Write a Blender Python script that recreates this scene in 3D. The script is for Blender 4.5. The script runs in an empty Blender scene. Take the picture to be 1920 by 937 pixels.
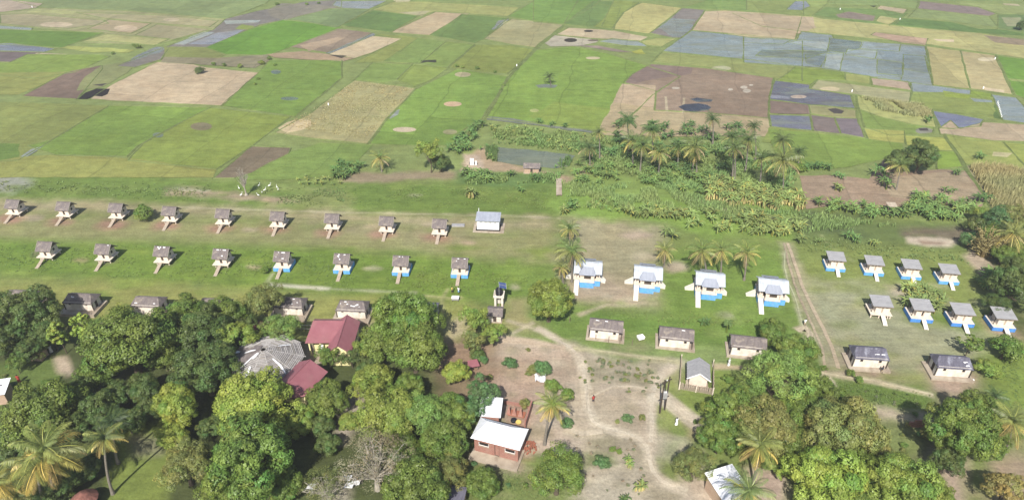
import bpy, math, random
import numpy as np
from mathutils import Vector, Matrix

rnd = random.Random(7)
rng = np.random.default_rng(11)
sc = bpy.context.scene
col = sc.collection
R = math.radians

# ------------------------------------------------------------------ camera
FPX = 1300.0           # focal length in pixels of the 1920 wide photograph
PITCH = R(32.8)
CAMH = 72.0
cam_d = bpy.data.cameras.new('camera')
cam_d.sensor_width = 36.0
cam_d.lens = FPX * 36.0 / 1920.0
cam_d.clip_start = 0.5
cam_d.clip_end = 30000
cam = bpy.data.objects.new('camera', cam_d)
col.objects.link(cam)
cam.location = (0, 0, CAMH)
cam.rotation_euler = (R(90) - PITCH, 0, 0)
sc.camera = cam

# ------------------------------------------------------------------ daylight
SUN_DIR = Vector((0.20, 0.96, -1.02)).normalized()      # the way the light travels
SUN_EL = math.asin(-SUN_DIR.z)
world = bpy.data.worlds.new('World')
sc.world = world
world.use_nodes = True
wn = world.node_tree.nodes
wl = world.node_tree.links
bg = wn['Background']
sky = wn.new('ShaderNodeTexSky')
sky.sky_type = 'NISHITA'
sky.sun_disc = False
sky.sun_elevation = SUN_EL
sky.sun_rotation = math.atan2(-SUN_DIR.x, -SUN_DIR.y) % (2 * math.pi)
sky.air_density = 1.0
sky.dust_density = 1.5
wl.new(sky.outputs[0], bg.inputs[0])
bg.inputs[1].default_value = 0.09
sun_d = bpy.data.lights.new('sun', 'SUN')
sun_d.energy = 5.0
sun_d.angle = R(0.5)
sun_d.color = (1.0, 0.955, 0.88)
sun = bpy.data.objects.new('sun', sun_d)
col.objects.link(sun)
sun.rotation_euler = SUN_DIR.to_track_quat('-Z', 'Y').to_euler()
sc.view_settings.view_transform = 'Standard'
sc.view_settings.look = 'None'
sc.view_settings.gamma = 1.0
sc.view_settings.exposure = 0.75
sc.cycles.max_bounces = 6
sc.cycles.diffuse_bounces = 2
sc.cycles.glossy_bounces = 2
sc.cycles.transmission_bounces = 3
sc.cycles.volume_bounces = 0
sc.cycles.transparent_max_bounces = 4

# ------------------------------------------------------------------ helpers
KA = 0.56
def S(r, g, b, k=None):
    """a colour as it reads in daylight (0..255) -> base colour"""
    k = KA if k is None else k
    f = lambda c: ((c / 255 + 0.055) / 1.055) ** 2.4 if c / 255 > 0.04045 else c / 255 / 12.92
    r, g, b = f(r) * k, f(g) * k, f(b) * k
    l = 0.3 * r + 0.6 * g + 0.1 * b; q = 0.14
    return (r + (l - r) * q, g + (l - g) * q, b + (l - b) * q)

def at(u, v, z=0.0):
    """ground (or height z) point seen at photograph pixel u, v"""
    dx = (u - 960) / FPX; dy = (v - 468.5) / FPX
    t = (CAMH - z) / (math.sin(PITCH) + dy * math.cos(PITCH))
    return Vector((dx * t, (math.cos(PITCH) - dy * math.sin(PITCH)) * t, z))

def ppm(u, v, z=0.0):
    """photo pixels per metre at that point"""
    dy = (v - 468.5) / FPX
    t = (CAMH - z) / (math.sin(PITCH) + dy * math.cos(PITCH))
    return FPX / t

def vfor(p):
    """photo pixel row of a world point"""
    zz = p.z - CAMH
    d = p.y * math.cos(PITCH) - zz * math.sin(PITCH)
    return 468.5 - FPX * (p.y * math.sin(PITCH) + zz * math.cos(PITCH)) / d

def tag(o, label=None, cat=None, group=None, kind=None):
    if label: o['label'] = label
    if cat: o['category'] = cat
    if group: o['group'] = group
    if kind: o['kind'] = kind
    return o

def empty(name, loc, rz=0.0, label=None, cat=None, group=None):
    o = bpy.data.objects.new(name, None)
    o.empty_display_size = 0.5
    col.objects.link(o)
    o.location = loc
    o.rotation_euler = (0, 0, rz)
    return tag(o, label, cat, group)

class MB:
    def __init__(s):
        s.v = []; s.f = []; s.mi = []
    def add(s, vs, fs, m=0):
        b = len(s.v)
        s.v += [tuple(p) for p in vs]
        s.f += [tuple(i + b for i in f) for f in fs]
        s.mi += [m] * len(fs)
        return s
    def box(s, x0, x1, y0, y1, z0, z1, m=0):
        return s.add([(x0,y0,z0),(x1,y0,z0),(x1,y1,z0),(x0,y1,z0),(x0,y0,z1),(x1,y0,z1),(x1,y1,z1),(x0,y1,z1)],
                     [(0,3,2,1),(4,5,6,7),(0,1,5,4),(1,2,6,5),(2,3,7,6),(3,0,4,7)], m)
    def beam(s, a, b, w, h=None, m=0, up=(0,0,1)):
        """a box running from a to b"""
        h = w if h is None else h
        a = Vector(a); b = Vector(b); d = (b - a).normalized()
        up = Vector(up)
        if abs(d.dot(up)) > 0.98: up = Vector((0, 1, 0))
        r = d.cross(up).normalized(); u = r.cross(d).normalized()
        vs = []
        for p in (a, b):
            for sx, sz in ((-1,-1),(1,-1),(1,1),(-1,1)):
                vs.append(p + r * sx * w / 2 + u * sz * h / 2)
        return s.add(vs, [(0,1,2,3),(7,6,5,4),(0,4,5,1),(1,5,6,2),(2,6,7,3),(3,7,4,0)], m)
    def tube(s, pts, rad, n=7, m=0, cap=True):
        pts = [Vector(p) for p in pts]
        if not isinstance(rad, (list, tuple)): rad = [rad] * len(pts)
        vs = []; k = len(pts)
        for i, p in enumerate(pts):
            d = (pts[min(i+1,k-1)] - pts[max(i-1,0)]).normalized()
            up = Vector((0,0,1)) if abs(d.z) < 0.9 else Vector((0,1,0))
            r = d.cross(up).normalized(); u = r.cross(d).normalized()
            for j in range(n):
                a = 2 * math.pi * j / n
                vs.append(p + (r * math.cos(a) + u * math.sin(a)) * rad[i])
        fs = []
        for i in range(k - 1):
            for j in range(n):
                fs.append((i*n+j, i*n+(j+1)%n, (i+1)*n+(j+1)%n, (i+1)*n+j))
        if cap:
            fs.append(tuple(range(n))[::-1]); fs.append(tuple((k-1)*n+j for j in range(n)))
        return s.add(vs, fs, m)
    def slab(s, quad, t, m=0, up=True):
        """a thick sheet: polygon (any number of corners) and thickness t along its normal"""
        q = [Vector(p) for p in quad]
        nrm = (q[1]-q[0]).cross(q[2]-q[0]).normalized()
        if up and nrm.z < 0:
            q = q[::-1]; nrm = -nrm
        k = len(q)
        vs = q + [p - nrm * t for p in q]
        fs = [tuple(range(k)), tuple(range(2*k-1, k-1, -1))]
        for i in range(k):
            j = (i+1) % k
            fs.append((i, i+k, j+k, j))
        return s.add(vs, fs, m)
    def build(s, name, mat, parent=None, loc=None, smooth=False):
        me = bpy.data.meshes.new(name)
        me.from_pydata(s.v, [], s.f)
        mats = mat if isinstance(mat, (list, tuple)) else [mat]
        for x in mats: me.materials.append(x)
        if len(mats) > 1: me.polygons.foreach_set('material_index', s.mi)
        if smooth: me.polygons.foreach_set('use_smooth', [True] * len(me.polygons))
        me.update()
        return link(name, me, parent, loc)

def link(name, me, parent=None, loc=None):
    o = bpy.data.objects.new(name, me)
    col.objects.link(o)
    if parent is not None: o.parent = parent
    if loc is not None: o.location = loc
    return o

KIDS = {}
def copy_tree(o, parent=None):
    c = o.copy()
    col.objects.link(c)
    c.parent = parent
    for ch in list(o.children):
        copy_tree(ch, c)
    return c

# ------------------------------------------------------------------ materials
def nodes(name):
    m = bpy.data.materials.new(name)
    m.use_nodes = True
    nt = m.node_tree
    for n in list(nt.nodes): nt.nodes.remove(n)
    out = nt.nodes.new('ShaderNodeOutputMaterial')
    return m, nt, out

def mixc(nt, fac, a, b, blend='MIX'):
    n = nt.nodes.new('ShaderNodeMix'); n.data_type = 'RGBA'; n.blend_type = blend
    for sock, val in ((n.inputs[0], fac), (n.inputs[6], a), (n.inputs[7], b)):
        if isinstance(val, bpy.types.NodeSocket): nt.links.new(val, sock)
        elif isinstance(val, (int, float)): sock.default_value = val
        else: sock.default_value = (*val[:3], 1)
    return n.outputs[2]

def noise(nt, scale, detail=3, rough=0.6, coord=None, stretch=None, rot=None):
    n = nt.nodes.new('ShaderNodeTexNoise')
    n.inputs['Scale'].default_value = scale
    n.inputs['Detail'].default_value = detail
    n.inputs['Roughness'].default_value = rough
    if coord is None:
        tc = nt.nodes.new('ShaderNodeTexCoord'); coord = tc.outputs['Object']
    if stretch or rot:
        mp = nt.nodes.new('ShaderNodeMapping')
        if stretch: mp.inputs['Scale'].default_value = stretch
        if rot: mp.inputs['Rotation'].default_value = rot
        nt.links.new(coord, mp.inputs[0]); coord = mp.outputs[0]
    nt.links.new(coord, n.inputs['Vector'])
    return n.outputs['Fac']

def ramp(nt, fac, a, b, lo=0.35, hi=0.65):
    n = nt.nodes.new('ShaderNodeMapRange')
    nt.links.new(fac, n.inputs[0])
    n.inputs[1].default_value = lo; n.inputs[2].default_value = hi
    n.inputs[3].default_value = a; n.inputs[4].default_value = b
    return n.outputs[0]

def surf(name, c1, c2=None, scale=2.0, rough=0.85, bump=0.3, bscale=None, stretch=None, spec=0.25, metal=0.0, blot=None, blot_amt=0.0, wave=None):
    m, nt, out = nodes(name)
    p = nt.nodes.new('ShaderNodeBsdfPrincipled')
    p.inputs['Roughness'].default_value = rough
    p.inputs['Specular IOR Level'].default_value = spec
    p.inputs['Metallic'].default_value = metal
    if c2 is None: c2 = tuple(x * 0.72 for x in c1)
    f1 = ramp(nt, noise(nt, scale, 5, 0.65, stretch=stretch), 0, 1, 0.3, 0.7)
    c = mixc(nt, f1, c1, c2)
    if blot:
        f2 = ramp(nt, noise(nt, scale * 0.45, 4, 0.6), 0, blot_amt, 0.52, 0.66)
        c = mixc(nt, f2, c, blot)
    nt.links.new(c, p.inputs['Base Color'])
    if bump:
        b = nt.nodes.new('ShaderNodeBump'); b.inputs['Strength'].default_value = bump
        b.inputs['Distance'].default_value = 0.05
        nt.links.new(noise(nt, bscale or scale * 5, 4, 0.6, stretch=stretch), b.inputs['Height'])
        last = b
        if wave:
            w = nt.nodes.new('ShaderNodeTexWave'); w.inputs['Scale'].default_value = wave[0]
            w.bands_direction = wave[1]
            tc = nt.nodes.new('ShaderNodeTexCoord'); nt.links.new(tc.outputs['Object'], w.inputs['Vector'])
            b2 = nt.nodes.new('ShaderNodeBump'); b2.inputs['Strength'].default_value = 0.6
            b2.inputs['Distance'].default_value = 0.04
            nt.links.new(w.outputs['Fac'], b2.inputs['Height']); nt.links.new(b.outputs[0], b2.inputs['Normal'])
            last = b2
        nt.links.new(last.outputs[0], p.inputs['Normal'])
    nt.links.new(p.outputs[0], out.inputs[0])
    return m

def leafmat(name, trans=0.30, rough=0.45):
    """leaf: the object's own colour, varied leaf by leaf through a point attribute"""
    m, nt, out = nodes(name)
    oi = nt.nodes.new('ShaderNodeObjectInfo')
    at_ = nt.nodes.new('ShaderNodeAttribute'); at_.attribute_name = 'tint'
    mul = nt.nodes.new('ShaderNodeMix'); mul.data_type = 'RGBA'; mul.blend_type = 'MULTIPLY'
    mul.inputs[0].default_value = 1.0
    nt.links.new(oi.outputs['Color'], mul.inputs[6]); nt.links.new(at_.outputs['Color'], mul.inputs[7])
    c = mul.outputs[2]
    p = nt.nodes.new('ShaderNodeBsdfPrincipled')
    p.inputs['Roughness'].default_value = rough
    p.inputs['Specular IOR Level'].default_value = 0.3
    t = nt.nodes.new('ShaderNodeBsdfTranslucent')
    nt.links.new(c, p.inputs['Base Color'])
    c2 = mixc(nt, 1.0, c, (1.0, 1.0, 0.5), 'MULTIPLY')
    nt.links.new(c2, t.inputs['Color'])
    mx = nt.nodes.new('ShaderNodeMixShader'); mx.inputs[0].default_value = trans
    nt.links.new(p.outputs[0], mx.inputs[1]); nt.links.new(t.outputs[0], mx.inputs[2])
    nt.links.new(mx.outputs[0], out.inputs[0])
    return m

PLOT_ROT = -80
def groundmat(name, src, wet=False):
    """soil or crop: colour from the object ('obj') or from the painted sheet ('attr'), broken up by noise"""
    m, nt, out = nodes(name)
    if src == 'attr':
        a = nt.nodes.new('ShaderNodeAttribute'); a.attribute_name = 'soil'
        base = a.outputs['Color']
    else:
        a = nt.nodes.new('ShaderNodeObjectInfo'); base = a.outputs['Color']
    geo = nt.nodes.new('ShaderNodeNewGeometry')
    pos = geo.outputs['Position']
    big = ramp(nt, noise(nt, 0.045, 4, 0.62, pos), 0.86, 1.16, 0.3, 0.7)
    mid = ramp(nt, noise(nt, 0.33, 5, 0.7, pos), 0.76, 1.20, 0.28, 0.72)
    fine = ramp(nt, noise(nt, 2.6, 4, 0.75, pos), 0.74, 1.26, 0.25, 0.75)
    strk = ramp(nt, noise(nt, 0.5, 4, 0.65, pos, stretch=(0.35, 2.2, 1), rot=(0, 0, R(8))), 0.86, 1.13, 0.3, 0.7)
    def mul(x, y):
        n = nt.nodes.new('ShaderNodeMath'); n.operation = 'MULTIPLY'
        nt.links.new(x, n.inputs[0]); nt.links.new(y, n.inputs[1]); return n.outputs[0]
    k = mul(mul(big, mid), mul(fine, strk))
    if src == 'obj':
        # small plots inside the big ones: each a little different, with a thin bank between
        mp = nt.nodes.new('ShaderNodeMapping'); mp.inputs['Rotation'].default_value = (0, 0, R(PLOT_ROT))
        wob = nt.nodes.new('ShaderNodeVectorMath'); wob.operation = 'ADD'
        nz = nt.nodes.new('ShaderNodeTexNoise'); nz.inputs['Scale'].default_value = 0.06; nt.links.new(pos, nz.inputs['Vector'])
        sc3 = nt.nodes.new('ShaderNodeVectorMath'); sc3.operation = 'SCALE'; sc3.inputs['Scale'].default_value = 5.0
        nt.links.new(nz.outputs['Color'], sc3.inputs[0]); nt.links.new(pos, wob.inputs[0]); nt.links.new(sc3.outputs[0], wob.inputs[1])
        nt.links.new(wob.outputs[0], mp.inputs[0])
        bt = nt.nodes.new('ShaderNodeTexBrick'); nt.links.new(mp.outputs[0], bt.inputs['Vector'])
        bt.inputs['Scale'].default_value = 1.0; bt.inputs['Brick Width'].default_value = 27.0; bt.inputs['Row Height'].default_value = 17.0
        bt.inputs['Mortar Size'].default_value = 0.28; bt.inputs['Mortar Smooth'].default_value = 0.6
        bt.inputs['Color1'].default_value = (.90, .90, .90, 1); bt.inputs['Color2'].default_value = (1.08, 1.08, 1.08, 1); bt.inputs['Mortar'].default_value = (.80, .80, .80, 1)
        k = mul(k, bt.outputs['Color'])
    vm = nt.nodes.new('ShaderNodeVectorMath'); vm.operation = 'SCALE'
    nt.links.new(base, vm.inputs[0]); nt.links.new(k, vm.inputs['Scale'])
    # a drift of hue between greener and drier
    hue = ramp(nt, noise(nt, 0.12, 5, 0.7, pos), 0, 0.28, 0.42, 0.66)
    dry = mixc(nt, 1.0, vm.outputs[0], (1.22, 1.04, 0.92), 'MULTIPLY')
    c = mixc(nt, hue, vm.outputs[0], dry)
    p = nt.nodes.new('ShaderNodeBsdfPrincipled')
    if wet:
        gm = ramp(nt, noise(nt, 0.10, 6, 0.75, pos, stretch=(0.5, 1.5, 1)), 0, 0.75, 0.5, 0.62)
        c = mixc(nt, gm, c, (0.13, 0.14, 0.09))
    nt.links.new(c, p.inputs['Base Color'])
    p.inputs['Roughness'].default_value = 0.9
    p.inputs['Specular IOR Level'].default_value = 0.15
    b = nt.nodes.new('ShaderNodeBump'); b.inputs['Strength'].default_value = 0.55
    b.inputs['Distance'].default_value = 0.25
    nt.links.new(noise(nt, 1.7, 6, 0.75, pos), b.inputs['Height'])
    if wet:
        w = ramp(nt, noise(nt, 0.16, 5, 0.65, pos, stretch=(0.6, 1.6, 1)), 0.16, 0.6, 0.42, 0.62)
        nt.links.new(w, p.inputs['Roughness'])
        p.inputs['Specular IOR Level'].default_value = 0.6
        b.inputs['Strength'].default_value = 0.12
    nt.links.new(b.outputs[0], p.inputs['Normal'])
    nt.links.new(p.outputs[0], out.inputs[0])
    return m

M = {}
M['ground'] = groundmat('ground_grass_soil', 'attr')
M['field'] = groundmat('field_crop_soil', 'obj')
M['wetfield'] = groundmat('flooded_field', 'obj', wet=True)
M['leaf'] = leafmat('tree_leaf')
M['palm'] = leafmat('palm_leaf', 0.28, 0.4)
M['blade'] = leafmat('herb_leaf', 0.25, 0.6)
M['bark'] = surf('bark', S(120, 105, 85), S(80, 70, 58), 3, 0.95, 0.6)
M['palebark'] = surf('pale_bark', S(205, 196, 178), S(160, 150, 134), 3, 0.95, 0.5)
M['palmbark'] = surf('palm_trunk', S(170, 160, 145), S(120, 110, 98), 4, 0.95, 0.6, stretch=(1, 1, 5))
M['wall'] = surf('whitewashed_wall', S(238, 230, 218, 0.74), S(215, 202, 185, 0.74), 1.2, 0.9, 0.15, blot=S(190, 170, 150, 0.82), blot_amt=0.5)
M['cream'] = surf('cream_wall', S(240, 222, 204, 0.74), S(220, 198, 178, 0.74), 1.2, 0.9, 0.15)
M['plinth'] = surf('cement_plinth', S(212, 196, 172), S(180, 162, 140), 1.0, 0.95, 0.4, blot=S(150, 128, 105), blot_amt=0.5)
M['floor'] = surf('pale_platform', S(235, 222, 203, 0.74), S(208, 192, 170, 0.74), 1.3, 0.9, 0.2)
M['thatch'] = surf('grey_thatch', S(152, 140, 136), S(112, 102, 102), 2.2, 0.98, 0.7, bscale=14, stretch=(1, 0.35, 0.35), blot=S(176, 162, 146), blot_amt=0.7)
M['thatch_edge'] = surf('pale_verge', S(205, 195, 180), S(165, 155, 142), 3, 0.9, 0.2)
M['patch'] = surf('white_sheet_patch', S(238, 238, 238, 0.82), S(200, 200, 205, 0.82), 3, 0.7, 0.1)
M['slate'] = surf('bluish_grey_roof', S(122, 120, 138), S(95, 92, 106), 1.6, 0.9, 0.5, stretch=(1.6, 0.5, 0.5), blot=S(178, 180, 195), blot_amt=0.7)
M['tin'] = surf('new_tin_roof', S(226, 234, 244, 0.66), S(196, 206, 220, 0.66), 1.6, 0.45, 0.05, spec=0.5, blot=S(176, 170, 160, .66), blot_amt=.35, stretch=(1, .3, .3), wave=(6, 'X'))
M['tin_white'] = surf('white_tin_roof', S(250, 250, 252, 0.82), S(236, 238, 244, 0.82), 1.0, 0.4, 0.05, spec=0.5, wave=(6, 'X'))
M['tin_grey'] = surf('weathered_tin_roof', S(190, 196, 210, 0.66), S(164, 170, 186, 0.66), 1.5, 0.55, 0.08, spec=0.4, stretch=(1, 0.3, 0.3), wave=(6, 'X'))
M['asb'] = surf('grey_sheet_roof', S(196, 195, 196, 0.62), S(166, 165, 168, 0.62), 2.0, 0.85, 0.2, stretch=(0.4, 1.4, 1), wave=(5, 'Y'))
M['blue'] = surf('blue_skirt_cloth', S(88, 164, 226, .95), S(66, 140, 206, .95), 2.0, 0.7, 0.25, stretch=(2, 2, 0.4), blot=S(150, 170, 180, .8), blot_amt=.4)
M['dblue'] = surf('deep_blue_skirt', S(66, 136, 206, 1.0), S(48, 104, 178, 1.0), 2.4, 0.7, 0.3, stretch=(2, 2, 0.4))
M['dark'] = surf('dark_opening', S(62, 52, 48), S(40, 35, 34), 3, 0.8, 0.1)
M['wood'] = surf('weathered_wood', S(160, 142, 120), S(118, 102, 84), 4, 0.95, 0.4)
M['lining'] = surf('old_roof_lining', S(182, 176, 172), S(120, 114, 112), 1.4, 0.98, 0.5)
M['greywood'] = surf('bleached_batten', S(226, 220, 214), S(176, 170, 166), 4, 0.95, 0.3)
M['dwood'] = surf('dark_wood', S(98, 84, 74), S(70, 60, 54), 4, 0.95, 0.4)
M['rampw'] = surf('ramp_planks', S(215, 196, 172), S(182, 162, 140), 2, 0.9, 0.3)
M['rampc'] = surf('pale_ramp', S(246, 240, 224, 0.68), S(228, 218, 198, 0.68), 1.5, 0.9, 0.15)
M['red'] = surf('maroon_metal_roof', S(188, 116, 124), S(172, 98, 108), 0.8, 0.55, 0.08, spec=0.4, blot=S(180, 128, 124), blot_amt=0.5, wave=(4, 'X'))
M['yellow'] = surf('yellow_wall', S(245, 235, 170, 0.82), S(228, 214, 146, 0.82), 1.2, 0.9, 0.1)
M['black'] = surf('black_plastic', (0.012, 0.013, 0.016), (0.02, 0.02, 0.025), 2, 0.4, 0.05)
M['panel'] = surf('solar_panel', (0.02, 0.035, 0.10), (0.03, 0.05, 0.13), 2, 0.25, 0.0, spec=0.5)
M['metal'] = surf('light_metal', S(200, 200, 198), S(170, 170, 168), 3, 0.5, 0.05, spec=0.5)
M['white'] = surf('white_paint', S(248, 248, 246, 0.82), S(230, 230, 228, 0.82), 2, 0.7, 0.05)
M['soil_red'] = surf('red_soil', S(196, 120, 88), S(170, 98, 70), 2, 0.95, 0.4)
M['skin'] = surf('skin', (0.10, 0.055, 0.035), (0.08, 0.045, 0.03), 6, 0.6, 0.0)
M['hair'] = surf('hair', (0.012, 0.010, 0.010), None, 6, 0.8, 0.0)
for n_, c_ in (('cloth_white', (246, 246, 244)), ('cloth_red', (190, 60, 50)), ('cloth_yellow', (235, 205, 90)), ('cloth_blue', (120, 180, 225)),
               ('cloth_dark', (60, 62, 72)), ('cloth_tan', (190, 170, 140))):
    M[n_] = surf(n_, S(*c_, .75), S(*[int(x * 0.88) for x in c_], .75), 5, 0.9, 0.2)

def brickmat(name, c1, c2, mortar, sc_=1.0):
    m, nt, out = nodes(name)
    p = nt.nodes.new('ShaderNodeBsdfPrincipled'); p.inputs['Roughness'].default_value = 0.92
    tc = nt.nodes.new('ShaderNodeTexCoord')
    # bricks lie along the wall whatever its direction: x+y across, z up
    sx = nt.nodes.new('ShaderNodeSeparateXYZ'); nt.links.new(tc.outputs['Object'], sx.inputs[0])
    ad = nt.nodes.new('ShaderNodeMath'); nt.links.new(sx.outputs[0], ad.inputs[0]); nt.links.new(sx.outputs[1], ad.inputs[1])
    cb = nt.nodes.new('ShaderNodeCombineXYZ'); nt.links.new(ad.outputs[0], cb.inputs[0]); nt.links.new(sx.outputs[2], cb.inputs[1])
    b = nt.nodes.new('ShaderNodeTexBrick'); nt.links.new(cb.outputs[0], b.inputs['Vector'])
    b.inputs['Scale'].default_value = sc_; b.inputs['Brick Width'].default_value = 0.24; b.inputs['Row Height'].default_value = 0.085
    b.inputs['Mortar Size'].default_value = 0.008
    b.inputs['Color1'].default_value = (*c1, 1); b.inputs['Color2'].default_value = (*c2, 1); b.inputs['Mortar'].default_value = (*mortar, 1)
    c = mixc(nt, ramp(nt, noise(nt, 1.2, 5, 0.7), 0, 0.45, 0.4, 0.7), b.outputs['Color'], mortar)
    nt.links.new(c, p.inputs['Base Color']); nt.links.new(p.outputs[0], out.inputs[0])
    return m
M['brick'] = brickmat('red_brick', S(190, 118, 98), S(165, 96, 80), S(196, 160, 140))
M['mudbrick'] = brickmat('mud_brick', S(212, 176, 142), S(190, 150, 120), S(225, 196, 165))
# ------------------------------------------------------------------ ground
def SG(r, g, b):
    gr = g > r
    if gr: r = r + 0.26 * (g - r)
    r, g, b = S(r, g, b)
    return (r * 0.84, g * 0.86, b * 0.72) if gr else (r * 0.83, g * 0.87, b * 0.93)
def poly_world(pts):
    return [(p.x, p.y) for p in (at(u, v) for u, v in pts)]

def sdist(px, py, poly):
    """signed distance (negative inside) of points to a polygon"""
    n = len(poly); best = np.full(px.shape, 1e18); inside = np.zeros(px.shape, bool)
    for i in range(n):
        x0, y0 = poly[i]; x1, y1 = poly[(i + 1) % n]
        ex, ey = x1 - x0, y1 - y0
        L = ex * ex + ey * ey + 1e-12
        t = np.clip(((px - x0) * ex + (py - y0) * ey) / L, 0, 1)
        best = np.minimum(best, (px - x0 - t * ex) ** 2 + (py - y0 - t * ey) ** 2)
        c = (y0 > py) != (y1 > py)
        with np.errstate(divide='ignore', invalid='ignore'):
            inside ^= c & (px < (x1 - x0) * (py - y0) / (y1 - y0 + 1e-18) + x0)
    d = np.sqrt(best)
    return np.where(inside, -d, d)

def ell(u, v, ru, rv, n=14):
    return [(u + ru * math.cos(2 * math.pi * i / n), v + rv * math.sin(2 * math.pi * i / n)) for i in range(n)]

def line_poly(pts, w):
    """polyline in photo pixels -> polygon of world width w"""
    P = [at(u, v) for u, v in pts]
    L = []; Rr = []
    for i, p in enumerate(P):
        d = (P[min(i+1, len(P)-1)] - P[max(i-1, 0)]); d.z = 0; d.normalize()
        n = Vector((-d.y, d.x, 0))
        L.append((p.x + n.x * w / 2, p.y + n.y * w / 2)); Rr.append((p.x - n.x * w / 2, p.y - n.y * w / 2))
    return L + Rr[::-1]

def vnoise(x, y, seed):
    """smooth value noise, -1..1"""
    r = np.random.default_rng(seed); T = r.random((256, 256))
    xi = np.floor(x).astype(int); yi = np.floor(y).astype(int)
    fx = x - xi; fy = y - yi
    fx = fx * fx * (3 - 2 * fx); fy = fy * fy * (3 - 2 * fy)
    g = lambda a, b: T[a % 256, b % 256]
    return 2 * ((g(xi, yi) * (1 - fx) + g(xi + 1, yi) * fx) * (1 - fy) + (g(xi, yi + 1) * (1 - fx) + g(xi + 1, yi + 1) * fx) * fy) - 1

vs_ = np.concatenate([np.array([-362, -352, -335, -310, -275, -235, -195, -155, -115, -80, -50, -30]), np.arange(-15, 960, 2.6), np.array([985, 1020, 1080, 1180, 1350, 1600, 1950, 2300])])
us_ = np.concatenate([np.array([-9000, -5000, -3000, -1800, -1000, -500, -250, -120]), np.arange(-60, 1985, 3.0), np.array([2060, 2200, 2500, 3000, 4000, 6000, 10000])])
VV, UU = np.meshgrid(vs_, us_, indexing='ij')
DY = (VV - 468.5) / FPX; TT = CAMH / (math.sin(PITCH) + DY * math.cos(PITCH))
GX = (UU - 960) / FPX * TT; GY = (math.cos(PITCH) - DY * math.sin(PITCH)) * TT
nr, nc = GX.shape
gx = GX.ravel(); gy = GY.ravel()
colr = np.empty((gx.size, 3)); colr[:] = SG(136, 158, 92)
NOI = vnoise(gx / 5, gy / 5, 1) * 0.6 + vnoise(gx / 1.7, gy / 1.7, 2) * 0.4
NOI2 = vnoise(gx / 2.2, gy / 2.2, 3)

def paint(poly, c, soft=1.5, amp=2.0, world_pts=False, alpha=1.0):
    w = poly if world_pts else poly_world(poly)
    xs = [p[0] for p in w]; ys = [p[1] for p in w]; m = soft + amp + 1
    idx = np.nonzero((gx > min(xs) - m) & (gx < max(xs) + m) & (gy > min(ys) - m) & (gy < max(ys) + m))[0]
    if not idx.size: return
    d = sdist(gx[idx], gy[idx], w) + NOI[idx] * amp
    a = np.clip(0.5 - d / (2 * soft), 0, 1) * alpha
    cc = np.array(SG(*c))
    colr[idx] = colr[idx] * (1 - a[:, None]) + cc[None, :] * a[:, None]

paint([(-3000,326),(500,330),(700,330),(1040,345),(1490,385),(1990,430),(4000,600),(4000,2300),(-3000,2300)], (126,150,78), 3, 3)
paint([(-60,332),(140,326),(400,338),(520,345),(660,345),(1040,345),(1060,402),(830,402),(400,386),(-60,368)], (112,148,62), 1.5, 1.5)
paint([(470,345),(660,350),(662,395),(480,385)], (140,158,92), 1.5, 2)
paint([(640,325),(760,322),(860,322),(850,334),(700,340),(645,340)], (170,150,112), 1, 1.5)
paint([(-60,326),(45,326),(60,345),(20,360),(-60,360)], (165,165,140), 2, 2)
paint([(310,350),(370,350),(470,362),(560,378),(470,376),(360,368),(312,366)], (178,158,120), 1, 1.5)
paint([(330,352),(400,356),(400,359),(340,358)], (228,214,184), .5, .8)
paint([(860,320),(1060,320),(1050,350),(860,352)], (100,142,78), 1.5, 1.5)
paint([(870,300),(905,275),(930,300),(1070,330),(1130,290),(1140,280),(1150,300),(1090,335),(1060,345),(1000,325),(930,322),(870,320)], (188,160,120), .8, 1)
paint([(870,290),(900,290),(905,315),(870,318)], (205,180,150), .6, .8)
paint([(-60,376),(200,378),(400,388),(640,396),(830,404),(1050,408),(1050,432),(940,440),(640,418),(400,405),(200,398),(-60,394)], (182,168,116), 2.0, 2.0)
paint([(-60,402),(200,402),(500,414),(850,430),(1050,432),(1050,500),(860,482),(400,456),(-60,448)], (160,158,92), 2.5, 2.5)
paint([(560,415),(860,430),(880,450),(640,440)], (172,160,108), 2.5, 3)
paint([(-60,450),(300,455),(640,468),(860,485),(1000,500),(1040,545),(960,560),(870,566),(600,548),(350,532),(-60,514)], (112,152,50), 2, 2)
paint([(150,500),(400,520),(600,535),(860,555),(860,540),(500,515),(200,490)], (124,160,56), 2, 3, alpha=.7)
paint([(-60,518),(350,536),(870,568),(960,590),(940,640),(860,650),(480,640),(-60,620)], (160,164,88), 2.0, 2)
paint([(940,500),(1040,500),(1060,560),(1000,560),(950,540)], (120,156,62), 2, 2)
paint([(960,530),(1060,560),(1060,600),(1000,560)], (100,140,60), 2, 2, alpha=.6)
paint([(1055,404),(1100,400),(1250,418),(1245,480),(1235,590),(1180,578),(1060,566),(1065,480)], (178,166,120), 2.5, 3)
paint([(1070,520),(1150,520),(1240,540),(1230,575),(1150,575),(1060,560)], (192,170,136), 2, 2)
paint([(1040,566),(1180,580),(1260,575),(1490,590),(1560,690),(1480,700),(1250,690),(1080,660),(1000,640),(960,600)], (112,154,66), 2, 2)
paint([(1245,470),(1470,455),(1520,600),(1490,610),(1280,600),(1235,560)], (116,156,62), 2, 2.5)
paint([(1060,640),(1110,625),(1290,645),(1450,665),(1400,690),(1240,684),(1050,655)], (136,164,98), 1.5, 1.5)
paint([(1080,590),(1320,600),(1480,610),(1480,640),(1290,620),(1090,606)], (106,152,58), 1.5, 2)
paint([(950,596),(1010,604),(1050,640),(960,625),(945,610)], (160,160,92), 1.5, 1.5)
paint([(952,560),(985,560),(985,610),(950,612)], (176,168,100), 1.2, 1.5)
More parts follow.
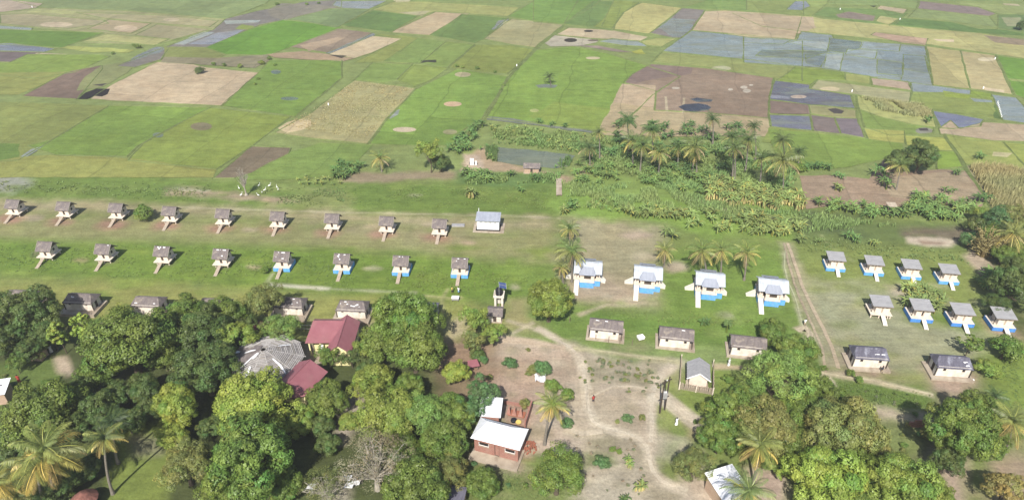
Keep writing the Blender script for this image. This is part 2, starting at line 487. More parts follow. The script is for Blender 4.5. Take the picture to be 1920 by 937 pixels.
paint([(1030,350),(1300,330),(1500,388),(1500,455),(1330,440),(1250,420),(1050,402)], (124,168,70), 2, 3)
paint([(1080,325),(1200,330),(1340,345),(1500,388),(1440,392),(1200,372),(1060,360)], (134,170,84), 2, 3)
paint([(1270,360),(1500,410),(1480,425),(1250,372)], (132,140,100), 1, 2)
paint([(1490,388),(1620,410),(1900,420),(1830,470),(1490,455)], (112,138,76), 1.5, 2)
paint([(1700,424),(1830,425),(1850,445),(1800,452),(1690,440)], (130,116,88), 1.5, 2)
paint([(1500,395),(1580,405),(1620,440),(1500,430)], (92,116,80), 2, 3, alpha=.6)
paint([(1702,447),(1760,444),(1790,452),(1785,463),(1740,462),(1705,455)], (218,196,164), .6, .8)
paint([(1725,452),(1775,454),(1765,458),(1730,457)], (176,146,116), .4, .5)
paint([(1490,462),(1830,470),(1850,530),(1820,600),(1520,560)], (134,154,78), 2, 2.5)
paint([(1530,530),(1640,535),(1760,560),(1760,590),(1880,640),(1860,670),(1750,700),(1560,700),(1530,640),(1510,560)], (174,172,126), 2.5, 3)
paint([(1860,590),(1930,590),(1930,640),(1850,625),(1835,600)], (190,158,124), 1.5, 1.5)
paint([(1690,575),(1830,590),(1850,625),(1700,600)], (112,146,58), 1.5, 2)
paint([(1660,535),(1690,535),(1700,555),(1680,552)], (200,182,150), .7, .8)
paint([(1690,553),(1760,560),(1760,566),(1690,560)], (195,180,140), .7, 1)
paint([(1830,462),(1870,500),(1880,545),(1860,545),(1810,480)], (205,180,146), .8, 1)
paint([(1860,440),(1930,440),(1930,520),(1890,520)], (120,106,70), 2, 2)
paint([(1860,500),(1930,500),(1930,640),(1880,600)], (96,110,60), 2, 2)
# dirt yards in the middle
paint([(935,632),(1060,640),(1150,668),(1275,688),(1240,790),(1320,840),(1360,960),(960,960),(1040,940),(1100,860),(1000,840),(960,800),(900,745),(905,680)], (208,188,158), 1.2, 1.8)
paint([(920,665),(1070,655),(1085,705),(1010,735),(930,740),(880,720)], (200,170,138), 2, 2)
paint([(935,655),(1060,650),(1080,668),(980,668)], (212,184,152), 1, 1.5)
paint([(1090,670),(1240,690),(1225,735),(1110,720)], (172,160,122), 2, 2.5)
paint([(1060,725),(1200,735),(1230,800),(1200,830),(1080,790)], (202,182,148), 2, 3)
paint([(1075,830),(1120,805),(1200,815),(1210,850),(1180,900),(1120,880),(1060,860)], (176,160,126), 1, 1.5)
paint([(830,632),(935,640),(930,690),(905,745),(800,770),(812,700)], (168,136,104), 1.5, 2)
paint([(940,720),(1020,735),(1000,790),(940,800)], (194,160,132), 1.5, 1.5)
paint([(960,760),(1000,790),(990,840),(1000,860),(940,860)], (190,150,122), 1, 1)
paint([(1000,790),(1060,800),(1100,830),(1055,858),(990,850)], (216,190,160), 1, 1.2)
paint([(1225,700),(1265,690),(1275,745),(1310,770),(1320,800),(1235,815),(1222,800)], (150,164,92), 1.2, 1.5)
paint([(1230,690),(1262,672),(1280,676),(1240,715)], (204,188,158), .8, 1)
paint([(1340,692),(1420,700),(1400,760),(1340,800),(1262,742),(1340,745)], (128,154,66), 1.2, 1.5)
paint([(1280,790),(1330,790),(1320,830),(1285,820)], (192,160,128), 1, 1.2)
paint([(1222,805),(1290,815),(1300,860),(1240,900),(1225,860)], (172,172,124), 1.2, 2)
paint([(1230,860),(1300,860),(1330,900),(1270,905),(1235,890)], (130,150,80), 1.2, 1.5)
paint([(1280,895),(1370,885),(1360,960),(1290,960)], (216,192,160), 1, 1)
paint([(1090,880),(1200,870),(1280,960),(1050,960)], (206,190,158), 1.5, 2)
paint([(1210,905),(1270,912),(1290,960),(1210,960)], (180,164,130), 1, 1.5)
paint([(1095,850),(1150,852),(1150,868),(1100,872)], (124,142,88), .8, 1)
paint([(875,862),(1000,875),(1090,880),(1080,960),(870,960)], (126,148,82), 1.5, 2)
paint([(880,845),(980,868),(975,880),(880,860)], (186,160,128), .6, .6)
# right lower ground
paint([(1545,700),(1590,640),(1600,635),(1660,700),(1700,708),(1560,730)], (190,168,138), 1.5, 1.5)
paint([(1575,690),(1665,693),(1690,710),(1580,712)], (192,160,134), .8, 1)
paint([(1560,705),(1755,735),(1760,770),(1640,765),(1555,725)], (118,150,66), 1.2, 1.5)
paint([(1605,745),(1680,762),(1770,775),(1745,800),(1650,790)], (212,192,156), 1.2, 2)
paint([(1650,785),(1740,795),(1730,840),(1660,830)], (150,160,104), 1.5, 2)
paint([(1730,690),(1840,700),(1845,720),(1810,760),(1745,765),(1742,725)], (194,164,134), 1.2, 1.2)
paint([(1655,700),(1730,700),(1740,722),(1660,712)], (150,158,98), 1, 1)
paint([(1835,650),(1990,640),(1990,800),(1880,790),(1850,720)], (126,156,62), 1.5, 1.5)
paint([(1760,790),(1830,820),(1800,960),(1740,960),(1720,860)], (206,176,146), 1.2, 1.5)
paint([(1840,860),(1930,780),(1960,960),(1850,960)], (186,160,124), 1.5, 2)
paint([(1880,780),(1930,780),(1930,850),(1870,850)], (132,154,82), 1.5, 2)
paint([(1400,880),(1480,870),(1480,940),(1400,960)], (200,172,146), 1, 1)
# left lower ground
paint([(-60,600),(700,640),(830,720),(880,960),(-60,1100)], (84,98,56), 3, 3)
paint([(-60,690),(100,668),(130,700),(60,740),(-60,745)], (104,134,62), 1, 1.5)
paint([(100,668),(125,668),(150,700),(125,708),(105,690)], (208,184,150), .6, .8)
paint([(215,800),(330,780),(330,860),(300,960),(190,960),(225,860)], (128,150,66), 1, 1.5)
paint([(250,820),(300,820),(300,850),(260,850)], (150,146,100), 1, 1)
paint([(165,596),(330,600),(320,612),(165,606)], (112,146,58), .8, .8)
paint([(170,605),(215,605),(210,609),(172,609)], (214,200,160), .3, .3)
paint([(560,640),(600,640),(600,680),(565,690)], (196,176,146), .8, 1)
paint([(630,760),(690,700),(700,740),(640,830)], (188,170,144), .8, 1)
paint([(830,600),(870,590),(880,625),(840,640)], (196,178,130), 1, 1.2)
paint([(585,600),(700,600),(720,625),(590,625)], (178,166,116), 1, 1)
paint([(620,900),(660,900),(650,960),(600,960)], (190,178,150), .8, 1)
# bare patches in the turf
for u, v, ru, rv, c in ((470,430,14,4,(200,182,140)),(700,503,20,6,(206,190,152)),(474,499,14,4,(200,180,136)),(150,488,14,4,(172,160,100)),
                        (700,424,14,3,(196,176,128)),(880,455,10,3,(196,170,130)),(967,537,10,5,(212,196,156)),(548,236,1,1,(0,0,0)),
                        (1140,555,12,4,(206,190,152)),(1180,560,12,4,(200,184,146)),(1265,500,22,10,(196,178,142)),(1225,540,10,30,(180,170,120)),
                        (820,420,28,4,(200,180,140)),(780,365,12,2,(190,186,140)),(500,375,10,3,(196,170,126)),(1208,480,26,10,(196,180,138)),
                        (1192,440,30,8,(196,172,140)),(1360,590,12,3,(206,192,160)),(60,408,20,5,(190,172,130))):
    if ru > 2: paint(ell(u, v, ru, rv), c, 0.7, 0.9)
for k in range(9):      # worn soil at the foot of each rear hut
    u = [22,116,215,316,414,518,620,722,822][k]; v = [412,416,421,424,428,431,436,440,445][k]
    paint(ell(u - 4, v - 1, 24, 8), (186,144,112), 1.2, 1.2)
for u, v in ((72,476),(190,490),(300,496),(408,502)):
    paint(ell(u + 8, v - 2, 18, 6), (140,140,90), .8, .8)
# long worn lines
for pts, w, c in (([(500,532),(560,537),(620,541)], 1.1, (224,216,180)), ([(620,541),(700,545),(780,548)], .5, (190,190,140)),
                  ([(495,540),(505,522),(512,512)], .5, (206,200,150)),
                  ([(1050,408),(940,404),(700,399),(500,394),(330,388)], .5, (204,190,144)),
                  ([(950,600),(990,612),(1040,628),(1090,655)], .6, (206,190,150)), ([(960,625),(985,612),(1000,605)], .5, (206,190,150)),
                  ([(1085,590),(1140,570),(1200,574)], .8, (204,188,146)), ([(1540,440),(1550,455),(1570,470),(1600,490)], .3, (150,160,110)),
                  ([(1225,700),(1218,760),(1218,800)], 1.0, (212,192,160)), ([(835,620),(828,560),(840,540)], .5, (180,176,110))):
    paint(line_poly(pts, w), c, 0.35, 0.35, True)
PATHS = [
 ('footpath', [(1472,470),(1471,500),(1478,530),(1492,560),(1502,600),(1505,616)], .35, (184,184,132)),
 ('footpath', [(1495,620),(1510,612),(1520,625),(1516,640),(1505,635)], 1.2, (208,188,148)),
 ('footpath', [(1545,698),(1560,715),(1570,742)], .5, (214,196,156)),
 ('footpath', [(1540,698),(1580,705),(1640,714),(1700,728),(1750,740)], .5, (216,198,152)),
 ('footpath', [(1005,615),(1018,620),(1034,630),(1050,640),(1070,652),(1086,668),(1094,690),(1097,715),(1100,740),(1104,768),(1112,790),(1128,800),(1150,806),(1178,813),(1200,822),(1211,834),(1217,850),(1219,868),(1225,884),(1240,900),(1262,912),(1290,918)], .8, (222,202,168)),
 ('footpath', [(1075,652),(1130,658),(1200,668),(1275,678)], .5, (204,192,140)),
 ('footpath', [(1230,735),(1260,757),(1290,780),(1316,800)], 1.7, (212,192,158)),
 ('footpath', [(1220,830),(1222,800),(1221,770),(1224,740),(1232,715),(1246,698),(1262,684)], .8, (214,196,164)),
 ('footpath', [(1338,686),(1380,688),(1430,692)], .7, (200,178,130)),
 ('footpath', [(940,635),(970,638),(1000,641),(1060,652)], .9, (214,186,150)),
 ('footpath', [(1104,745),(1150,724),(1190,724),(1230,735)], .5, (210,190,156)),
 ('footpath', [(1060,802),(1090,812),(1130,808)], 1.3, (218,196,160)),
 ('footpath', [(790,553),(858,560),(866,556)], .3, (176,178,118))]
paint([(1545,700),(1570,712),(1590,760),(1545,730)], (104,146,62), .8, .8)
paint([(1560,706),(1755,736),(1750,768),(1690,764),(1640,752),(1590,745),(1555,725)], (110,148,62), 1.0, 1.2)
paint([(1760,740),(1850,720),(1900,790),(1860,860),(1800,860),(1760,800)], (112,138,70), 2, 3, alpha=.7)
paint([(1640,800),(1740,815),(1760,900),(1700,880),(1650,850)], (126,146,84), 2, 3, alpha=.8)
for nm_, pts_, w_, c_ in PATHS: paint(line_poly(pts_, w_ * 1.5 + .3), tuple(min(255, q + 8) for q in c_), .3, .3, True, .95)
paint(line_poly([(1474,452),(1484,490),(1497,530),(1514,570),(1534,610),(1553,650),(1566,700)], 3.2), (186,174,132), .8, .8, True, .8)
for k in range(70):     # dark tufty blotches in the rough ground
    u, v = rnd.uniform(-40, 1040), rnd.uniform(346, 366)
    paint(ell(u, v, rnd.uniform(8, 40), rnd.uniform(1.5, 4)), rnd.choice([(92,132,52),(132,160,76),(104,140,60)]), 0.8, 1.2, alpha=.6)
for k in range(90):
    u, v = rnd.uniform(-40, 1040), rnd.uniform(458, 560)
    paint(ell(u, v, rnd.uniform(8, 50), rnd.uniform(1.5, 5)), rnd.choice([(96,142,44),(140,166,66),(120,160,50)]), 0.8, 1.2, alpha=.5)
for k in range(60):
    u, v = rnd.uniform(1050, 1480), rnd.uniform(560, 650)
    paint(ell(u, v, rnd.uniform(8, 40), rnd.uniform(2, 6)), rnd.choice([(98,144,52),(130,162,70),(140,166,90)]), 0.8, 1.2, alpha=.45)
for k in range(90):
    u, v = rnd.uniform(1520, 1860), rnd.uniform(535, 700)
    paint(ell(u, v, rnd.uniform(6, 30), rnd.uniform(1.5, 5)), rnd.choice([(142,156,92),(186,182,128),(150,160,98)]), 0.8, 1.2, alpha=.5)
for k in range(80):
    u, v = rnd.uniform(930, 1240), rnd.uniform(650, 930)
    paint(ell(u, v, rnd.uniform(5, 26), rnd.uniform(2, 7)), rnd.choice([(206,186,152),(180,158,124),(168,156,114)]), 0.8, 1.2, alpha=.5)

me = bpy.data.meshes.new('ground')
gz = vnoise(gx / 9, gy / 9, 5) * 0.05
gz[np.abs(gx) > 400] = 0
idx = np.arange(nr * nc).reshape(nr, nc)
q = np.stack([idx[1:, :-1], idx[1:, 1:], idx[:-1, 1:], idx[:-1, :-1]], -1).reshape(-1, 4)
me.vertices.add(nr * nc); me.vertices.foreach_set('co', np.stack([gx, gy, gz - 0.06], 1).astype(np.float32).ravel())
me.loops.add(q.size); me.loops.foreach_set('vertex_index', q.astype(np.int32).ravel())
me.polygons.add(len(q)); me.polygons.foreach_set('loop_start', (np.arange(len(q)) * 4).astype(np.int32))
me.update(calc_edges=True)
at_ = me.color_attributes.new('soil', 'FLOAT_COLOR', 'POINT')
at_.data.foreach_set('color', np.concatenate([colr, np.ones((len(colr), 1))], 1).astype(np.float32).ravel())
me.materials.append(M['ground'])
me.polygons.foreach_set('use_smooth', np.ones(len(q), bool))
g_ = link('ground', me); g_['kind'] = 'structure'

# ------------------------------------------------------------------ fields
zlev = [0.05]
LAID = []
def crosses(p, q):
    for i in range(len(p)):
        a, b = p[i-1], p[i]
        for j in range(len(q)):
            c, d = q[j-1], q[j]
            o = lambda u, v, w: (v[0]-u[0])*(w[1]-u[1]) - (v[1]-u[1])*(w[0]-u[0])
            if o(a,b,c) * o(a,b,d) < 0 and o(c,d,a) * o(c,d,b) < 0: return True
    def ins(a, pl):
        cx = sum(t[0] for t in a) / len(a); cy = sum(t[1] for t in a) / len(a)
        X = np.array([cx + (t[0]-cx) * .97 for t in a]); Y = np.array([cy + (t[1]-cy) * .97 for t in a])
        return (sdist(X, Y, pl) < 0).any()
    return ins(p, q) or ins(q, p)
def lay(w):
    xs = [p[0] for p in w]; ys = [p[1] for p in w]
    bb = (min(xs)-1, max(xs)+1, min(ys)-1, max(ys)+1); lv = 0
    for b2, w2, l2 in LAID:
        if l2 >= lv and bb[0] < b2[1] and b2[0] < bb[1] and bb[2] < b2[3] and b2[2] < bb[3] and crosses(w, w2):
            lv = l2 + 1
    LAID.append((bb, w, lv))
    return 0.006 + 0.006 * lv
bunds = MB()
def sheet(name, wpts, c, mat, jit=0.25, seg=2.5, curve=False):
    """thin sheet on the ground with slightly uneven edges"""
    out = []
    n = len(wpts)
    for i in range(n):
        a = wpts[i]; b = wpts[(i + 1) % n]
        L = math.dist(a, b); k = max(1, int(L / seg))
        nx, ny = -(b[1] - a[1]) / (L + 1e-9), (b[0] - a[0]) / (L + 1e-9)
        for j in range(k):
            t = j / k; o_ = rnd.uniform(-jit, jit) if j else 0
            out.append((a[0] + (b[0] - a[0]) * t + nx * o_, a[1] + (b[1] - a[1]) * t + ny * o_))
    z = lay(wpts)
    from mathutils.geometry import tessellate_polygon
    tris = tessellate_polygon([[Vector((x, y, 0)) for x, y in out]])
    me = bpy.data.meshes.new(name)
    fs = []
    for t in tris:
        a, b, c_ = (out[i] for i in t)
        cr = (b[0]-a[0])*(c_[1]-a[1]) - (b[1]-a[1])*(c_[0]-a[0])
        fs.append(tuple(t) if cr > 0 else tuple(t)[::-1])
    me.from_pydata([(x, y, z) for x, y in out], [], fs)
    me.materials.append(mat)
    if mat == M['wetfield']: c = tuple(int(q * f) for q, f in zip(c, (.90, .92, .87)))
    o = link(name, me); o.color = (*SG(*c), 1)
    o['kind'] = 'structure'
    return out

def bund(pts, w=0.7, h=0.16):
    """low earth bank with grass on it between fields"""
    for i in range(len(pts)):
        a = Vector((*pts[i], 0)); b = Vector((*pts[(i + 1) % len(pts)], 0))
        L = (b - a).length; k = max(1, int(L / 4)); d = (b - a).normalized(); n = Vector((-d.y, d.x, 0))
        prev = None; vs = []; fs = []
        for j in range(k + 1):
            p = a + (b - a) * j / k + n * rnd.uniform(-.15, .15); ww = w * rnd.uniform(.6, 1.25)
            vs += [p - n * ww / 2 + Vector((0,0,-.05)), p + Vector((0, 0, h * rnd.uniform(.5, 1.1))), p + n * ww / 2 + Vector((0,0,-.05))]
            if j:
                o_ = (j - 1) * 3
                fs += [(o_, o_+3, o_+4, o_+1), (o_+1, o_+4, o_+5, o_+2)]
        fs = [f[::-1] for f in fs]
        bunds.add(vs, fs)

VIEW = {'A': (0, 0, 2.928), 'B': (480, 0, 2.928), 'C': (1000, 0, 3.748), 'D': (1400, 0, 3.604), 'E': (640, 190, 3.904), 'F': (1440, 190, 3.904), 'P': (0, 0, 1)}
def field(view, pts, c, wet=False, name=None, bd=True, jit=None):
    x0, y0, s_ = VIEW[view]
    P = [(x0 + u / s_, y0 + v / s_) for u, v in pts]
    w = poly_world(P)
    nm = name or ('flooded_field' if wet else 'crop_field')
    far = max(p[1] for p in w)
    if 'mud' in nm: wet = False
    sheet(nm, w, c, M['wetfield' if wet else 'field'], jit if jit is not None else 0.35, 3.0)
    if bd: bund(w, 0.9 if far > 180 else 0.6)

# far strip above and beyond the picture's upper edge
for i in range(9):
    for j in range(5):
        u0 = -400 + i * 300 - j * 30; v0 = -8 - j * 26
        field('P', [(u0, v0 - 24), (u0 + 285, v0 - 20), (u0 + 270, v0), (u0 - 15, v0 - 3)], rnd.choice([(140,170,110),(170,172,120),(150,140,118),(126,160,96),(190,176,140)]), bd=False)
# --- left upper fields (view A)
field('A', [(-30,-20),(300,-10),(1500,-20),(1460,20),(1240,105),(700,60),(240,45)], (134,158,104))
field('A', [(-60,0),(60,0),(240,20),(200,45),(-60,78)], (190,168,138))
field('A', [(-60,80),(230,45),(700,60),(1240,105),(1170,165),(950,222),(850,248),(430,235),(575,185),(-60,135)], (168,166,104))
field('A', [(180,48),(420,64),(400,80),(150,68)], (178,178,104), bd=False)
field('A', [(0,82),(150,75),(420,100),(570,112),(600,130),(380,158),(200,150),(0,130)], (176,164,116))
field('A', [(600,108),(830,130),(720,185),(480,160)], (186,166,120))
field('A', [(860,135),(1160,160),(950,220),(740,195)], (172,162,112))
field('A', [(420,70),(900,85),(1200,115),(1150,150),(860,130),(560,100)], (180,170,116))
for p_, c_ in ((ell(310,136,90,14), (214,190,148)), (ell(690,156,65,16), (218,192,150)), (ell(940,110,45,10), (206,186,140))):
    field('A', p_, c_, bd=False)
field('A', [(590,188),(930,215),(850,250),(600,228),(440,232)], (184,180,104))
field('A', [(340,250),(560,262),(600,285),(520,290),(330,265)], (168,178,94), bd=False)
field('A', [(570,262),(740,275),(700,292),(560,285)], (172,182,98), bd=False)
field('A', [(-60,136),(60,146),(180,153),(170,170),(-60,158)], (176,180,186), True)
field('A', [(-60,160),(570,180),(340,262),(-60,242)], (98,148,52))
field('A', [(-60,242),(60,238),(310,268),(240,288),(-60,280)], (142,138,152), True)
field('A', [(-60,280),(240,288),(60,342),(-60,340)], (126,110,104))
field('A', [(200,292),(370,298),(330,324),(180,306)], (204,184,146), bd=False)
field('A', [(150,300),(560,300),(600,310),(420,395),(200,430),(-60,410),(-60,345),(50,345)], (128,162,66))
field('A', [(-60,400),(400,395),(100,520),(-60,520)], (150,158,82), bd=False)
field('A', [(360,400),(420,385),(560,360),(560,385),(420,545),(120,530)], (138,114,94))
field('A', [(560,360),(760,330),(700,400),(560,480),(420,500),(470,420)], (146,154,104), bd=False)
field('A', [(640,365),(700,340),(880,270),(960,240),(1170,165),(1240,105),(1420,60),(1680,10),(1874,0),(1874,40),(1560,110),(1420,140),(1130,262),(930,258),(880,330),(740,372)], (140,132,118), name='wet_channel_ground')
field('A', [(700,345),(880,290),(920,262),(860,258),(760,300)], (146,146,142), True, name='channel_water', bd=False)
field('A', [(950,245),(1120,175),(1180,180),(1010,248)], (186,186,194), True, name='channel_water', bd=False)
field('A', [(1030,245),(1200,180),(1340,165),(1200,245)], (170,162,166), True, name='channel_water', bd=False)
field('A', [(1230,115),(1430,112),(1420,125),(1240,135)], (190,192,198), True, name='channel_water', bd=False)
field('A', [(1290,160),(1330,135),(1400,145),(1370,165)], (138,160,72), bd=False)
field('A', [(900,260),(1140,262),(1240,300),(1180,330),(900,320)], (140,152,84), bd=False)
field('A', [(1130,262),(1380,160),(1560,110),(1874,150),(1870,160),(1470,305),(1240,300)], (92,156,42))
field('A', [(900,315),(1190,320),(1470,300),(1480,335),(1400,375),(1060,352),(880,345)], (152,142,104), bd=False)
field('A', [(490,545),(600,475),(860,343),(1060,355),(1130,372),(1420,400),(1210,582)], (206,180,138))
field('A', [(430,545),(470,510),(530,488),(605,490),(590,520),(560,532),(520,528),(480,545)], (48,42,40), True, name='black_mud_puddle', bd=False)
field('A', [(505,468),(590,458),(560,474)], (80,72,66), True, name='black_mud_puddle', bd=False)
field('A', [(1420,400),(1480,332),(1874,332),(1874,430),(1620,640),(1220,582)], (118,160,66))
field('A', [(-60,555),(600,580),(250,790),(100,880),(-60,890)], (142,156,82))
field('A', [(-60,790),(110,790),(90,900),(-60,900)], (104,146,62), bd=False)
field('A', [(150,800),(280,770),(600,580),(1160,590),(1000,670),(760,800),(700,860),(300,850)], (120,160,64))
field('A', [(1000,668),(1160,590),(1600,640),(1385,800),(1190,930),(700,880),(780,795)], (138,162,68))
field('A', [(110,860),(300,850),(700,870),(1190,925),(1170,975),(-60,975),(-60,890)], (156,160,82), bd=False)
field('A', [(110,862),(170,820),(240,800),(200,830),(150,860)], (166,176,184), True, name='puddle', bd=False)
field('A', ell(1105,695,60,22), (150,138,96), bd=False)
field('A', ell(868,742,30,14), (128,146,124), True, name='puddle', bd=False)
field('A', ell(1515,397,28,12), (96,122,92), True, name='puddle', bd=False)
field('A', ell(1590,543,50,10), (112,134,100), True, name='puddle', bd=False)
field('P', [(400,335),(470,274),(545,277),(540,288),(470,325),(440,334)], (140,122,92))
field('P', [(470,325),(545,285),(600,268),(700,272),(640,330),(520,338),(440,336)], (124,160,76), bd=False)
# --- upper middle (view B)
field('B', [(420,30),(440,8),(720,5),(620,52),(480,48)], (164,164,180), True)
field('B', [(60,60),(140,20),(420,35),(480,50),(390,50),(240,112),(160,115),(80,90)], (146,138,116), bd=False)
field('B', [(160,115),(400,50),(480,50),(620,55),(440,155),(240,115)], (124,154,104))
field('B', [(470,140),(640,58),(890,88),(740,180)], (102,146,76))
field('B', [(640,55),(760,8),(960,12),(1450,42),(1385,92),(980,66),(890,88)], (168,172,104))
field('B', [(780,70),(960,60),(910,90)], (186,176,124), bd=False)
field('B', [(750,0),(860,-10),(840,12),(770,14)], (206,190,140), bd=False)
field('B', [(730,180),(990,65),(1175,75),(1060,130),(950,195)], (198,174,128))
field('B', [(950,195),(1060,130),(1130,80),(1385,100),(1250,215),(1200,238)], (108,148,76))
field('B', [(1290,165),(1330,115),(1390,105),(1330,160)], (154,152,148), True, bd=False)
field('B', [(1250,215),(1400,105),(1690,135),(1530,262),(1400,245)], (176,168,108))
field('B', [(1370,118),(1540,110),(1500,160),(1330,165)], (184,176,118), bd=False)
field('B', [(1385,92),(1530,5),(1700,-15),(1900,-15),(1870,25),(1690,133),(1500,112)], (112,160,72))
field('B', [(1690,133),(1870,25),(2000,40),(1960,170),(1740,140)], (114,150,84))
field('B', [(190,260),(450,158),(640,182),(560,230),(390,290)], (158,136,108))
field('B', [(290,285),(330,270),(500,210),(450,205),(240,250)], (186,160,124), bd=False)
field('B', [(380,295),(640,182),(660,190),(430,295)], (150,142,138), True, bd=False)
field('B', [(400,300),(640,200),(800,215),(640,290),(540,322)], (212,188,142))
field('B', [(60,300),(260,282),(540,322),(480,338),(100,318)], (184,156,116), bd=False)
field('B', [(395,302),(500,308),(470,322)], (84,70,60), True, name='black_mud_puddle', bd=False)
field('B', [(650,190),(820,200),(890,212),(720,340),(540,345),(650,292),(800,215)], (150,164,84))
field('B', [(700,340),(890,212),(1040,230),(900,350)], (128,162,82))
field('B', [(900,350),(1040,230),(1200,245),(1050,372)], (132,164,80))
field('B', [(1060,370),(1205,248),(1400,250),(1535,275),(1380,405),(1240,395)], (140,158,74))
field('B', [(905,335),(990,330),(990,345),(940,342),(905,348)], (70,72,64), True, name='black_mud_puddle', bd=False)
field('B', [(540,440),(640,345),(860,355),(770,440),(700,455)], (126,160,78))
field('B', [(770,440),(860,355),(1060,372),(960,440),(870,478)], (134,160,74))
field('B', [(100,730),(300,620),(540,440),(880,485),(720,650),(610,790),(300,760)], (176,166,104))
field('B', [(120,705),(170,672),(230,655),(300,660),(305,690),(250,715),(170,730)], (220,194,140), bd=False)
field('B', [(620,790),(720,655),(880,490),(1100,380),(1380,420),(1330,520),(1240,650),(1100,740),(1080,800),(850,800)], (120,164,68))
field('B', [(720,650),(740,620),(790,600),(780,630),(740,652)], (168,172,176), True, name='puddle', bd=False)
field('B', ell(1080,572,50,14), (214,178,134), bd=False)
field('B', ell(1135,410,45,14), (186,172,124), bd=False)
field('B', ell(815,712,65,14), (206,186,150), bd=False)
field('B', ell(1065,725,40,14), (176,170,110), bd=False)
field('B', [(1250,645),(1390,425),(1540,275),(1740,255),(1950,300),(2330,420),(2180,520),(1960,730),(1870,715),(1640,690)], (122,164,66))
field('B', [(1500,640),(1640,560),(1960,600),(1900,730),(1640,690)], (134,164,68), bd=False)
field('B', ell(1528,608,26,10), (176,184,120), bd=False)
field('B', ell(1850,320,40,8), (200,186,140), bd=False)
# --- upper right (view C)
field('C', [(0,-20),(330,-20),(280,60),(210,175),(0,155)], (112,160,72))
field('C', [(210,175),(420,10),(560,10),(480,190)], (110,150,80))
field('C', [(420,192),(500,130),(570,0),(740,20),(630,90),(550,205)], (138,160,76))
field('C', [(550,205),(640,85),(760,20),(1045,58),(940,150),(810,238)], (198,188,106))
field('C', [(820,235),(1045,58),(1205,72),(1110,215),(1040,268),(980,268)], (142,132,120))
field('C', [(870,190),(960,130),(1140,140),(1100,215),(1030,265),(980,262)], (150,148,146), True, bd=False)
field('C', [(1040,60),(1300,-20),(1900,-20),(1900,110),(1360,72)], (124,162,84))
field('C', [(1110,215),(1205,80),(1350,75),(1890,112),(1840,282),(1410,240)], (202,178,134))
field('C', [(1340,240),(1410,235),(1900,260),(1900,300),(1560,285)], (208,186,136), bd=False)
field('C', ell(1560,122,55,9), (72,58,58), True, name='black_mud_puddle', bd=False)
field('C', [(160,245),(245,195),(550,213),(810,262),(760,290),(400,270)], (206,184,140))
field('C', [(80,305),(150,250),(400,275),(470,290),(330,325),(120,328)], (192,180,150), bd=False)
field('C', [(450,292),(560,272),(750,290),(810,330),(620,320)], (166,176,184), True)
field('C', [(300,320),(460,322),(700,370),(560,362)], (162,142,122), bd=False)
field('C', [(740,295),(870,270),(1000,275),(900,330),(800,320)], (170,172,108))
field('C', [(690,365),(760,345),(790,382),(720,378)], (172,178,70), bd=False)
field('C', ell(388,220,34,7), (60,52,44), True, name='black_mud_puddle', bd=False)
field('C', ell(262,284,46,14), (66,58,48), True, name='black_mud_puddle', bd=False)
field('C', ell(420,285,40,7), (120,106,86), True, name='black_mud_puddle', bd=False)
field('C', [(905,362),(1040,265),(1110,218),(1345,240),(1600,275),(1890,290),(1890,470),(1560,425)], (156,168,184), True)
field('C', [(830,440),(910,365),(1560,428),(1890,475),(1890,570),(1690,548),(1200,470)], (152,164,98))
field('C', ell(1320,482,70,18), (196,192,140), bd=False)
field('C', [(640,582),(700,520),(830,450),(1200,480),(1690,548),(1660,690),(1650,832),(1300,800),(850,775),(860,640)], (164,138,110))
field('C', [(640,582),(700,520),(830,450),(1120,480),(1110,520),(780,570),(720,590)], (148,124,108), bd=False)
field('C', [(470,890),(560,720),(625,590),(860,602),(852,720),(850,780),(1100,790),(1650,832),(1680,960),(1000,960),(470,950)], (194,172,124), bd=False)
field('C', [(560,720),(625,590),(860,602),(852,760)], (196,170,130), bd=False)
for a_, b_ in (((1060,690),(1052,800)), ((930,680),(940,790))): sheet('field_bund', line_poly([(1000+q[0]/3.748, q[1]/3.748) for q in (a_, b_)], .7), (196,176,136), M['field'], .1)
field('C', [(1020,752),(1060,735),(1160,728),(1220,738),(1250,756),(1230,775),(1130,788),(1060,778)], (66,60,70), True, name='dark_pool', bd=False)
field('C', [(1100,698),(1150,688),(1260,702),(1250,716),(1150,718)], (70,64,74), True, name='dark_pool', bd=False)
for u, v, a, b in ((1480,615,26,12),(1500,640,30,14),(1385,630,18,8),(1530,600,16,6),(1000,620,30,8)):
    field('C', ell(u, v, a, b, 9), (208,192,166), bd=False, jit=.1)
# --- upper right corner (view D)
field('D', [(0,70),(440,110),(540,30),(560,-10),(300,-20),(0,-20)], (144,166,92))
field('D', [(265,68),(330,10),(400,8),(430,45),(370,72)], (150,148,180), True)
field('D', [(445,105),(530,50),(820,60),(1090,90),(1000,170),(720,150)], (112,150,82))
field('D', [(600,100),(690,80),(870,110),(860,147),(620,122)], (150,132,112))
field('D', [(880,60),(900,40),(1085,65),(1060,95)], (206,184,140))
field('D', [(870,145),(900,108),(1030,130),(960,170)], (186,178,106))
field('D', [(820,35),(880,40),(860,50)], (60,66,60), True, name='black_mud_puddle', bd=False)
field('D', [(545,30),(700,-20),(1160,-20),(1150,60),(900,40)], (132,160,96))
field('D', [(1150,60),(1170,8),(1560,50),(1690,95),(1640,112)], (152,132,120))
field('D', [(960,175),(1060,125),(1380,150),(1560,195),(1700,200),(1874,215),(1920,250),(1560,225)], (96,142,72))
field('D', [(1090,120),(1150,62),(1640,112),(1700,190),(1380,145)], (140,164,104))
field('D', [(1700,195),(1700,100),(1950,100),(1950,240)], (110,146,88))
field('D', [(1700,30),(1950,30),(1950,95),(1700,95),(1560,45),(1300,10)], (150,168,104))
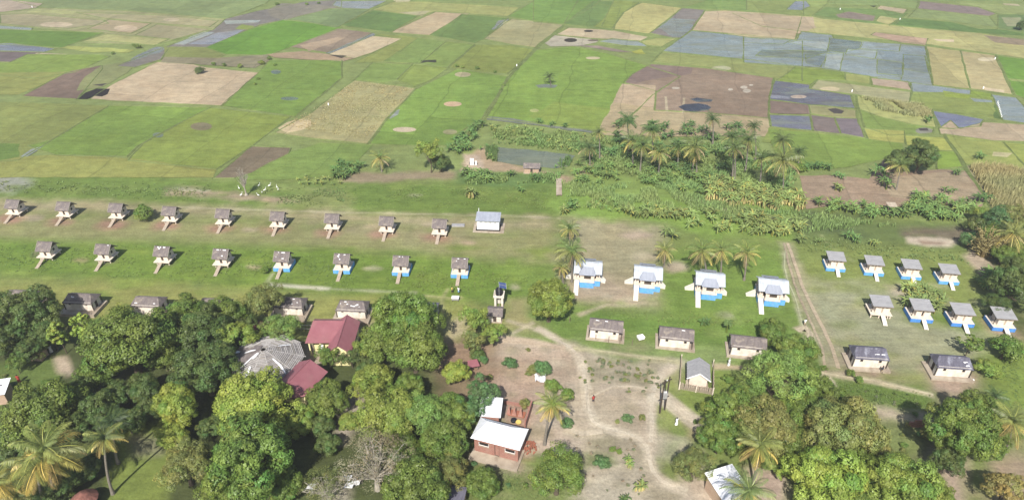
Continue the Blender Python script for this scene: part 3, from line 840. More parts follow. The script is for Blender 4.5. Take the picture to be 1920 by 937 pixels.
field('D', [(1730,25),(1830,28),(1850,42),(1740,36)], (216,196,150), bd=False)
field('D', [(1720,120),(1850,120),(1850,180),(1760,180)], (164,168,132), bd=False)
field('D', [(-100,90),(450,115),(520,130),(1560,225),(1900,275),(1900,400),(1210,300),(580,235),(360,212),(100,180)], (190,182,106))
field('D', [(-100,90),(450,118),(470,190),(350,230),(0,200)], (198,174,132), bd=False)
field('D', [(840,240),(870,220),(1225,262),(1210,308),(1040,290)], (206,170,136))
field('D', [(1600,240),(1900,270),(1900,310),(1680,290)], (166,144,110), bd=False)
field('D', [(1260,265),(1400,268),(1400,288),(1290,280)], (214,190,146), bd=False)
field('D', [(-20,250),(340,272),(370,215),(575,240),(590,262),(1205,315),(1225,440),(1255,580),(900,530),(500,460),(-20,425)], (158,170,188), True)
for p_ in ([(560,258),(790,285),(770,330),(665,358),(545,345)], [(880,402),(1050,425),(1055,512),(880,500)], [(1060,370),(1205,380),(1235,500),(1060,470)], [(400,370),(540,380),(500,455),(400,430)], [(100,340),(560,350),(400,400),(60,380)]):
    field('D', p_, rnd.choice([(124,134,124),(132,142,146),(140,152,160)]), True)
for p_ in ([(780,285),(1040,300),(1030,350),(760,330)], [(540,365),(655,360),(630,480),(520,458)], [(665,370),(680,335),(880,345),(870,400)], [(370,272),(560,290),(545,338),(280,290)], [(870,520),(1050,520),(1040,545),(900,540)], [(-20,255),(300,275),(250,300),(-20,290)]):
    field('D', p_, rnd.choice([(180,190,212),(170,182,204),(186,194,210)]), True)
field('D', [(1215,315),(1450,345),(1680,375),(1800,640),(1500,600),(1260,575)], (190,176,108))
field('D', [(1445,345),(1680,375),(1800,640),(1510,600)], (192,174,116))
field('D', ell(1620,402,60,14), (226,206,158), bd=False)
field('D', [(1600,590),(1740,610),(1740,628),(1610,612)], (222,198,152), bd=False)
field('D', [(1690,378),(1950,410),(1950,690),(1810,640)], (98,156,48))
field('D', [(1760,530),(1950,545),(1950,560),(1790,548)], (150,168,96), bd=False)
field('D', [(1110,560),(1335,590),(1515,612),(1510,640),(1120,622)], (164,176,200), True)
field('D', [(240,520),(330,455),(660,490),(670,545),(480,540),(430,575),(200,545)], (132,162,66))
field('D', [(670,500),(830,515),(835,570),(670,545)], (160,168,98))
field('D', [(840,530),(1090,553),(1112,612),(850,575)], (192,166,134))
field('D', [(430,600),(480,540),(1112,622),(1098,705),(740,640)], (176,170,116))
field('D', ell(560,604,70,16), (214,196,146), bd=False)
field('D', [(190,545),(430,572),(425,600),(700,642),(735,735),(430,710),(150,672)], (126,114,122), True)
field('D', [(150,640),(290,655),(290,672),(150,662)], (176,166,180), True, bd=False)
field('D', ell(350,655,55,12), (202,180,156), bd=False)
field('D', [(150,680),(430,712),(430,770),(160,765)], (150,126,108), bd=False)
field('D', [(155,775),(430,782),(445,885),(165,855)], (142,134,150), True)
field('D', [(420,712),(500,712),(740,745),(745,800),(600,795),(430,768)], (164,158,98))
field('D', [(545,738),(600,732),(660,752),(640,770),(590,768)], (92,84,78), True, name='black_mud_puddle', bd=False)
field('D', [(435,778),(590,795),(640,905),(450,885)], (136,120,110))
field('D', [(595,795),(745,800),(800,932),(640,905)], (134,120,120))
field('D', [(150,858),(800,935),(820,990),(100,960)], (140,160,80), bd=False)
field('D', [(1120,628),(1320,625),(1660,660),(1725,812),(1450,770),(1240,735),(1100,700)], (144,164,86))
field('D', [(1325,615),(1510,640),(1500,670),(1340,655)], (150,176,60), bd=False)
field('D', [(1510,612),(1650,635),(1650,665),(1500,655)], (134,166,56), bd=False)
field('D', [(1510,665),(1655,680),(1660,695),(1540,690)], (166,178,186), True, bd=False)
field('D', [(1655,638),(1820,658),(1874,720),(1950,800),(1950,845),(1725,812)], (160,172,192), True)
field('D', [(1680,700),(1725,812),(1670,800)], (96,134,70), bd=False)
field('D', [(740,645),(1100,705),(1250,740),(1280,860),(1100,840),(900,790),(760,735)], (178,184,116))
field('D', [(760,740),(900,790),(1110,840),(1270,860),(1260,900),(960,915),(800,860)], (128,160,76))
field('D', [(1250,748),(1420,772),(1605,808),(1580,852),(1400,870),(1310,865)], (148,144,176), True)
field('D', [(1300,870),(1380,815),(1440,870),(1600,825),(1950,845),(1950,960),(1500,950),(1310,905)], (200,176,136))
field('D', ell(1200,885,60,22), (150,146,124), bd=False)
field('D', [(1160,868),(1220,866),(1230,884),(1170,884)], (90,82,78), True, name='black_mud_puddle', bd=False)
field('D', [(800,865),(960,905),(960,960),(830,990)], (186,176,100), bd=False)
# --- right middle (view F)
field('F', [(700,200),(1000,215),(1000,310),(740,280)], (176,178,92))
field('F', [(0,200),(700,270),(980,310),(1000,400),(870,420),(600,480),(230,520),(60,420)], (124,160,68), bd=False)
field('F', [(1000,250),(1180,260),(1290,265),(1360,360),(1220,360),(1010,320)], (176,184,88))
field('F', [(1230,362),(1370,366),(1430,480),(1240,495)], (136,176,62))
field('F', [(1290,240),(1720,300),(1874,470),(1980,500),(1450,460)], (162,176,92))
field('F', [(1650,370),(1790,380),(1750,410),(1640,400)], (208,196,136), bd=False)
field('F', [(1730,300),(1980,320),(1980,480),(1874,465)], (160,176,84))
field('F', [(230,545),(420,540),(740,570),(850,420),(940,520),(1100,510),(1240,500),(1440,510),(1580,700),(1560,800),(1200,745),(800,790),(500,765),(280,790)], (176,148,116), bd=False)
field('F', [(850,560),(1240,520),(1440,525),(1560,700),(1300,740),(900,700)], (186,162,124), bd=False)
field('F', [(1450,470),(1700,470),(1980,510),(1980,880),(1640,800),(1590,700)], (178,166,110))
bund(poly_world([(1440 + 1290/3.904, 190 + 240/3.904), (1440 + 1420/3.904, 190 + 460/3.904), (1440 + 1590/3.904, 190 + 700/3.904)]), .9)
# hedgerow bank up the middle
for a_, b_ in (((905,232),(950,150)), ((950,150),(1000,95)), ((1000,95),(1055,50))):
    bund(poly_world([a_, b_]), 1.4, .35)
bo = bunds.build('field_bund', M['field']); bo.color = (*SG(124,146,84), 1); bo['kind'] = 'structure'

# ------------------------------------------------------------------ paths and tracks
def path(name, pts, w, c, jit=.12):
    wp = line_poly(pts, w)
    sheet(name, wp, c, M['field'], jit, 1.2)
def wig(pts, n=4, a=.6):
    out = []
    for i in range(len(pts) - 1):
        for k in range(n): t = k / n; out.append((pts[i][0] + (pts[i+1][0]-pts[i][0])*t + rnd.uniform(-a, a), pts[i][1] + (pts[i+1][1]-pts[i][1])*t + rnd.uniform(-a, a)*.5))
    return out + [pts[-1]]
path('wheel_rut', wig([(1477,455),(1489,490),(1502,530),(1520,570),(1540,608),(1560,650),(1572,690)]), .6, (214,190,152), .1)
path('wheel_rut', wig([(1470,455),(1478,490),(1489,530),(1505,570),(1524,612),(1541,650),(1549,700)]), .4, (206,184,146), .1)
for nm_, pts_, w_, c_ in PATHS: path(nm_, wig(pts_, 3), w_ * .7, tuple(min(255, q + 12) for q in c_), .1)
# pond and its water
sheet('pond_water', poly_world([(920,290),(935,276),(990,280),(1060,288),(1078,292),(1066,312),(1040,316),(1000,312),(960,308),(925,302)]), (140,150,140), M['wetfield'], .3, 2)
sheet('pond_water', poly_world([(907,224),(960,230),(1050,242),(1110,250),(1112,246),(1040,236),(960,222),(910,219)]), (140,142,132), M['wetfield'], .3, 2)
sheet('puddle', poly_world([(1003,160),(1020,158),(1046,160),(1040,165),(1010,165)]), (134,140,128), M['wetfield'], .2, 1)
# ================================================================== buildings
def wall_run(mb, x0, x1, y, z0, z1, t, ops=(), axis='x', m=0):
    """a wall along x (or y) with rectangular openings (a0, a1, b0, b1)"""
    def bx(a, b, c, d):
        if b - a < 1e-4 or d - c < 1e-4: return
        if axis == 'x': mb.box(a, b, y - t / 2, y + t / 2, c, d, m)
        else: mb.box(y - t / 2, y + t / 2, a, b, c, d, m)
    cur = x0
    for a0, a1, b0, b1 in sorted(ops):
        bx(cur, a0, z0, z1); bx(a0, a1, z0, b0); bx(a0, a1, b1, z1); cur = a1
    bx(cur, x1, z0, z1)

def shell(root, mat, x0, x1, y0, y1, z0, z1, front=(), back=(), left=(), right=(), t=.14, name='wall'):
    """four separate walls butted together"""
    a = MB(); wall_run(a, x0, x1, y0 + t/2, z0, z1, t, front); a.build(name, mat, root)
    a = MB(); wall_run(a, x0, x1, y1 - t/2, z0, z1, t, back); a.build(name, mat, root)
    a = MB(); wall_run(a, y0 + t, y1 - t, x0 + t/2, z0, z1, t, left, 'y'); a.build(name, mat, root)
    a = MB(); wall_run(a, y0 + t, y1 - t, x1 - t/2, z0, z1, t, right, 'y'); a.build(name, mat, root)

def opening(root, kind, x0, x1, y, z0, z1, axis='x', frame=True, mat=None, fm=None):
    """a door or window set back in its hole, with a frame"""
    b = MB(); d = .03
    if axis == 'x': b.box(x0, x1, y - d, y + d, z0, z1)
    else: b.box(y - d, y + d, x0, x1, z0, z1)
    o = b.build(kind, mat or M['dark'], root)
    if frame:
        f = MB(); w = .06
        for a0, a1, c0, c1 in ((x0, x0+w, z0, z1), (x1-w, x1, z0, z1), (x0+w, x1-w, z1-w, z1), (x0+w, x1-w, z0, z0+w)):
            if axis == 'x': f.box(a0, a1, y - .07, y - .031, c0, c1)
            else: f.box(y - .07, y - .031, a0, a1, c0, c1)
        f.build('frame', fm or M['wood'], o)
    return o

def courses(mb, x0, x1, yE, zE, yR, zR, n, th=.09, jag=.05, m=0, x0r=None, x1r=None):
    """roof slope laid in overlapping courses, eave (yE,zE) to ridge (yR,zR)"""
    x0r = x0 if x0r is None else x0r; x1r = x1 if x1r is None else x1r
    for i in range(n):
        t0 = i / n - .02; t1 = (i + 1) / n + .05 * (i < n - 1)
        k = max(6, int((x1 - x0) / .35)); vs = []; fs = []
        for j in range(k + 1):
            s_ = j / k
            ta = t0 - rnd.uniform(0, jag) / n * 2
            for t_, lift in ((ta, .05 + rnd.uniform(-.012, .012)), (t1, .0)):
                xa = x0 + (x0r - x0) * t_; xb = x1 + (x1r - x1) * t_
                y = yE + (yR - yE) * t_; z = zE + (zR - zE) * t_
                vs.append((xa + (xb - xa) * s_, y, z + lift))
                vs.append((xa + (xb - xa) * s_, y, z + lift - th))
        for j in range(k):
            a = j * 4; b = a + 4
            fs += [(a, b, b+2, a+2), (a+1, a+3, b+3, b+1), (a, a+1, b+1, b), (a+2, b+2, b+3, a+3)]
        fs += [(0, 2, 3, 1), (k*4, k*4+1, k*4+3, k*4+2)]
        mb.add(vs, fs, m)

def gable_tri(mb, x, y0, y1, z0, zr, t, m=0, yr=None):
    yr = (y0 + y1) / 2 if yr is None else yr
    mb.add([(x-t/2,y0,z0),(x-t/2,y1,z0),(x-t/2,yr,zr),(x+t/2,y0,z0),(x+t/2,y1,z0),(x+t/2,yr,zr)],
           [(0,2,1),(3,4,5),(0,1,4,3),(1,2,5,4),(2,0,3,5)], m)

def plank_ramp(root, x, y0, z0, y1, w, mat, n=9):
    """sloping ramp of cross planks on two rails"""
    r = MB()
    for s in (-1, 1): r.beam((x + s * w * .38, y0, z0 - .09), (x + s * w * .38, y1, -.02), .08, .1)
    for i in range(n):
        a = i / n + .004; b = (i + 1) / n - .012
        ya = y0 + (y1 - y0) * a; yb = y0 + (y1 - y0) * b
        za = z0 + (.05 - z0) * a; zb = z0 + (.05 - z0) * b
        r.slab([(x-w/2, ya, za), (x+w/2, ya, za), (x+w/2, yb, zb), (x-w/2, yb, zb)], .04)
    r.build('ramp', mat, root)

# ---- small stilt hut with grey roof --------------------------------
def stilt_hut(blue=False, patches=0, seed=0, dark=False):
    global rnd
    rnd = random.Random(100 + seed)
    root = empty('stilt_hut', (0, 0, 0))
    zp = .78
    MB().box(-1.78, 1.78, -1.85, 1.45, zp - .12, zp).build('platform', M['floor'], root)
    for x in (-1.35, 0, 1.35):
        for y in (-1.3, 1.1):
            MB().box(x-.1, x+.1, y-.1, y+.1, -.05, zp - .12).build('stilt', M['cream'], root)
    shell(root, M['cream'], -1.25, 1.25, -1.15, 1.2, zp, 2.15, front=[(-.28, .28, zp, 2.0)], right=[(-.2, .35, 1.35, 1.85)])
    opening(root, 'door', -.28, .28, -1.05, zp, 2.0, mat=M['dwood'])
    opening(root, 'window', -.2, .35, 1.2, 1.35, 1.85, 'y', frame=False)
    for gx_ in (-1.18, 1.18): g = MB(); gable_tri(g, gx_, -1.15, 1.2, 2.15, 3.05, .12); g.build('gable', M['wood'], root)
    r = MB()
    courses(r, -1.68, 1.68, -1.5, 1.93, 0, 3.18, 6)
    courses(r, -1.68, 1.68, 1.55, 1.93, 0, 3.18, 6)
    r.box(-1.7, 1.7, -.12, .12, 3.16, 3.24)
    rf = r.build('roof', M['thatch'], root)
    for s in (-1, 1):
        e = MB(); e.beam((s*1.72, -1.56, 1.93), (s*1.72, 0, 3.25), .07, .1); e.beam((s*1.72, 1.6, 1.93), (s*1.72, 0, 3.25), .07, .1)
        e.build('bargeboard', M['thatch_edge'], root)
    for k in range(patches):
        x = rnd.uniform(-1.4, 1.0); w = rnd.uniform(.1, .42); t = rnd.choice((.93, .93, .9, rnd.uniform(.3, .8)))
        y = -1.5 * (1 - t); z = 1.93 + 1.25 * t
        MB().slab([(x, y-.1, z+.0), (x+w, y-.1, z+.0), (x+w*.9, y+.03, z+.13), (x+.03, y+.05, z+.14)], .015).build('roof_patch', M['patch'], rf)
    if blue:
        for x0, x1 in ((-1.8, -.42), (.42, 1.8)):
            MB().box(x0, x1, -1.93, -1.88, .02, zp - .02).build('skirt', M['blue'], root)
        MB().box(-1.85, -1.8, -1.88, 1.45, .02, zp - .02).build('skirt', M['blue'], root)
        MB().box(1.8, 1.85, -1.88, 1.45, .02, zp - .02).build('skirt', M['blue'], root)
        MB().box(-1.8, 1.8, 1.47, 1.52, .02, zp - .02).build('skirt', M['blue'], root)
    plank_ramp(root, -.1, -1.86, zp, -4.15, .74, M['rampw'])
    MB().box(-.5, .3, -4.4, -4.16, -.05, .07).build('ramp_foot', M['plinth'], root)
    return root

ORD = ['first', 'second', 'third', 'fourth', 'fifth', 'sixth', 'seventh', 'eighth', 'ninth', 'tenth']
ROWA = [(27,393),(122,397),(220,400),(320,406),(420,411),(522,416),(624,420),(726,425),(825,430)]
ROWB = [(88,473),(197,478),(307,482),(417,487)]
ROWBB = [(531,492),(643,496),(753,500),(863,504)]
gA = 'grey-roofed stilt huts in the rear row'; gB = 'grey-roofed stilt huts in the front row'; gC = 'stilt huts with a blue skirt on the left'
proto = [stilt_hut(seed=i) for i in range(2)]
for i, (u, v) in enumerate(ROWA):
    o = proto[0] if i == 0 else (proto[1] if i == 1 else copy_tree(proto[i % 2]))
    o.location = at(u + (960 - u) * .009, v + 7); o.rotation_euler.z = R(-4.8); o.scale = (.84, .94, 1.0)
    extra = [' at the left edge', '', ', left of the bush', ', right of the bush', '', '', '', '', ', next to the white block'][i]
    tag(o, 'plain stilt hut, %s from left in rear row%s' % (ORD[i], extra), 'hut', gA)
for i, (u, v) in enumerate(ROWB):
    o = stilt_hut(patches=(0, 1, 7, 6)[i], seed=20 + i)
    o.location = at(u + (960 - u) * .009, v + 7); o.rotation_euler.z = R(-4.6); o.scale = (.84, .94, 1.0)
    tag(o, ('stilt hut with %s, %s from left in second row' % (('dark even grey roof', 'grey roof with a pale ridge corner', 'grey roof edged with white scraps', 'grey roof speckled with white scraps')[i], ORD[i])), 'hut', gB)
for i, (u, v) in enumerate(ROWBB):
    o = stilt_hut(True, (9, 6, 2, 3)[i], 40 + i)
    o.location = at(u + (960 - u) * .009, v + 7); o.rotation_euler.z = R(-4.4); o.scale = (.84, .94, 1.0)
    tag(o, ('stilt hut with bright blue skirt, %s' % ('leftmost of its four, roof ridge edged with white', 'second of its four from the left', 'third of its four, beside the bare oval patch', 'rightmost of its four, above the pale chest')[i]), 'hut', gC)

# ---- large tin roofed house on blue base ---------------------------
def tin_house(seed=0):
    root = empty('raised_tin_house', (0, 0, 0))
    zp = 1.15
    MB().box(-2.7, 2.7, -1.9, 2.1, .0, zp).build('base', M['blue'], root)
    MB().box(-1.5, 1.4, -2.6, -1.9, .0, zp - .004).build('base', M['blue'], root)
    MB().box(-2.78, 2.78, -1.98, 2.18, zp, zp + .1).build('platform', M['floor'], root)
    MB().box(-1.58, 1.48, -2.68, -1.98, zp, zp + .096).build('platform', M['floor'], root)
    z0 = zp + .1; z1 = 2.75
    shell(root, M['cream'], -2.1, 2.1, -1.3, 1.6, z0, z1, front=[(-1.75, -1.25, z0, 2.6), (1.45, 1.85, z0, 2.5)], left=[(-.6, .6, 1.7, 2.4)], right=[(-.6, .6, 1.7, 2.4)])
    opening(root, 'door', -1.75, -1.25, -1.22, z0, 2.6, mat=M['dwood'])
    opening(root, 'door', 1.45, 1.85, -1.22, z0, 2.5, mat=M['dwood'])
    opening(root, 'window', -.6, .6, -2.02, 1.7, 2.4, 'y', frame=False); opening(root, 'window', -.6, .6, 2.02, 1.7, 2.4, 'y', frame=False)
    for x, y in ((-1.42, -2.5), (1.32, -2.5), (-2.45, -1.65), (2.45, -1.65), (-2.45, 1.85), (2.45, 1.85)):
        MB().box(x-.1, x+.1, y-.1, y+.1, z0, 2.75 - .05).build('column', M['cream'], root)
    a = MB(); wall_run(a, -1.3, 1.2, -2.3, z0, 2.62, .1, [(-.72, .72, z0 + .45, 2.5)]); a.build('bay_wall', M['cream'], root)
    w = opening(root, 'window', -.72, .72, -2.28, z0 + .45, 2.5, frame=False)
    for k in range(6): MB().box(-.6 + k * .22, -.54 + k * .22, -2.34, -2.311, z0 + .45, 2.5).build('window_bar', M['wood'], w)
    # main gable in sheets, front and back porch roofs in greyer sheet
    xs = [-2.95, -1.97, -.99, 0, .99, 1.97, 2.95]
    for i in range(6):
        for sgn in (-1, 1):
            a = MB(); a.slab([(xs[i], sgn * 2.3, 2.68), (xs[i+1] + .02, sgn * 2.3, 2.68), (xs[i+1] + .02, sgn * .02, 3.75), (xs[i], sgn * .02, 3.75)], .03)
            a.build('roof_sheet', M['tin'], root, loc=(0, 0, (i % 2) * .008))
    MB().box(-2.96, 2.96, -.14, .14, 3.765, 3.79).build('ridge_cap', M['tin'], root)
    for sgn, nm in ((-1, 'porch_roof'), (1, 'porch_roof')):
        a = MB()
        a.slab([(-1.75, sgn * 2.8, 2.72), (1.6, sgn * 2.8, 2.72), (1.05, sgn * 1.1, 3.42), (-1.15, sgn * 1.1, 3.42)], .035)
        a.slab([(-1.75, sgn * 2.8, 2.72), (-1.15, sgn * 1.1, 3.42), (-1.75, sgn * 2.0, 2.85)], .03)
        a.slab([(1.6, sgn * 2.8, 2.72), (1.05, sgn * 1.1, 3.42), (1.6, sgn * 2.0, 2.85)], .03)
        a.build(nm, M['tin_grey'], root)
    for gx_ in (-2.03, 2.03): g = MB(); gable_tri(g, gx_, -1.3, 1.6, z1, 3.5, .12, yr=.1); g.build('gable', M['cream'], root)
    # ramps
    def rmp(pts, w):
        a, b = Vector(pts[0]), Vector(pts[1]); d = (b - a); d.z = 0; d.normalize(); n = Vector((-d.y, d.x, 0)) * w / 2
        r = MB(); r.add([a - n, a + n, b + n, b - n, a - n - Vector((0,0,a.z)), a + n - Vector((0,0,a.z)), b + n - Vector((0,0,b.z+.05)), b - n - Vector((0,0,b.z+.05))],
                        [(0,1,2,3),(4,7,6,5),(0,4,5,1),(1,5,6,2),(2,6,7,3),(3,7,4,0)])
        r.build('ramp', M['rampc'], root)
    rmp([(-2.2, -1.99, 1.09), (-2.2, -5.1, .04)], .95)
    rmp([(-2.79, .3, 1.09), (-4.6, .3, .04)], .9)
    rmp([(2.79, -.2, 1.09), (3.9, -.4, .3)], .8)
    return root
th = tin_house()
BIG = [(1101,524),(1212,534),(1326,546),(1442,558)]
for i, (u, v) in enumerate(BIG):
    o = th if i == 0 else copy_tree(th)
    o.location = at(u, v); o.rotation_euler.z = R((-7, -9, -9.5, -10)[i]); o.scale = (.84, .98, 1.02)
    tag(o, 'blue-based metal-roofed house, ' + ('leftmost, partly behind a coconut palm', 'second from the left, on bare ground', 'third from the left, in front of the three palms', 'rightmost, beside the dirt track')[i], 'house', 'metal-roofed houses on blue bases')

# ---- long low house ------------------------------------------------
def long_house(kind, seed=0, patches=0):
    global rnd
    rnd = random.Random(300 + seed)
    root = empty('long_house', (0, 0, 0))
    zp = .28 if kind != 'left' else .55
    pl = {'left': (-3.7, 3.6, -2.6, 2.0), 'mid': (-3.45, 3.45, -1.75, 1.9), 'right': (-3.7, 3.5, -2.1, 1.9)}[kind]
    MB().box(pl[0], pl[1], pl[2], pl[3], -.05, zp).build('plinth', M['plinth'], root)
    m = M['wall']; z1 = 2.15 if kind != 'left' else 2.3
    x0, x1, y0, y1 = -2.75, 2.75, -1.3, 1.3
    if kind == 'left': ops = [(-1.95, -1.5, 1.65, 2.0), (1.5, 1.95, 1.65, 2.0)]
    else: ops = [(-1.85, -1.35, 1.3, 2.0), (1.35, 1.85, 1.3, 2.0)]
    x0m = x0; x1m = x1 if kind != 'mid' else 2.35
    xs = [x0m, -.85, .85, x1m]
    for i in range(3):         # the front is built of three panels
        a = MB(); wall_run(a, xs[i] + (.006 if i else 0), xs[i+1] - (.006 if i < 2 else 0), y0 + .07, zp, z1, .14, [q for q in ops if xs[i] < q[0] < xs[i+1]])
        a.build('wall_panel', m, root)
    for q in ops: opening(root, 'window', q[0], q[1], y0 + .08, q[2], q[3], mat=M['dark'])
    a = MB(); wall_run(a, x0, x1m, y1 - .07, zp, z1, .14); a.build('wall', m, root)
    a = MB(); wall_run(a, y0 + .14, y1 - .14, x0 + .07, zp, z1, .14, [(-.3, .4, zp, 1.8)], 'y'); a.build('wall', m, root)
    a = MB(); wall_run(a, y0 + .14, y1 - .14, x1m - .07, zp, z1, .14, [(-.3, .4, zp, 1.8)], 'y'); a.build('wall', m, root)
    opening(root, 'door', -.3, .4, x1m - .06, zp, 1.8, 'y', mat=M['dwood']); opening(root, 'door', -.3, .4, x0 + .06, zp, 1.8, 'y', mat=M['dwood'])
    for x in ((-2.95, 2.9) if kind == 'mid' else (-2.95, 2.95)):
        for y in (-1.3, 1.45):
            MB().box(x-.06, x+.06, y-.06, y+.06, zp, z1).build('post', M['dwood'], root)
    rm = M['thatch'] if kind in ('mid', 'left') else M['slate']
    r = MB(); zr = 3.05 if kind != 'left' else 3.2
    ze = 1.98 if kind != 'left' else 2.12; ye = -1.45
    hip = .75 if kind == 'left' else (.45 if kind == 'right' else 0)
    xe = 3.05
    courses(r, -xe, xe, ye, ze, 0, zr, 6, x0r=-xe + hip, x1r=xe - hip, th=.12 if kind == 'left' else .08)
    courses(r, -xe, xe, 1.75, ze, 0, zr, 6, x0r=-xe + hip, x1r=xe - hip, th=.12 if kind == 'left' else .08)
    if hip:
        for s in (-1, 1):
            r.slab([(s*xe, ye, ze), (s*xe, 1.75, ze), (s*(xe-hip), 0, zr+.02)], .1)
    r.tube([(-xe + hip, 0, zr + .01), (0, 0, zr + .04), (xe - hip, 0, zr + .01)], .1, 6)
    rf = r.build('roof', rm, root)
    if not hip:
        for gx_ in (x0 + .07, x1m - .07): g = MB(); gable_tri(g, gx_, y0, y1, z1, zr - .1, .12); g.build('gable', M['wood'], root)
    for k in range(patches):
        x = rnd.uniform(-2.3, 1.7) if kind != 'right' else rnd.uniform(.1, 2.3); w = rnd.uniform(.12, .7); t = rnd.uniform(.3, .95) if kind == 'left' else (.88 if kind == 'mid' else rnd.uniform(.25, .6))
        y = ye * (1 - t); z = ze + (zr - ze) * t
        MB().slab([(x, y-.03, z+.045), (x+w, y-.03, z+.045), (x+w*.9, y+.07, z+.125), (x+.03, y+.07, z+.125)], .01).build('roof_patch', M['patch'], rf)
    return root
gL = 'long white houses with grey roofs'
for (u, v, rot, lab, pt) in ((160,578,-4,'long white house with rounded grey thatch, left of the leafy thicket',2),(285,584,-4,'long house half hidden by the thicket, white wall end showing',2),
                          (408,588,-4,'long house of which only the grey ridge shows above the thicket',0),(548,586,-4,'long white house in part shade right of the feathery olive tree',4),(664,592,-4,'long white house behind the maroon roof, roof streaked pale',8),
                          (50,572,-4,'long house behind the dark trees at the left edge, ridge only',0)):
    o = long_house('left', int(u), pt); o.scale = (.84, .9, .95); o.location = at(u, v); o.rotation_euler.z = R(rot)
    tag(o, lab, 'house', gL)
for i, (u, v) in enumerate(((1135,628),(1265,644),(1398,660))):
    o = long_house('mid', i, (3, 1, 0)[i]); o.scale = (.88, .95, .98); o.location = at(u, v); o.rotation_euler.z = R(-9.9)
    tag(o, ('long white house with two small windows, nearest the round green tree', 'long white house right of the white tank on the grass', 'long white house at the edge of the tall right-hand trees')[i], 'house', gL)
for i, (u, v) in enumerate(((1623,680),(1776,697))):
    o = long_house('right', i, (4, 5)[i]); o.scale = (.84, .97, .97); o.location = at(u, v); o.rotation_euler.z = R((-6, -6)[i])
    tag(o, ('long white house with bluish roof and letter-like white marks', 'long white house with bluish roof and a row of white stones before it')[i], 'house', gL)

# ---- cream hut with flat pale roof and raised side platform ---------
def flat_hut(blue=True, open_door=False, deep=False):
    root = empty('flat_roofed_hut', (0, 0, 0))
    zp = .82
    MB().box(-2.1, 1.9, -1.9, 1.7, zp - .1, zp).build('platform', M['floor'], root)
    for x in (-1.9, -.4, 1.2, 1.65):
        for y in (-1.6, 1.4): MB().box(x-.1, x+.1, y-.1, y+.1, -.05, zp-.1).build('stilt', M['cream'], root)
    z1 = 2.55
    shell(root, M['cream'], -1.15, 1.45, -1.1, 1.3, zp, z1, front=[(-.85, -.35, 1.95, 2.15), (-.12, .3, zp, 2.35), (.6, 1.1, 1.95, 2.15)], left=[(-.4, .4, 1.6, 2.2)])
    for a, b in ((-.85, -.35), (.6, 1.1)): opening(root, 'window', a, b, -1.03, 1.95, 2.15, frame=False)
    opening(root, 'door', -.12, .3, -1.03 if not open_door else -.9, zp, 2.35, mat=M['dark'] if open_door else M['rampw'], fm=M['cream'])
    opening(root, 'window', -.4, .4, -1.08, 1.6, 2.2, 'y', frame=False)
    for x in (-1.75,):
        for y in (-.95, 1.25): MB().box(x-.05, x+.05, y-.05, y+.05, zp, 2.6).build('post', M['dwood'], root)
    xs = [-1.95, -1.02, -.09, .84, 1.77]
    for i in range(4):
        a = MB(); a.slab([(xs[i], -1.55, 2.58), (xs[i+1] + .03, -1.55, 2.58), (xs[i+1] + .03, 1.75, 3.02), (xs[i], 1.75, 3.02)], .05)
        a.build('roof_sheet', M['asb'], root, loc=(0, 0, (i % 2) * .012))
    f = MB(); f.box(-1.95, 1.8, -1.6, -1.56, 2.45, 2.6); f.build('fascia', M['wood'], root)
    if blue:
        bm = M['dblue'] if deep else M['blue']
        for x0, x1 in ((-2.12, -.3), (.6, 1.9)): MB().box(x0, x1, -1.97, -1.92, .02, zp - .02).build('skirt', bm, root)
        MB().box(-2.17, -2.12, -1.92, 1.7, .02, zp + .0).build('skirt', bm, root)
        MB().box(1.92, 1.97, -1.9, 1.7, .02, zp - .02).build('skirt', bm, root)
        MB().box(-2.1, 1.9, 1.72, 1.77, .02, zp - .02).build('skirt', bm, root)
    plank_ramp(root, .15, -1.91, zp, -4.1, .78, M['rampc'])
    return root
fh = flat_hut(); fd = flat_hut(True, False, True); fo = flat_hut(True, True, True); fn = flat_hut(False)
R1 = [(1563,497),(1634,505),(1703,512),(1773,521)]; R2 = [(1646,583),(1721,590),(1797,598),(1873,606)]
for i, (u, v) in enumerate(R1):
    o = fh if i == 0 else copy_tree(fh)
    o.location = at(u, v + 3); o.rotation_euler.z = R(-8.5); o.scale = (.82,) * 3
    tag(o, 'blue-skirted flat-roofed hut, back row, ' + ('leftmost, nearest the track', 'second from the left', 'second from the right, above the clump of arching leaves', 'rightmost')[i], 'hut', 'flat-roofed huts in the back right row')
for i, (u, v) in enumerate(R2):
    o = (fn, fo, fd, None)[i] or copy_tree(fd)
    o.location = at(u, v + 3); o.rotation_euler.z = R(-7); o.scale = (.86,) * 3
    tag(o, ('flat-roofed cream hut without skirt, on bare stilts', 'flat-roofed hut with deep blue skirt and its door open', 'flat-roofed hut with deep blue skirt behind the sparse young tree', 'flat-roofed hut with deep blue skirt on brown soil under the dark tree')[i], 'hut', 'flat-roofed huts in the front right row')

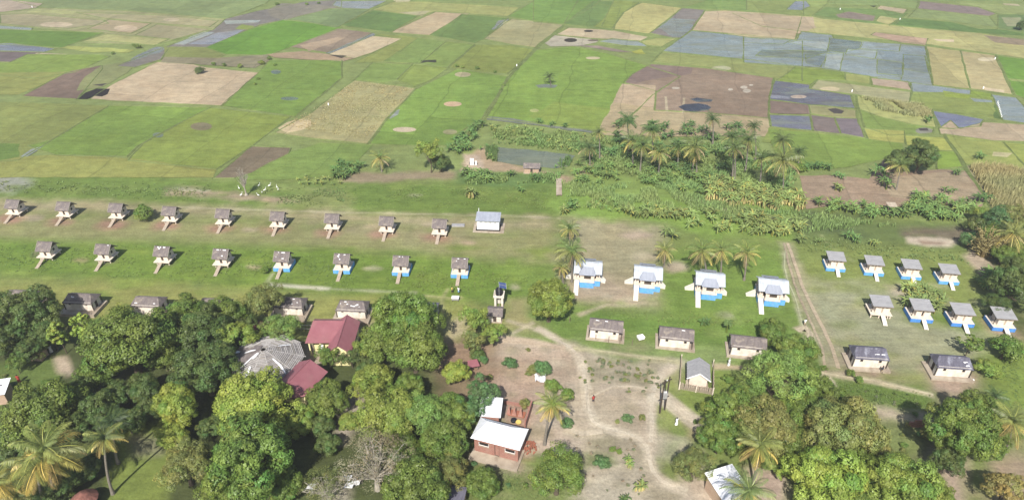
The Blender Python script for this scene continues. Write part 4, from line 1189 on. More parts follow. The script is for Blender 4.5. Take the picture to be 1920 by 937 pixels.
# ---- white block with four slots ----------------------------------
root = empty('latrine_block', at(916, 428), R(-4), 'white block with pale grey roof and four dark vents on a concrete apron', 'building'); root.scale = (.94,) * 3
MB().box(-3.2, 3.4, -1.9, 2.2, -.05, .12).build('apron', M['plinth'], root)
MB().box(-2.6, 2.6, -1.3, 1.5, .12, .35).build('plinth', M['dark'], root)
shell(root, M['white'], -2.35, 2.35, -1.1, 1.3, .35, 2.5, front=[(-1.75 + k * 1.0, -1.2 + k * 1.0, 1.95, 2.1) for k in range(4)])
for k in range(4): opening(root, 'vent', -1.75 + k, -1.2 + k, -1.02, 1.95, 2.1, frame=False)
for i in range(5):
    a = MB(); a.slab([(-2.6 + i * 1.04, -1.5, 2.62), (-2.6 + (i+1) * 1.04 + .02, -1.5, 2.62), (-2.6 + (i+1) * 1.04 + .02, 1.6, 3.15), (-2.6 + i * 1.04, 1.6, 3.15)], .05)
    a.build('roof_sheet', M['tin_grey'], root, loc=(0, 0, (i % 2) * .01))
a = MB(); a.tube([(-2.2, 1.7, 0), (-2.2, 1.7, 3.9)], .07); a.build('vent_pipe', M['white'], root)
tag(MB().box(-1.3, 1.3, -.45, .45, -.05, .25).box(-1.1, -.2, -.3, .3, .25, .31).box(.2, 1.1, -.3, .3, .25, .31).build('tank_cover', M['asb'], None, at(859, 423)), 'low grey concrete tank cover between the last rear hut and the white block', 'tank cover')

# ---- water tower ---------------------------------------------------
root = empty('water_tower', at(936, 571), R(-5), 'white pillared water tower carrying a black tank and solar panel', 'water tower'); root.scale = (.78,) * 3
for x in (-.75, .75):
    for y in (-.7, .7): MB().box(x-.22, x+.22, y-.22, y+.22, -.05, 2.6).build('column', M['wall'], root)
MB().box(-.9, .9, .5, .62, 0, 2.2).build('wall', M['wall'], root)
MB().box(-1.15, 1.15, -1.1, 1.1, 2.6, 2.8).build('deck', M['wall'], root)
for x0, x1, y0, y1 in ((-1.15, 1.15, -1.1, -.98), (-1.15, 1.15, .98, 1.1), (-1.15, -1.03, -.97, .97), (1.03, 1.15, -.97, .97)):
    MB().box(x0, x1, y0, y1, 2.8, 3.1).build('parapet', M['wall'], root)
t = MB(); t.tube([(0,0,2.81),(0,0,2.9),(0,0,4.1),(0,0,4.35),(0,0,4.5),(0,0,4.62)], [.72,.78,.78,.66,.3,.26], 18); tk = t.build('tank', M['black'], root, smooth=False)
t = MB(); [t.tube([(0,0,z),(0,0,z+.06)], .81, 18) for z in (3.1, 3.45, 3.8)]; t.build('rib', M['black'], tk)
t = MB(); t.beam((.1,-.85,0),(.1,-.85,5.3), .07); t.build('mast', M['metal'], root)
pn = MB().slab([(.1,-.4,4.9),(1.7,-.9,5.0),(1.5,.1,5.8),(-.1,.6,5.7)], .04).build('solar_panel', M['panel'], root)
t = MB(); t.beam((.0,.1,5.37),(1.6,-.4,5.47), .05); t.beam((.1,-.4,4.95),(-.1,.6,5.75), .05); t.beam((1.7,-.9,5.05),(1.5,.1,5.85), .05); t.build('panel_rail', M['metal'], pn)
# ---- small house below it and its neighbours -----------------------
def small_gable(name, u, v, w, d, h, zr, rot, rmat, wmat, label, cat='house', ridge='x', ov=.35, door=True, stone=None):
    root = empty(name, at(u, v), R(rot), label, cat); root.scale = (.8,) * 3
    fr = [(-.35, .35, .06, min(1.9, h-.15))] if door else []
    MB().box(-w/2-.2, w/2+.2, -d/2-.3, d/2+.2, -.05, .06).build('plinth', M['plinth'], root)
    shell(root, wmat, -w/2, w/2, -d/2, d/2, .06, h, front=fr)
    if door: opening(root, 'door', -.35, .35, -d/2+.08, .06, min(1.9, h-.15), mat=M['dwood'])
    r = MB()
    if ridge == 'x':
        courses(r, -w/2-ov, w/2+ov, -d/2-ov, h-.12, 0, zr, 4); courses(r, -w/2-ov, w/2+ov, d/2+ov, h-.12, 0, zr, 4)
        [gable_tri(g := MB(), gx_, -d/2, d/2, h, zr-.1, .12) or g.build('gable', wmat, root) for gx_ in (-w/2+.07, w/2-.07)]
    r.build('roof', rmat, root)
    return root
small_gable('pump_house', 929, 596, 2.6, 2.6, 1.9, 2.6, -5, M['thatch'], M['wall'], 'small grey-roofed hut just below the black water tank')
small_gable('small_shed', 812, 588, 1.9, 2.2, 2.0, 2.6, -5, M['slate'], M['wall'], 'small bluish-roofed shed at the edge of the big green tree', 'shed')
small_gable('field_shed', 997, 322, 4.2, 2.2, 1.9, 2.8, -5, M['thatch'], M['mudbrick'], 'mud brick shed with grey roof beside the pond', 'shed')
root = empty('field_shelter', at(1668, 396), R(-4), 'tiny open shelter with pale flat roof among the bananas', 'shelter')
for x in (-.7, .7):
    for y in (-.5, .5): MB().box(x-.05, x+.05, y-.05, y+.05, -.05, 1.5).build('post', M['wood'], root)
for i in range(3): MB().slab([(-.95+i*.64,-.8,1.5),(-.95+i*.64+.62,-.8,1.5),(-.95+i*.64+.62,.8,1.75),(-.95+i*.64,.8,1.75)], .05).build('roof_sheet', M['plinth'], root)
# footbridge by the pond
root = empty('footbridge', at(1048, 352), R(-3), 'narrow grey plank footbridge over the ditch below the pond', 'footbridge')
for i in range(12):
    y = -3.9 + i * .66
    MB().box(-.62, .62, y, y + .6, .28, .36).build('plank', M['plinth'], root)
for s in (-1, 1): MB().box(s*.5-.07, s*.5+.07, -3.9, 4.0, .1, .28).build('beam', M['wood'], root)
for x in (-.5, .5):
    for y in (-3.7, 0, 3.7): MB().box(x-.1, x+.1, y-.1, y+.1, -.1, .1).build('pier', M['wood'], root)
# white broken wall left of the pond
root = empty('ruined_wall', at(884, 309), R(-6), 'broken whitewashed wall stub left of the pond', 'wall')
MB().box(-1.3, -.5, -.12, .12, 0, 1.1).build('wall_piece', M['plinth'], root)
MB().box(-.3, .6, -.15, .15, 0, 1.6).build('wall_piece', M['white'], root)
MB().box(.9, 1.3, -.12, .12, 0, 1.0).build('wall_piece', M['white'], root)

# ---- brick house with white hipped roof ----------------------------
rot = R(-18.3); base = at(931, 846)
FL = Vector((-5.39, 62.37, 0)); FR_ = Vector((0.98, 60.26, 0)); ctr = (FL + FR_) / 2 + Vector((math.sin(R(18.3)), math.cos(R(18.3)), 0)) * 1.9
root = empty('brick_house', ctr, rot, 'red brick house with a bright white hipped metal roof and a paved front step', 'house')
W, D = 3.36, 1.9
MB().box(-W+.05, W-.05, -D-1.1, D-.1, -.05, .22).build('terrace', M['plinth'], root)
shell(root, M['brick'], -W+.35, W-.35, -D+.4, D-.35, .22, 2.75, front=[(-2.4, -1.0, 1.45, 2.1), (-.2, .45, .22, 2.3), (1.2, 2.6, 1.45, 2.1)], right=[(-.4, .5, 1.4, 2.1)], t=.2)
for a, b in ((-2.4, -1.0), (1.2, 2.6)):
    w_ = opening(root, 'window', a, b, -D + .52, 1.45, 2.1, fm=M['white'])
    MB().box(a - .05, b + .05, -D + .34, -D + .41, 1.36, 1.45).build('sill', M['plinth'], w_)
opening(root, 'door', -.2, .45, -D + .52, .22, 2.3, mat=M['brick'], fm=M['dwood'])
opening(root, 'window', -.4, .5, W-.47, 1.4, 2.1, 'y', frame=False)
ze, zr = 2.85, 4.5
rx0, rx1 = -1.6, 1.5
def hip(root, W, D, ze, zr, rx0, rx1, mat, side, n=6):
    for sgn in (-1, 1):
        xs = [-W + 2 * W * i / n for i in range(n + 1)]
        for i in range(n):
            a, b = xs[i], xs[i+1]
            def top(x):
                if x < rx0: return (x + W) / (rx0 + W)
                if x > rx1: return (W - x) / (W - rx1)
                return 1.0
            pts = [(a, sgn * D, ze), (b, sgn * D, ze)]
            brk = sorted([q for q in (rx0, rx1) if a < q < b], reverse=True)
            for x in [b] + brk + [a]:
                t = top(x)
                if t > 1e-4: pts.append((x, sgn * D * (1 - t), ze + (zr - ze) * t))
            if sgn > 0: pts = pts[::-1]
            m_ = MB(); m_.slab(pts, .03); m_.build('roof_sheet', mat, root, loc=(0, 0, .006 * (i % 2)))
    MB().slab([(-W, -D, ze - .004), (-W, D, ze - .004), (rx0, 0, zr - .004)], .03).build('roof_sheet', side, root)
    MB().slab([(W, -D, ze - .004), (W, D, ze - .004), (rx1, 0, zr - .004)], .03).build('roof_sheet', side, root)
    c = MB(); c.tube([(rx0, 0, zr + .01), (rx1, 0, zr + .01)], .06, 6)
    for sx, rx in ((-1, rx0), (1, rx1)):
        for sy in (-1, 1): c.tube([(sx * W, sy * D, ze + .01), (rx, 0, zr + .01)], .045, 5)
    c.build('ridge_cap', mat, root)
hip(root, W, D, ze, zr, rx0, rx1, M['tin_white'], M['tin_white'])
MB().box(-W+.3, W-.3, -D+.36, D-.3, 2.75, 2.84).build('wall_plate', M['dwood'], root)
# brick outhouse behind
root = empty('brick_outhouse', at(921, 790), R(-6), 'small brick outhouse with a white ridged metal roof behind the brick house', 'outhouse')
shell(root, M['brick'], -1.2, 1.2, -1.1, 1.3, 0, 2.3, right=[(-.4, .3, 0, 1.9)], t=.16)
for i in range(5):
    y0 = -1.45 + i * .6
    MB().slab([(-1.5, y0, 2.42 + i * .14), (1.5, y0, 2.42 + i * .14), (1.5, y0 + .64, 2.57 + i * .14), (-1.5, y0 + .64, 2.57 + i * .14)], .03).build('roof_sheet', M['tin_white'], root)
# yard wall
root = empty('yard_wall', at(984, 806), R(-14), 'low red brick wall closing the yard right of the white roof', 'wall')
MB().box(-.1, .1, 0, 4.2, 0, 1.5).build('wall_run', M['brick'], root)
MB().box(-4.0, -.1, 4.1, 4.3, 0, .5).build('wall_run', M['brick'], root)
root = empty('brick_oven', at(969, 776), R(-14), 'brick lean-to with dark openings inside the small yard', 'lean-to')
MB().box(-1.2, 1.2, -.5, .6, 0, .12).build('floor', M['soil_red'], root)
for x in (-1.1, -.3, .6): MB().slab([(x-.35,-.5,.1),(x+.35,-.5,.1),(x,.0,1.4)], .08).build('brick_pier', M['brick'], root)
pot = MB(); pot.tube([(0,0,0),(0,0,.15),(0,0,.42),(0,0,.5)], [.3,.42,.4,.34], 12)
tag(pot.build('cooking_pot', M['black'], None, at(963, 790)), 'round black cooking pot in the brick yard', 'pot')
pot = MB(); pot.tube([(0,0,0),(0,0,.3),(0,0,.32),(0,0,.06)], [.28,.42,.38,.24], 12)
tag(pot.build('wash_basin', M['cloth_yellow'], None, at(972, 793)), 'yellow wash basin standing in the brick yard', 'basin')
o = MB()
for i in range(70):
    a = rnd.uniform(0, 6.28); r_ = rnd.random() ** .5; x = r_ * 1.1 * math.cos(a); y = r_ * 1.3 * math.sin(a); z = .55 * (1 - r_)
    b = MB(); q = Matrix.Rotation(rnd.uniform(0, 3), 3, 'Z') @ Matrix.Rotation(rnd.uniform(-.6, .6), 3, 'X')
    c8 = [q @ Vector((sx*.14, sy*.08, sz*.06)) + Vector((x, y, z + .05)) for sx, sy, sz in ((-1,-1,-1),(1,-1,-1),(1,1,-1),(-1,1,-1),(-1,-1,1),(1,-1,1),(1,1,1),(-1,1,1))]
    o.add(c8, [(0,3,2,1),(4,5,6,7),(0,1,5,4),(1,2,6,5),(2,3,7,6),(3,0,4,7)])
tag(o.build('rubble_heap', M['soil_red'], None, at(991, 838)), 'heap of orange brick rubble at the right of the brick house', 'rubble heap')

# ---- fenced house --------------------------------------------------
root = empty('fenced_house', (27.35, 75.75, 0), R(-11.5), 'small beige house with pale grey gable roof inside the picket fence', 'house')
Wd = 1.55
MB().box(-1.6, 1.6, -1.6, 1.5, -.05, .1).build('plinth', M['plinth'], root)
shell(root, M['cream'], -1.25, 1.25, -1.35, 1.35, .1, 2.2, left=[(-.4, .4, .6, 1.7)], right=[(-1.1, -.5, .3, 1.9)])
opening(root, 'window', -.4, .4, -1.18, .6, 1.7, 'y', frame=False); opening(root, 'door', -1.1, -.5, 1.18, .3, 1.9, 'y', frame=False)
for y in (-1.28, 1.28): g = MB(); g.add([(-1.25,y-.07,2.2),(1.25,y-.07,2.2),(0,y-.07,3.05),(-1.25,y+.07,2.2),(1.25,y+.07,2.2),(0,y+.07,3.05)], [(0,1,2),(3,5,4),(0,3,4,1),(1,4,5,2),(2,5,3,0)]); g.build('gable', M['cream'], root)
for sgn in (-1, 1):
    for i in range(4):
        y0 = -1.75 + i * .9
        a = MB(); a.slab([(sgn*1.68, y0, 2.0), (sgn*1.68, y0+.92, 2.0), (0, y0+.92, 3.18), (0, y0, 3.18)], .04); a.build('roof_sheet', M['asb'], root, loc=(0, 0, .008*(i % 2)))
    a = MB(); a.beam((sgn*1.7, -1.79, 1.95), (0, -1.79, 3.13), .05, .16); a.build('bargeboard', M['white'], root)
# picket fence: four runs, each picket on its own
root = empty('picket_fence', at(1273, 729), R(-14), 'grey picket fence around the small beige house', 'fence')
pk = MB().box(-.04, .04, -.025, .025, 0, 1.3).build('picket', M['rampw'], root); first = [True]
def picket(x, y):
    if first[0]: o = pk; first[0] = False
    else:
        o = pk.copy(); col.objects.link(o); o.parent = root
    o.location = (x, y, rnd.uniform(-.04, .04)); o.rotation_euler = (rnd.uniform(-.04, .04), rnd.uniform(-.05, .05), rnd.uniform(-.2, .2))
fx0, fx1, fy0, fy1 = 0, 4.75, 0, 6.2
for i in range(34): picket(fx0 + (fx1 - fx0) * i / 33, fy0)
for i in range(1, 30): picket(fx0, fy0 + (fy1 - fy0) * i / 30)
for i in range(1, 20): picket(fx1, fy0 + (fy1 - fy0) * i / 30)
for (ax, ay, bx_, by) in ((fx0, fy0, fx1, fy0), (fx0, fy0, fx0, fy1), (fx1, fy0, fx1, fy1)):
    for z in (.35, 1.0):
        dx = .04 if ax == bx_ else 0; dy = .05 if ay == by else 0
        m_ = MB(); m_.beam((ax + dx, ay + dy, z), (bx_ + dx, by + dy, z), .05); m_.build('rail', M['wood'], root)
for x, y in ((fx0, fy0), (fx1, fy0), (fx0, fy1), (fx1, fy1), (2.4, fy0)):
    MB().box(x-.07, x+.07, y-.14, y-.03, 0, 1.45).build('post', M['floor'], root)

# ---- maroon roofs --------------------------------------------------
root = empty('maroon_roofed_house', (-26.0, 82.4, 0), R(0), 'yellow house with an L-shaped maroon metal roof', 'house')
def mroof(parts, mat=None):
    for p in parts:
        m_ = MB(); m_.slab(p, .05); m_.build('roof_slope', mat or M['red'], root)
zr, ze = 4.2, 2.75
yb, yf = 4.0, -3.5
mroof([[(0, yf, zr), (0, yb, zr), (1.9, yb+.1, ze), (1.9, yf-.1, ze)], [(0, yf, zr-.004), (0, yb, zr-.004), (-1.9, yb+.1, ze), (-1.9, yf-.1, ze)]])
# left wing, ridge along x, slope to the camera
mroof([[(-5.0, 2.4, zr+.02), (-.05, 2.4, zr+.02), (-.9, -1.2, ze+.1), (-5.6, -1.2, ze+.02)], [(-5.0, 2.4, zr+.015), (-.05, 2.4, zr+.015), (-.6, 4.4, ze+.3), (-5.4, 4.4, ze+.3)]])
shell(root, M['yellow'], -1.5, 1.5, yf+.35, yb-.3, 0, ze+.12, front=[(-.2, .8, .9, 2.2)], right=[(-1, 0, 1, 2.1), (1.5, 2.5, 1, 2.1)], t=.18)
opening(root, 'window', -.2, .8, yf+.45, .9, 2.2); opening(root, 'window', -1, 0, 1.42, 1, 2.1, 'y', frame=False)
g = MB(); g.add([(-1.6,yf+.3,2.87),(1.6,yf+.3,2.87),(0,yf+.3,4.08),(-1.6,yf+.46,2.87),(1.6,yf+.46,2.87),(0,yf+.46,4.08)], [(0,1,2),(3,5,4),(0,3,4,1),(1,4,5,2),(2,5,3,0)]); g.build('gable', M['yellow'], root)
MB().box(-4.9, -1.52, 0.2, 3.6, 0, 2.75).build('wing_wall', M['yellow'], root)
for x in (-5.1, -3.4): MB().box(x-.1, x+.1, -.95, -.75, 0, 2.7).build('porch_post', M['yellow'], root)
c = MB(); c.tube([(0, yf-.05, zr+.02), (0, yb+.05, zr+.02)], .06, 6); c.tube([(-5.0, 2.4, zr+.04), (0, 2.4, zr+.04)], .06, 6); c.build('ridge_cap', M['red'], root)
# dish
root = empty('satellite_dish', (-29.05, 80.8, 0), R(20), 'pale satellite dish standing before the maroon roof', 'satellite dish'); root.scale = (.5, .5, .8)
d = MB(); vs = []; fs = []; n = 16
for k in range(4):
    r_ = .72 * k / 3
    for j in range(n): vs.append((r_*math.cos(2*math.pi*j/n), r_*math.sin(2*math.pi*j/n), .25 * (r_/.72) ** 2))
for k in range(3):
    for j in range(n): fs.append((k*n+j, k*n+(j+1)%n, (k+1)*n+(j+1)%n, (k+1)*n+j))
mt = Matrix.Translation((0, 0, 2.75)) @ Matrix.Rotation(R(48), 4, 'X')
d.add([mt @ Vector(v) for v in vs], fs); d.build('dish', M['white'], root)
a = MB(); a.tube([(0, .2, 0), (0, .2, 2.7)], .04); a.build('pole', M['metal'], root)
a = MB(); a.beam(mt @ Vector((0, -.6, .25)), mt @ Vector((0, 0, .8)), .04); a.build('arm', M['metal'], root)

root = empty('maroon_pyramid_house', (-30.1, 73.3, 0), R(-22.5), 'maroon gable roof below the stripped round roof', 'house')
zr, ze = 4.5, 3.0
mroof([[(0, -2.5, zr), (0, 2.5, zr), (2.75, 2.6, ze), (2.75, -2.6, ze)], [(0, -2.5, zr-.004), (0, 2.5, zr-.004), (-2.6, 2.6, ze), (-2.6, -2.6, ze)]])
mroof([[(0, -2.52, zr-.008), (-2.6, -2.62, ze-.005), (0, -4.6, ze-.25), (2.75, -2.62, ze-.005)]])
shell(root, M['yellow'], -2.1, 2.2, -2.3, 2.3, 0, 3.1, front=[(-.5, .5, .9, 2.2)], t=.18)
opening(root, 'window', -.5, .5, -2.2, .9, 2.2, frame=False)
c = MB(); c.tube([(0, -2.5, zr+.02), (0, 2.5, zr+.02)], .06, 6); c.build('ridge_cap', M['red'], root)

# ---- round roof stripped to its battens ----------------------------
RC = Vector((-36.3, 77.2, 0)); RR = 5.6
root = empty('round_ruin', RC, R(8), 'large round building whose roof is stripped to grey battens with torn white sheet', 'building')
NS = 10; zt, ze = 5.0, 3.0
def rp(a, t, dz=0):
    r_ = .35 + (RR - .35) * t
    return Vector((r_ * math.cos(a), r_ * math.sin(a), zt + (ze - zt) * t + dz))
for k in range(NS):
    a0 = 2 * math.pi * k / NS; a1 = 2 * math.pi * (k + 1) / NS
    m_ = MB(); m_.beam(rp(a0, 0), rp(a0, 1.03), .09, .1); m_.build('rafter', M['greywood'], root)
    for q in (.25, .5, .75):
        aa = a0 + (a1 - a0) * q; m_ = MB(); m_.beam(rp(aa, .3 if q != .5 else .08, -.08), rp(aa, 1.0, -.08), .07); m_.build('rafter', M['dwood'], root)
    covered = k in (4, 5)
    nb = 21
    for j in range(nb):
        t = (j + .8) / nb
        if covered and not (k == 5 and .25 < t < .8 and False): continue
        if rnd.random() < .10: continue
        s0 = rnd.uniform(0, .12) if rnd.random() < .35 else 0; s1 = 1 - (rnd.uniform(0, .5) if rnd.random() < .2 else 0)
        p0, p1 = rp(a0, t, .1), rp(a1, t, .1)
        A_ = p0 + (p1 - p0) * s0; B_ = p0 + (p1 - p0) * s1
        A_.z += rnd.uniform(-.05, .05); B_.z += rnd.uniform(-.05, .05)
        m_ = MB(); m_.beam(A_, B_, rnd.uniform(.07, .11), .04); m_.build('batten', M['greywood'] if rnd.random() < .8 else M['thatch_edge'], root)
    if not covered:
        m_ = MB(); m_.slab([rp(a0, .03, .02), rp(a0, .99, .02), rp(a1, .99, .02), rp(a1, .03, .02)], .03); m_.build('roof_lining', M['lining'], root)
    if covered:
        m_ = MB(); m_.slab([rp(a0, .03, .14), rp(a0, 1.02, .14), rp(a1, 1.02, .14), rp(a1, .03, .14)], .04); m_.build('roof_sheet', M['thatch'], root)
MB().slab([rp(R(150), .0, .25), rp(R(190), .35, .25), rp(R(130), .38, .25), rp(R(100), .12, .25)], .05).build('top_cap', M['thatch'], root)
for (a, t0, t1, w) in ((196, .62, .9, .55), (215, .25, .85, .16), (238, .5, 1.0, .3), (312, .35, .9, .2), (30, .35, .7, .16), (160, .7, .95, .35), (170, .15, .5, .22), (225, .1, .3, .3)):
    p0 = rp(R(a), t0, .2); p1 = rp(R(a + rnd.uniform(-6, 6)), (t0 + t1) / 2, .2); p2 = rp(R(a), t1, .2); n_ = Vector((-math.sin(R(a)), math.cos(R(a)), 0)) * w
    m_ = MB(); m_.slab([p0 - n_ * .4, p0 + n_ * .5, p1 + n_, p2 + n_ * .4, p2 - n_ * .5, p1 - n_ * .7], .02); m_.build('torn_sheet', M['patch'], root)
n = 20
for j in range(n):
    w_ = MB()
    a = 2 * math.pi * j / n; b = 2 * math.pi * (j + 1) / n
    if j % 4 == 0: continue
    for r0, r1 in ((4.9, 5.05),):
        w_.add([(r0*math.cos(a), r0*math.sin(a), 0), (r1*math.cos(a), r1*math.sin(a), 0), (r1*math.cos(b), r1*math.sin(b), 0), (r0*math.cos(b), r0*math.sin(b), 0),
                (r0*math.cos(a), r0*math.sin(a), 2.7), (r1*math.cos(a), r1*math.sin(a), 2.7), (r1*math.cos(b), r1*math.sin(b), 2.7), (r0*math.cos(b), r0*math.sin(b), 2.7)],
               [(0,3,2,1),(4,5,6,7),(0,1,5,4),(1,2,6,5),(2,3,7,6),(3,0,4,7)])
    w_.build('wall', M['mudbrick'], root)
MB().tube([(0,0,0),(0,0,.06)], 5.0, 24).build('floor', M['plinth'], root)
# rail fence between ruin and maroon roof
root = empty('rail_fence', at(575, 620), R(-4), 'grey rail fence behind the maroon-roofed house', 'fence')
for i in range(9): MB().box(-2.6+i*.62-.04, -2.6+i*.62+.04, -.04, .04, 0, 1.3).build('post', M['wood'], root)
for z in (.5, 1.2): m_ = MB(); m_.beam((-2.65,-.07,z),(2.5,-.07,z),.07); m_.build('rail', M['floor'], root)
# posts of the wire fence in front of the long houses
for i, (u, v) in enumerate(((1117,638),(1141,642),(1162,644),(1185,647),(1234,652),(1068,604),(503,601),(556,604),(573,606))):
    m_ = MB(); m_.tube([(0,0,-.1),(rnd.uniform(-.05,.05),0,1.3)], [.06,.045], 6)
    tag(m_.build('fence_post', M['wood'], None, at(u, v)), ('thin wooden post standing in the grass before the long white houses' if i < 5 else ('lone pale post on the green verge below the round tree' if i == 5 else 'thin wooden post on the pale apron before the shaded long house')), 'post', 'thin fence posts')

# ---- left edge brick box, and small things -------------------------
root = empty('white_topped_hut', at(6, 748), R(14), 'brick hut with flat white metal roof at the left edge', 'hut')
shell(root, M['mudbrick'], -3.0, 1.1, -1.2, 1.2, 0, 1.9, t=.16)
for i in range(4):
    MB().slab([(-3.3+i*1.16, -1.4, 2.0), (-3.3+i*1.16+1.17, -1.4, 2.0), (-3.3+i*1.16+1.17, 1.6, 2.45), (-3.3+i*1.16, 1.6, 2.45)], .04).build('roof_sheet', M['tin_white'], root, (0, 0, .006*(i % 2)))
MB().box(.2, .55, .2, .34, 2.31, 2.4).build('vent', M['black'], root)
root = empty('small_brick_hut', at(75, 670), R(-5), 'low reddish brick hut in the shade below the dark trees', 'hut')
shell(root, M['mudbrick'], -.9, .9, -.8, .8, 0, 1.3, t=.14)
MB().slab([(-1.0,-1.0,1.36),(1.0,-1.0,1.36),(1.0,1.0,1.55),(-1.0,1.0,1.55)], .05).build('roof', M['mudbrick'], root)
root = empty('white_roofed_hut', at(1360, 932), R(20), 'hut with white metal roof under the palm at the bottom edge', 'hut')
shell(root, M['mudbrick'], -1.7, 1.7, -2.0, 2.0, 0, 2.2, t=.16)
for i in range(4): MB().slab([(-2.0+i, -2.3, 2.3), (-2.0+i+1.02, -2.3, 2.3), (-2.0+i+1.02, 2.3, 2.8), (-2.0+i, 2.3, 2.8)], .04).build('roof_sheet', M['tin_white'], root, (0, 0, .006*(i % 2)))
root = empty('thatch_hut', at(165, 950), R(5), 'reddish thatched hut at the bottom edge among the palms', 'hut')
t = MB(); t.tube([(0,0,1.5),(0,0,2.3),(0,0,2.7)], [1.6,.7,.05], 14); t.build('roof', surf('reddish_thatch', S(170,110,95), S(120,76,66), 3, .95, .6), root)
t = MB(); t.tube([(0,0,0),(0,0,1.6)], 1.2, 14); t.build('wall', M['mudbrick'], root)
root = empty('blue_roofed_shed', at(859, 945), R(-10), 'corner of a bluish metal roof between the bottom trees', 'shed')
shell(root, M['mudbrick'], -.8, .8, -.8, .8, 0, 1.9, t=.14); MB().slab([(-1,-1,2.0),(1,-1,2.0),(1,1,2.2),(-1,1,2.2)], .04).build('roof', M['slate'], root)
root = empty('red_shelter', at(888, 690), R(15), 'low shelter under a faded red sheet beside the yellow-green tree', 'shelter')
for x in (-.6, .6):
    for y in (-.4, .4): MB().box(x-.05, x+.05, y-.05, y+.05, 0, .9).build('post', M['wood'], root)
MB().slab([(-.85,-.7,.9),(.85,-.7,.9),(.7,.7,1.15),(-.8,.7,1.1)], .04).build('sheet', M['red'], root)
root = empty('white_tank_box', at(1201, 636), R(20), 'white box on legs on the grass between two long houses', 'box')
MB().box(-.5,.5,-.4,.4,.25,.6).build('box_body', M['white'], root); MB().box(-.54,.54,-.44,.44,.6,.66).build('lid', M['white'], root)
for x in (-.4,.4):
    for y in (-.3,.3): MB().box(x-.05,x+.05,y-.05,y+.05,-.05,.25).build('leg', M['wood'], root)
root = empty('pale_chest', at(854, 562), R(-3), 'pale chest on the grass near the two people', 'chest')
MB().box(-.6,.6,-.35,.35,.2,.55).build('box_body', M['asb'], root); MB().box(-.64,.64,-.39,.39,.55,.62).build('lid', M['white'], root)
for x in (-.5,.5): MB().box(x-.05,x+.05,-.3,.3,-.05,.2).build('leg', M['dwood'], root)
# crumpled tarp
t = MB(); n = 7; vs = []; fs = []
for i in range(n):
    for j in range(n): vs.append(((i/(n-1)-.5)*1.6+rnd.uniform(-.08,.08), (j/(n-1)-.5)*1.5+rnd.uniform(-.08,.08), .35+rnd.uniform(-.16,.18)+.25*math.sin(i*1.3)))
for i in range(n-1):
    for j in range(n-1): fs.append((i*n+j, (i+1)*n+j, (i+1)*n+j+1, i*n+j+1))
t.add(vs, fs); tag(t.build('crumpled_tarp', M['patch'], None, at(1013, 712)), 'crumpled pale plastic tarp between the round shrubs', 'tarp')
# scattered white sheets under the grey tree
for i, (u, v) in enumerate(((655,908),(668,904),(652,898),(586,916))):
    t = MB(); t.slab([(-.6,-.35,.5+.2*i),(.5,-.45,.55+.2*i),(.65,.35,.6+.2*i),(-.4,.4,.55+.2*i)], .03)
    t.beam((0,0,0),(0,0,.5+.2*i), .05)
    tag(t.build('white_sheet', M['patch'], None, at(u, v+6)), ('white sheet lying by the foot of the grey leafless tree' if i < 3 else 'lone pale sheet on the shaded ground left of the grey tree'), 'sheet', 'white sheets by the grey tree')

# ---- electric line: two poles with transformer ----------------------
root = empty('power_pole', at(1237, 773), 0, 'pair of dark poles carrying a pale transformer beside the path', 'power pole'); root.scale = (.84,) * 3
p2 = at(1247, 752) - at(1237, 773)
for b in (Vector((0,0,0)), Vector((.95, .75, 0))):
    m_ = MB(); m_.tube([b + Vector((0,0,-.1)), b + Vector((0,0,7.4))], [.15, .1], 8); m_.build('pole', M['dwood'], root)
b = Vector((.95, .75, 0))
for z in (6.8, 3.0): m_ = MB(); m_.beam(Vector((-.4,-.1,z)), b + Vector((.4,.1,z)), .12, .14); m_.build('crossarm', M['dwood'], root)
c = b * .5
t = MB(); t.box(c.x-.38, c.x+.38, c.y-.3, c.y+.3, 3.1, 4.2); tr = t.build('transformer', M['metal'], root)
for k in range(4): MB().box(c.x-.34+k*.2, c.x-.28+k*.2, c.y-.42, c.y-.3, 3.2, 4.1).build('fin', M['metal'], tr)
for k in range(3): m_ = MB(); m_.tube([(c.x-.22+k*.22, c.y, 4.2),(c.x-.22+k*.22, c.y, 4.5)], .06, 6); m_.build('insulator', M['white'], tr)
for k in range(3): m_ = MB(); m_.tube([b*(k/2) + Vector((0,0,6.87)), b*(k/2) + Vector((0,0,7.1))], .07, 6); m_.build('insulator', M['white'], root)

# white stones before the far right house
for i in range(17):
    u = 1746 + i * 4.9; v = 703.5 + i * .55 + rnd.uniform(-.5, .5)
    if i in (4, 9): continue
    s_ = MB(); r_ = rnd.uniform(.12, .2)
    s_.tube([(0,0,-.03),(0,0,r_*.5),(0,0,r_*.9)], [r_, r_*.9, r_*.3], 7)
    o = s_.build('white_stone', M['white'], None, at(u, v)); o.rotation_euler.z = rnd.uniform(0, 3)
    tag(o, 'small whitewashed stone in the line before the far right house', 'stone', 'line of white stones')
# garden wall in the lower right
root = empty('broken_brick_wall', at(1725, 800), R(-5), 'broken grey brick wall in the shade left of the tall dark tree', 'wall')
for x0, x1, h in ((-1.6, -1.0, .9), (-1.0, .6, 1.3), (.6, 1.6, .7)): MB().box(x0+.004, x1-.004, -.1, .1, 0, h).build('wall_piece', M['brick'], root)

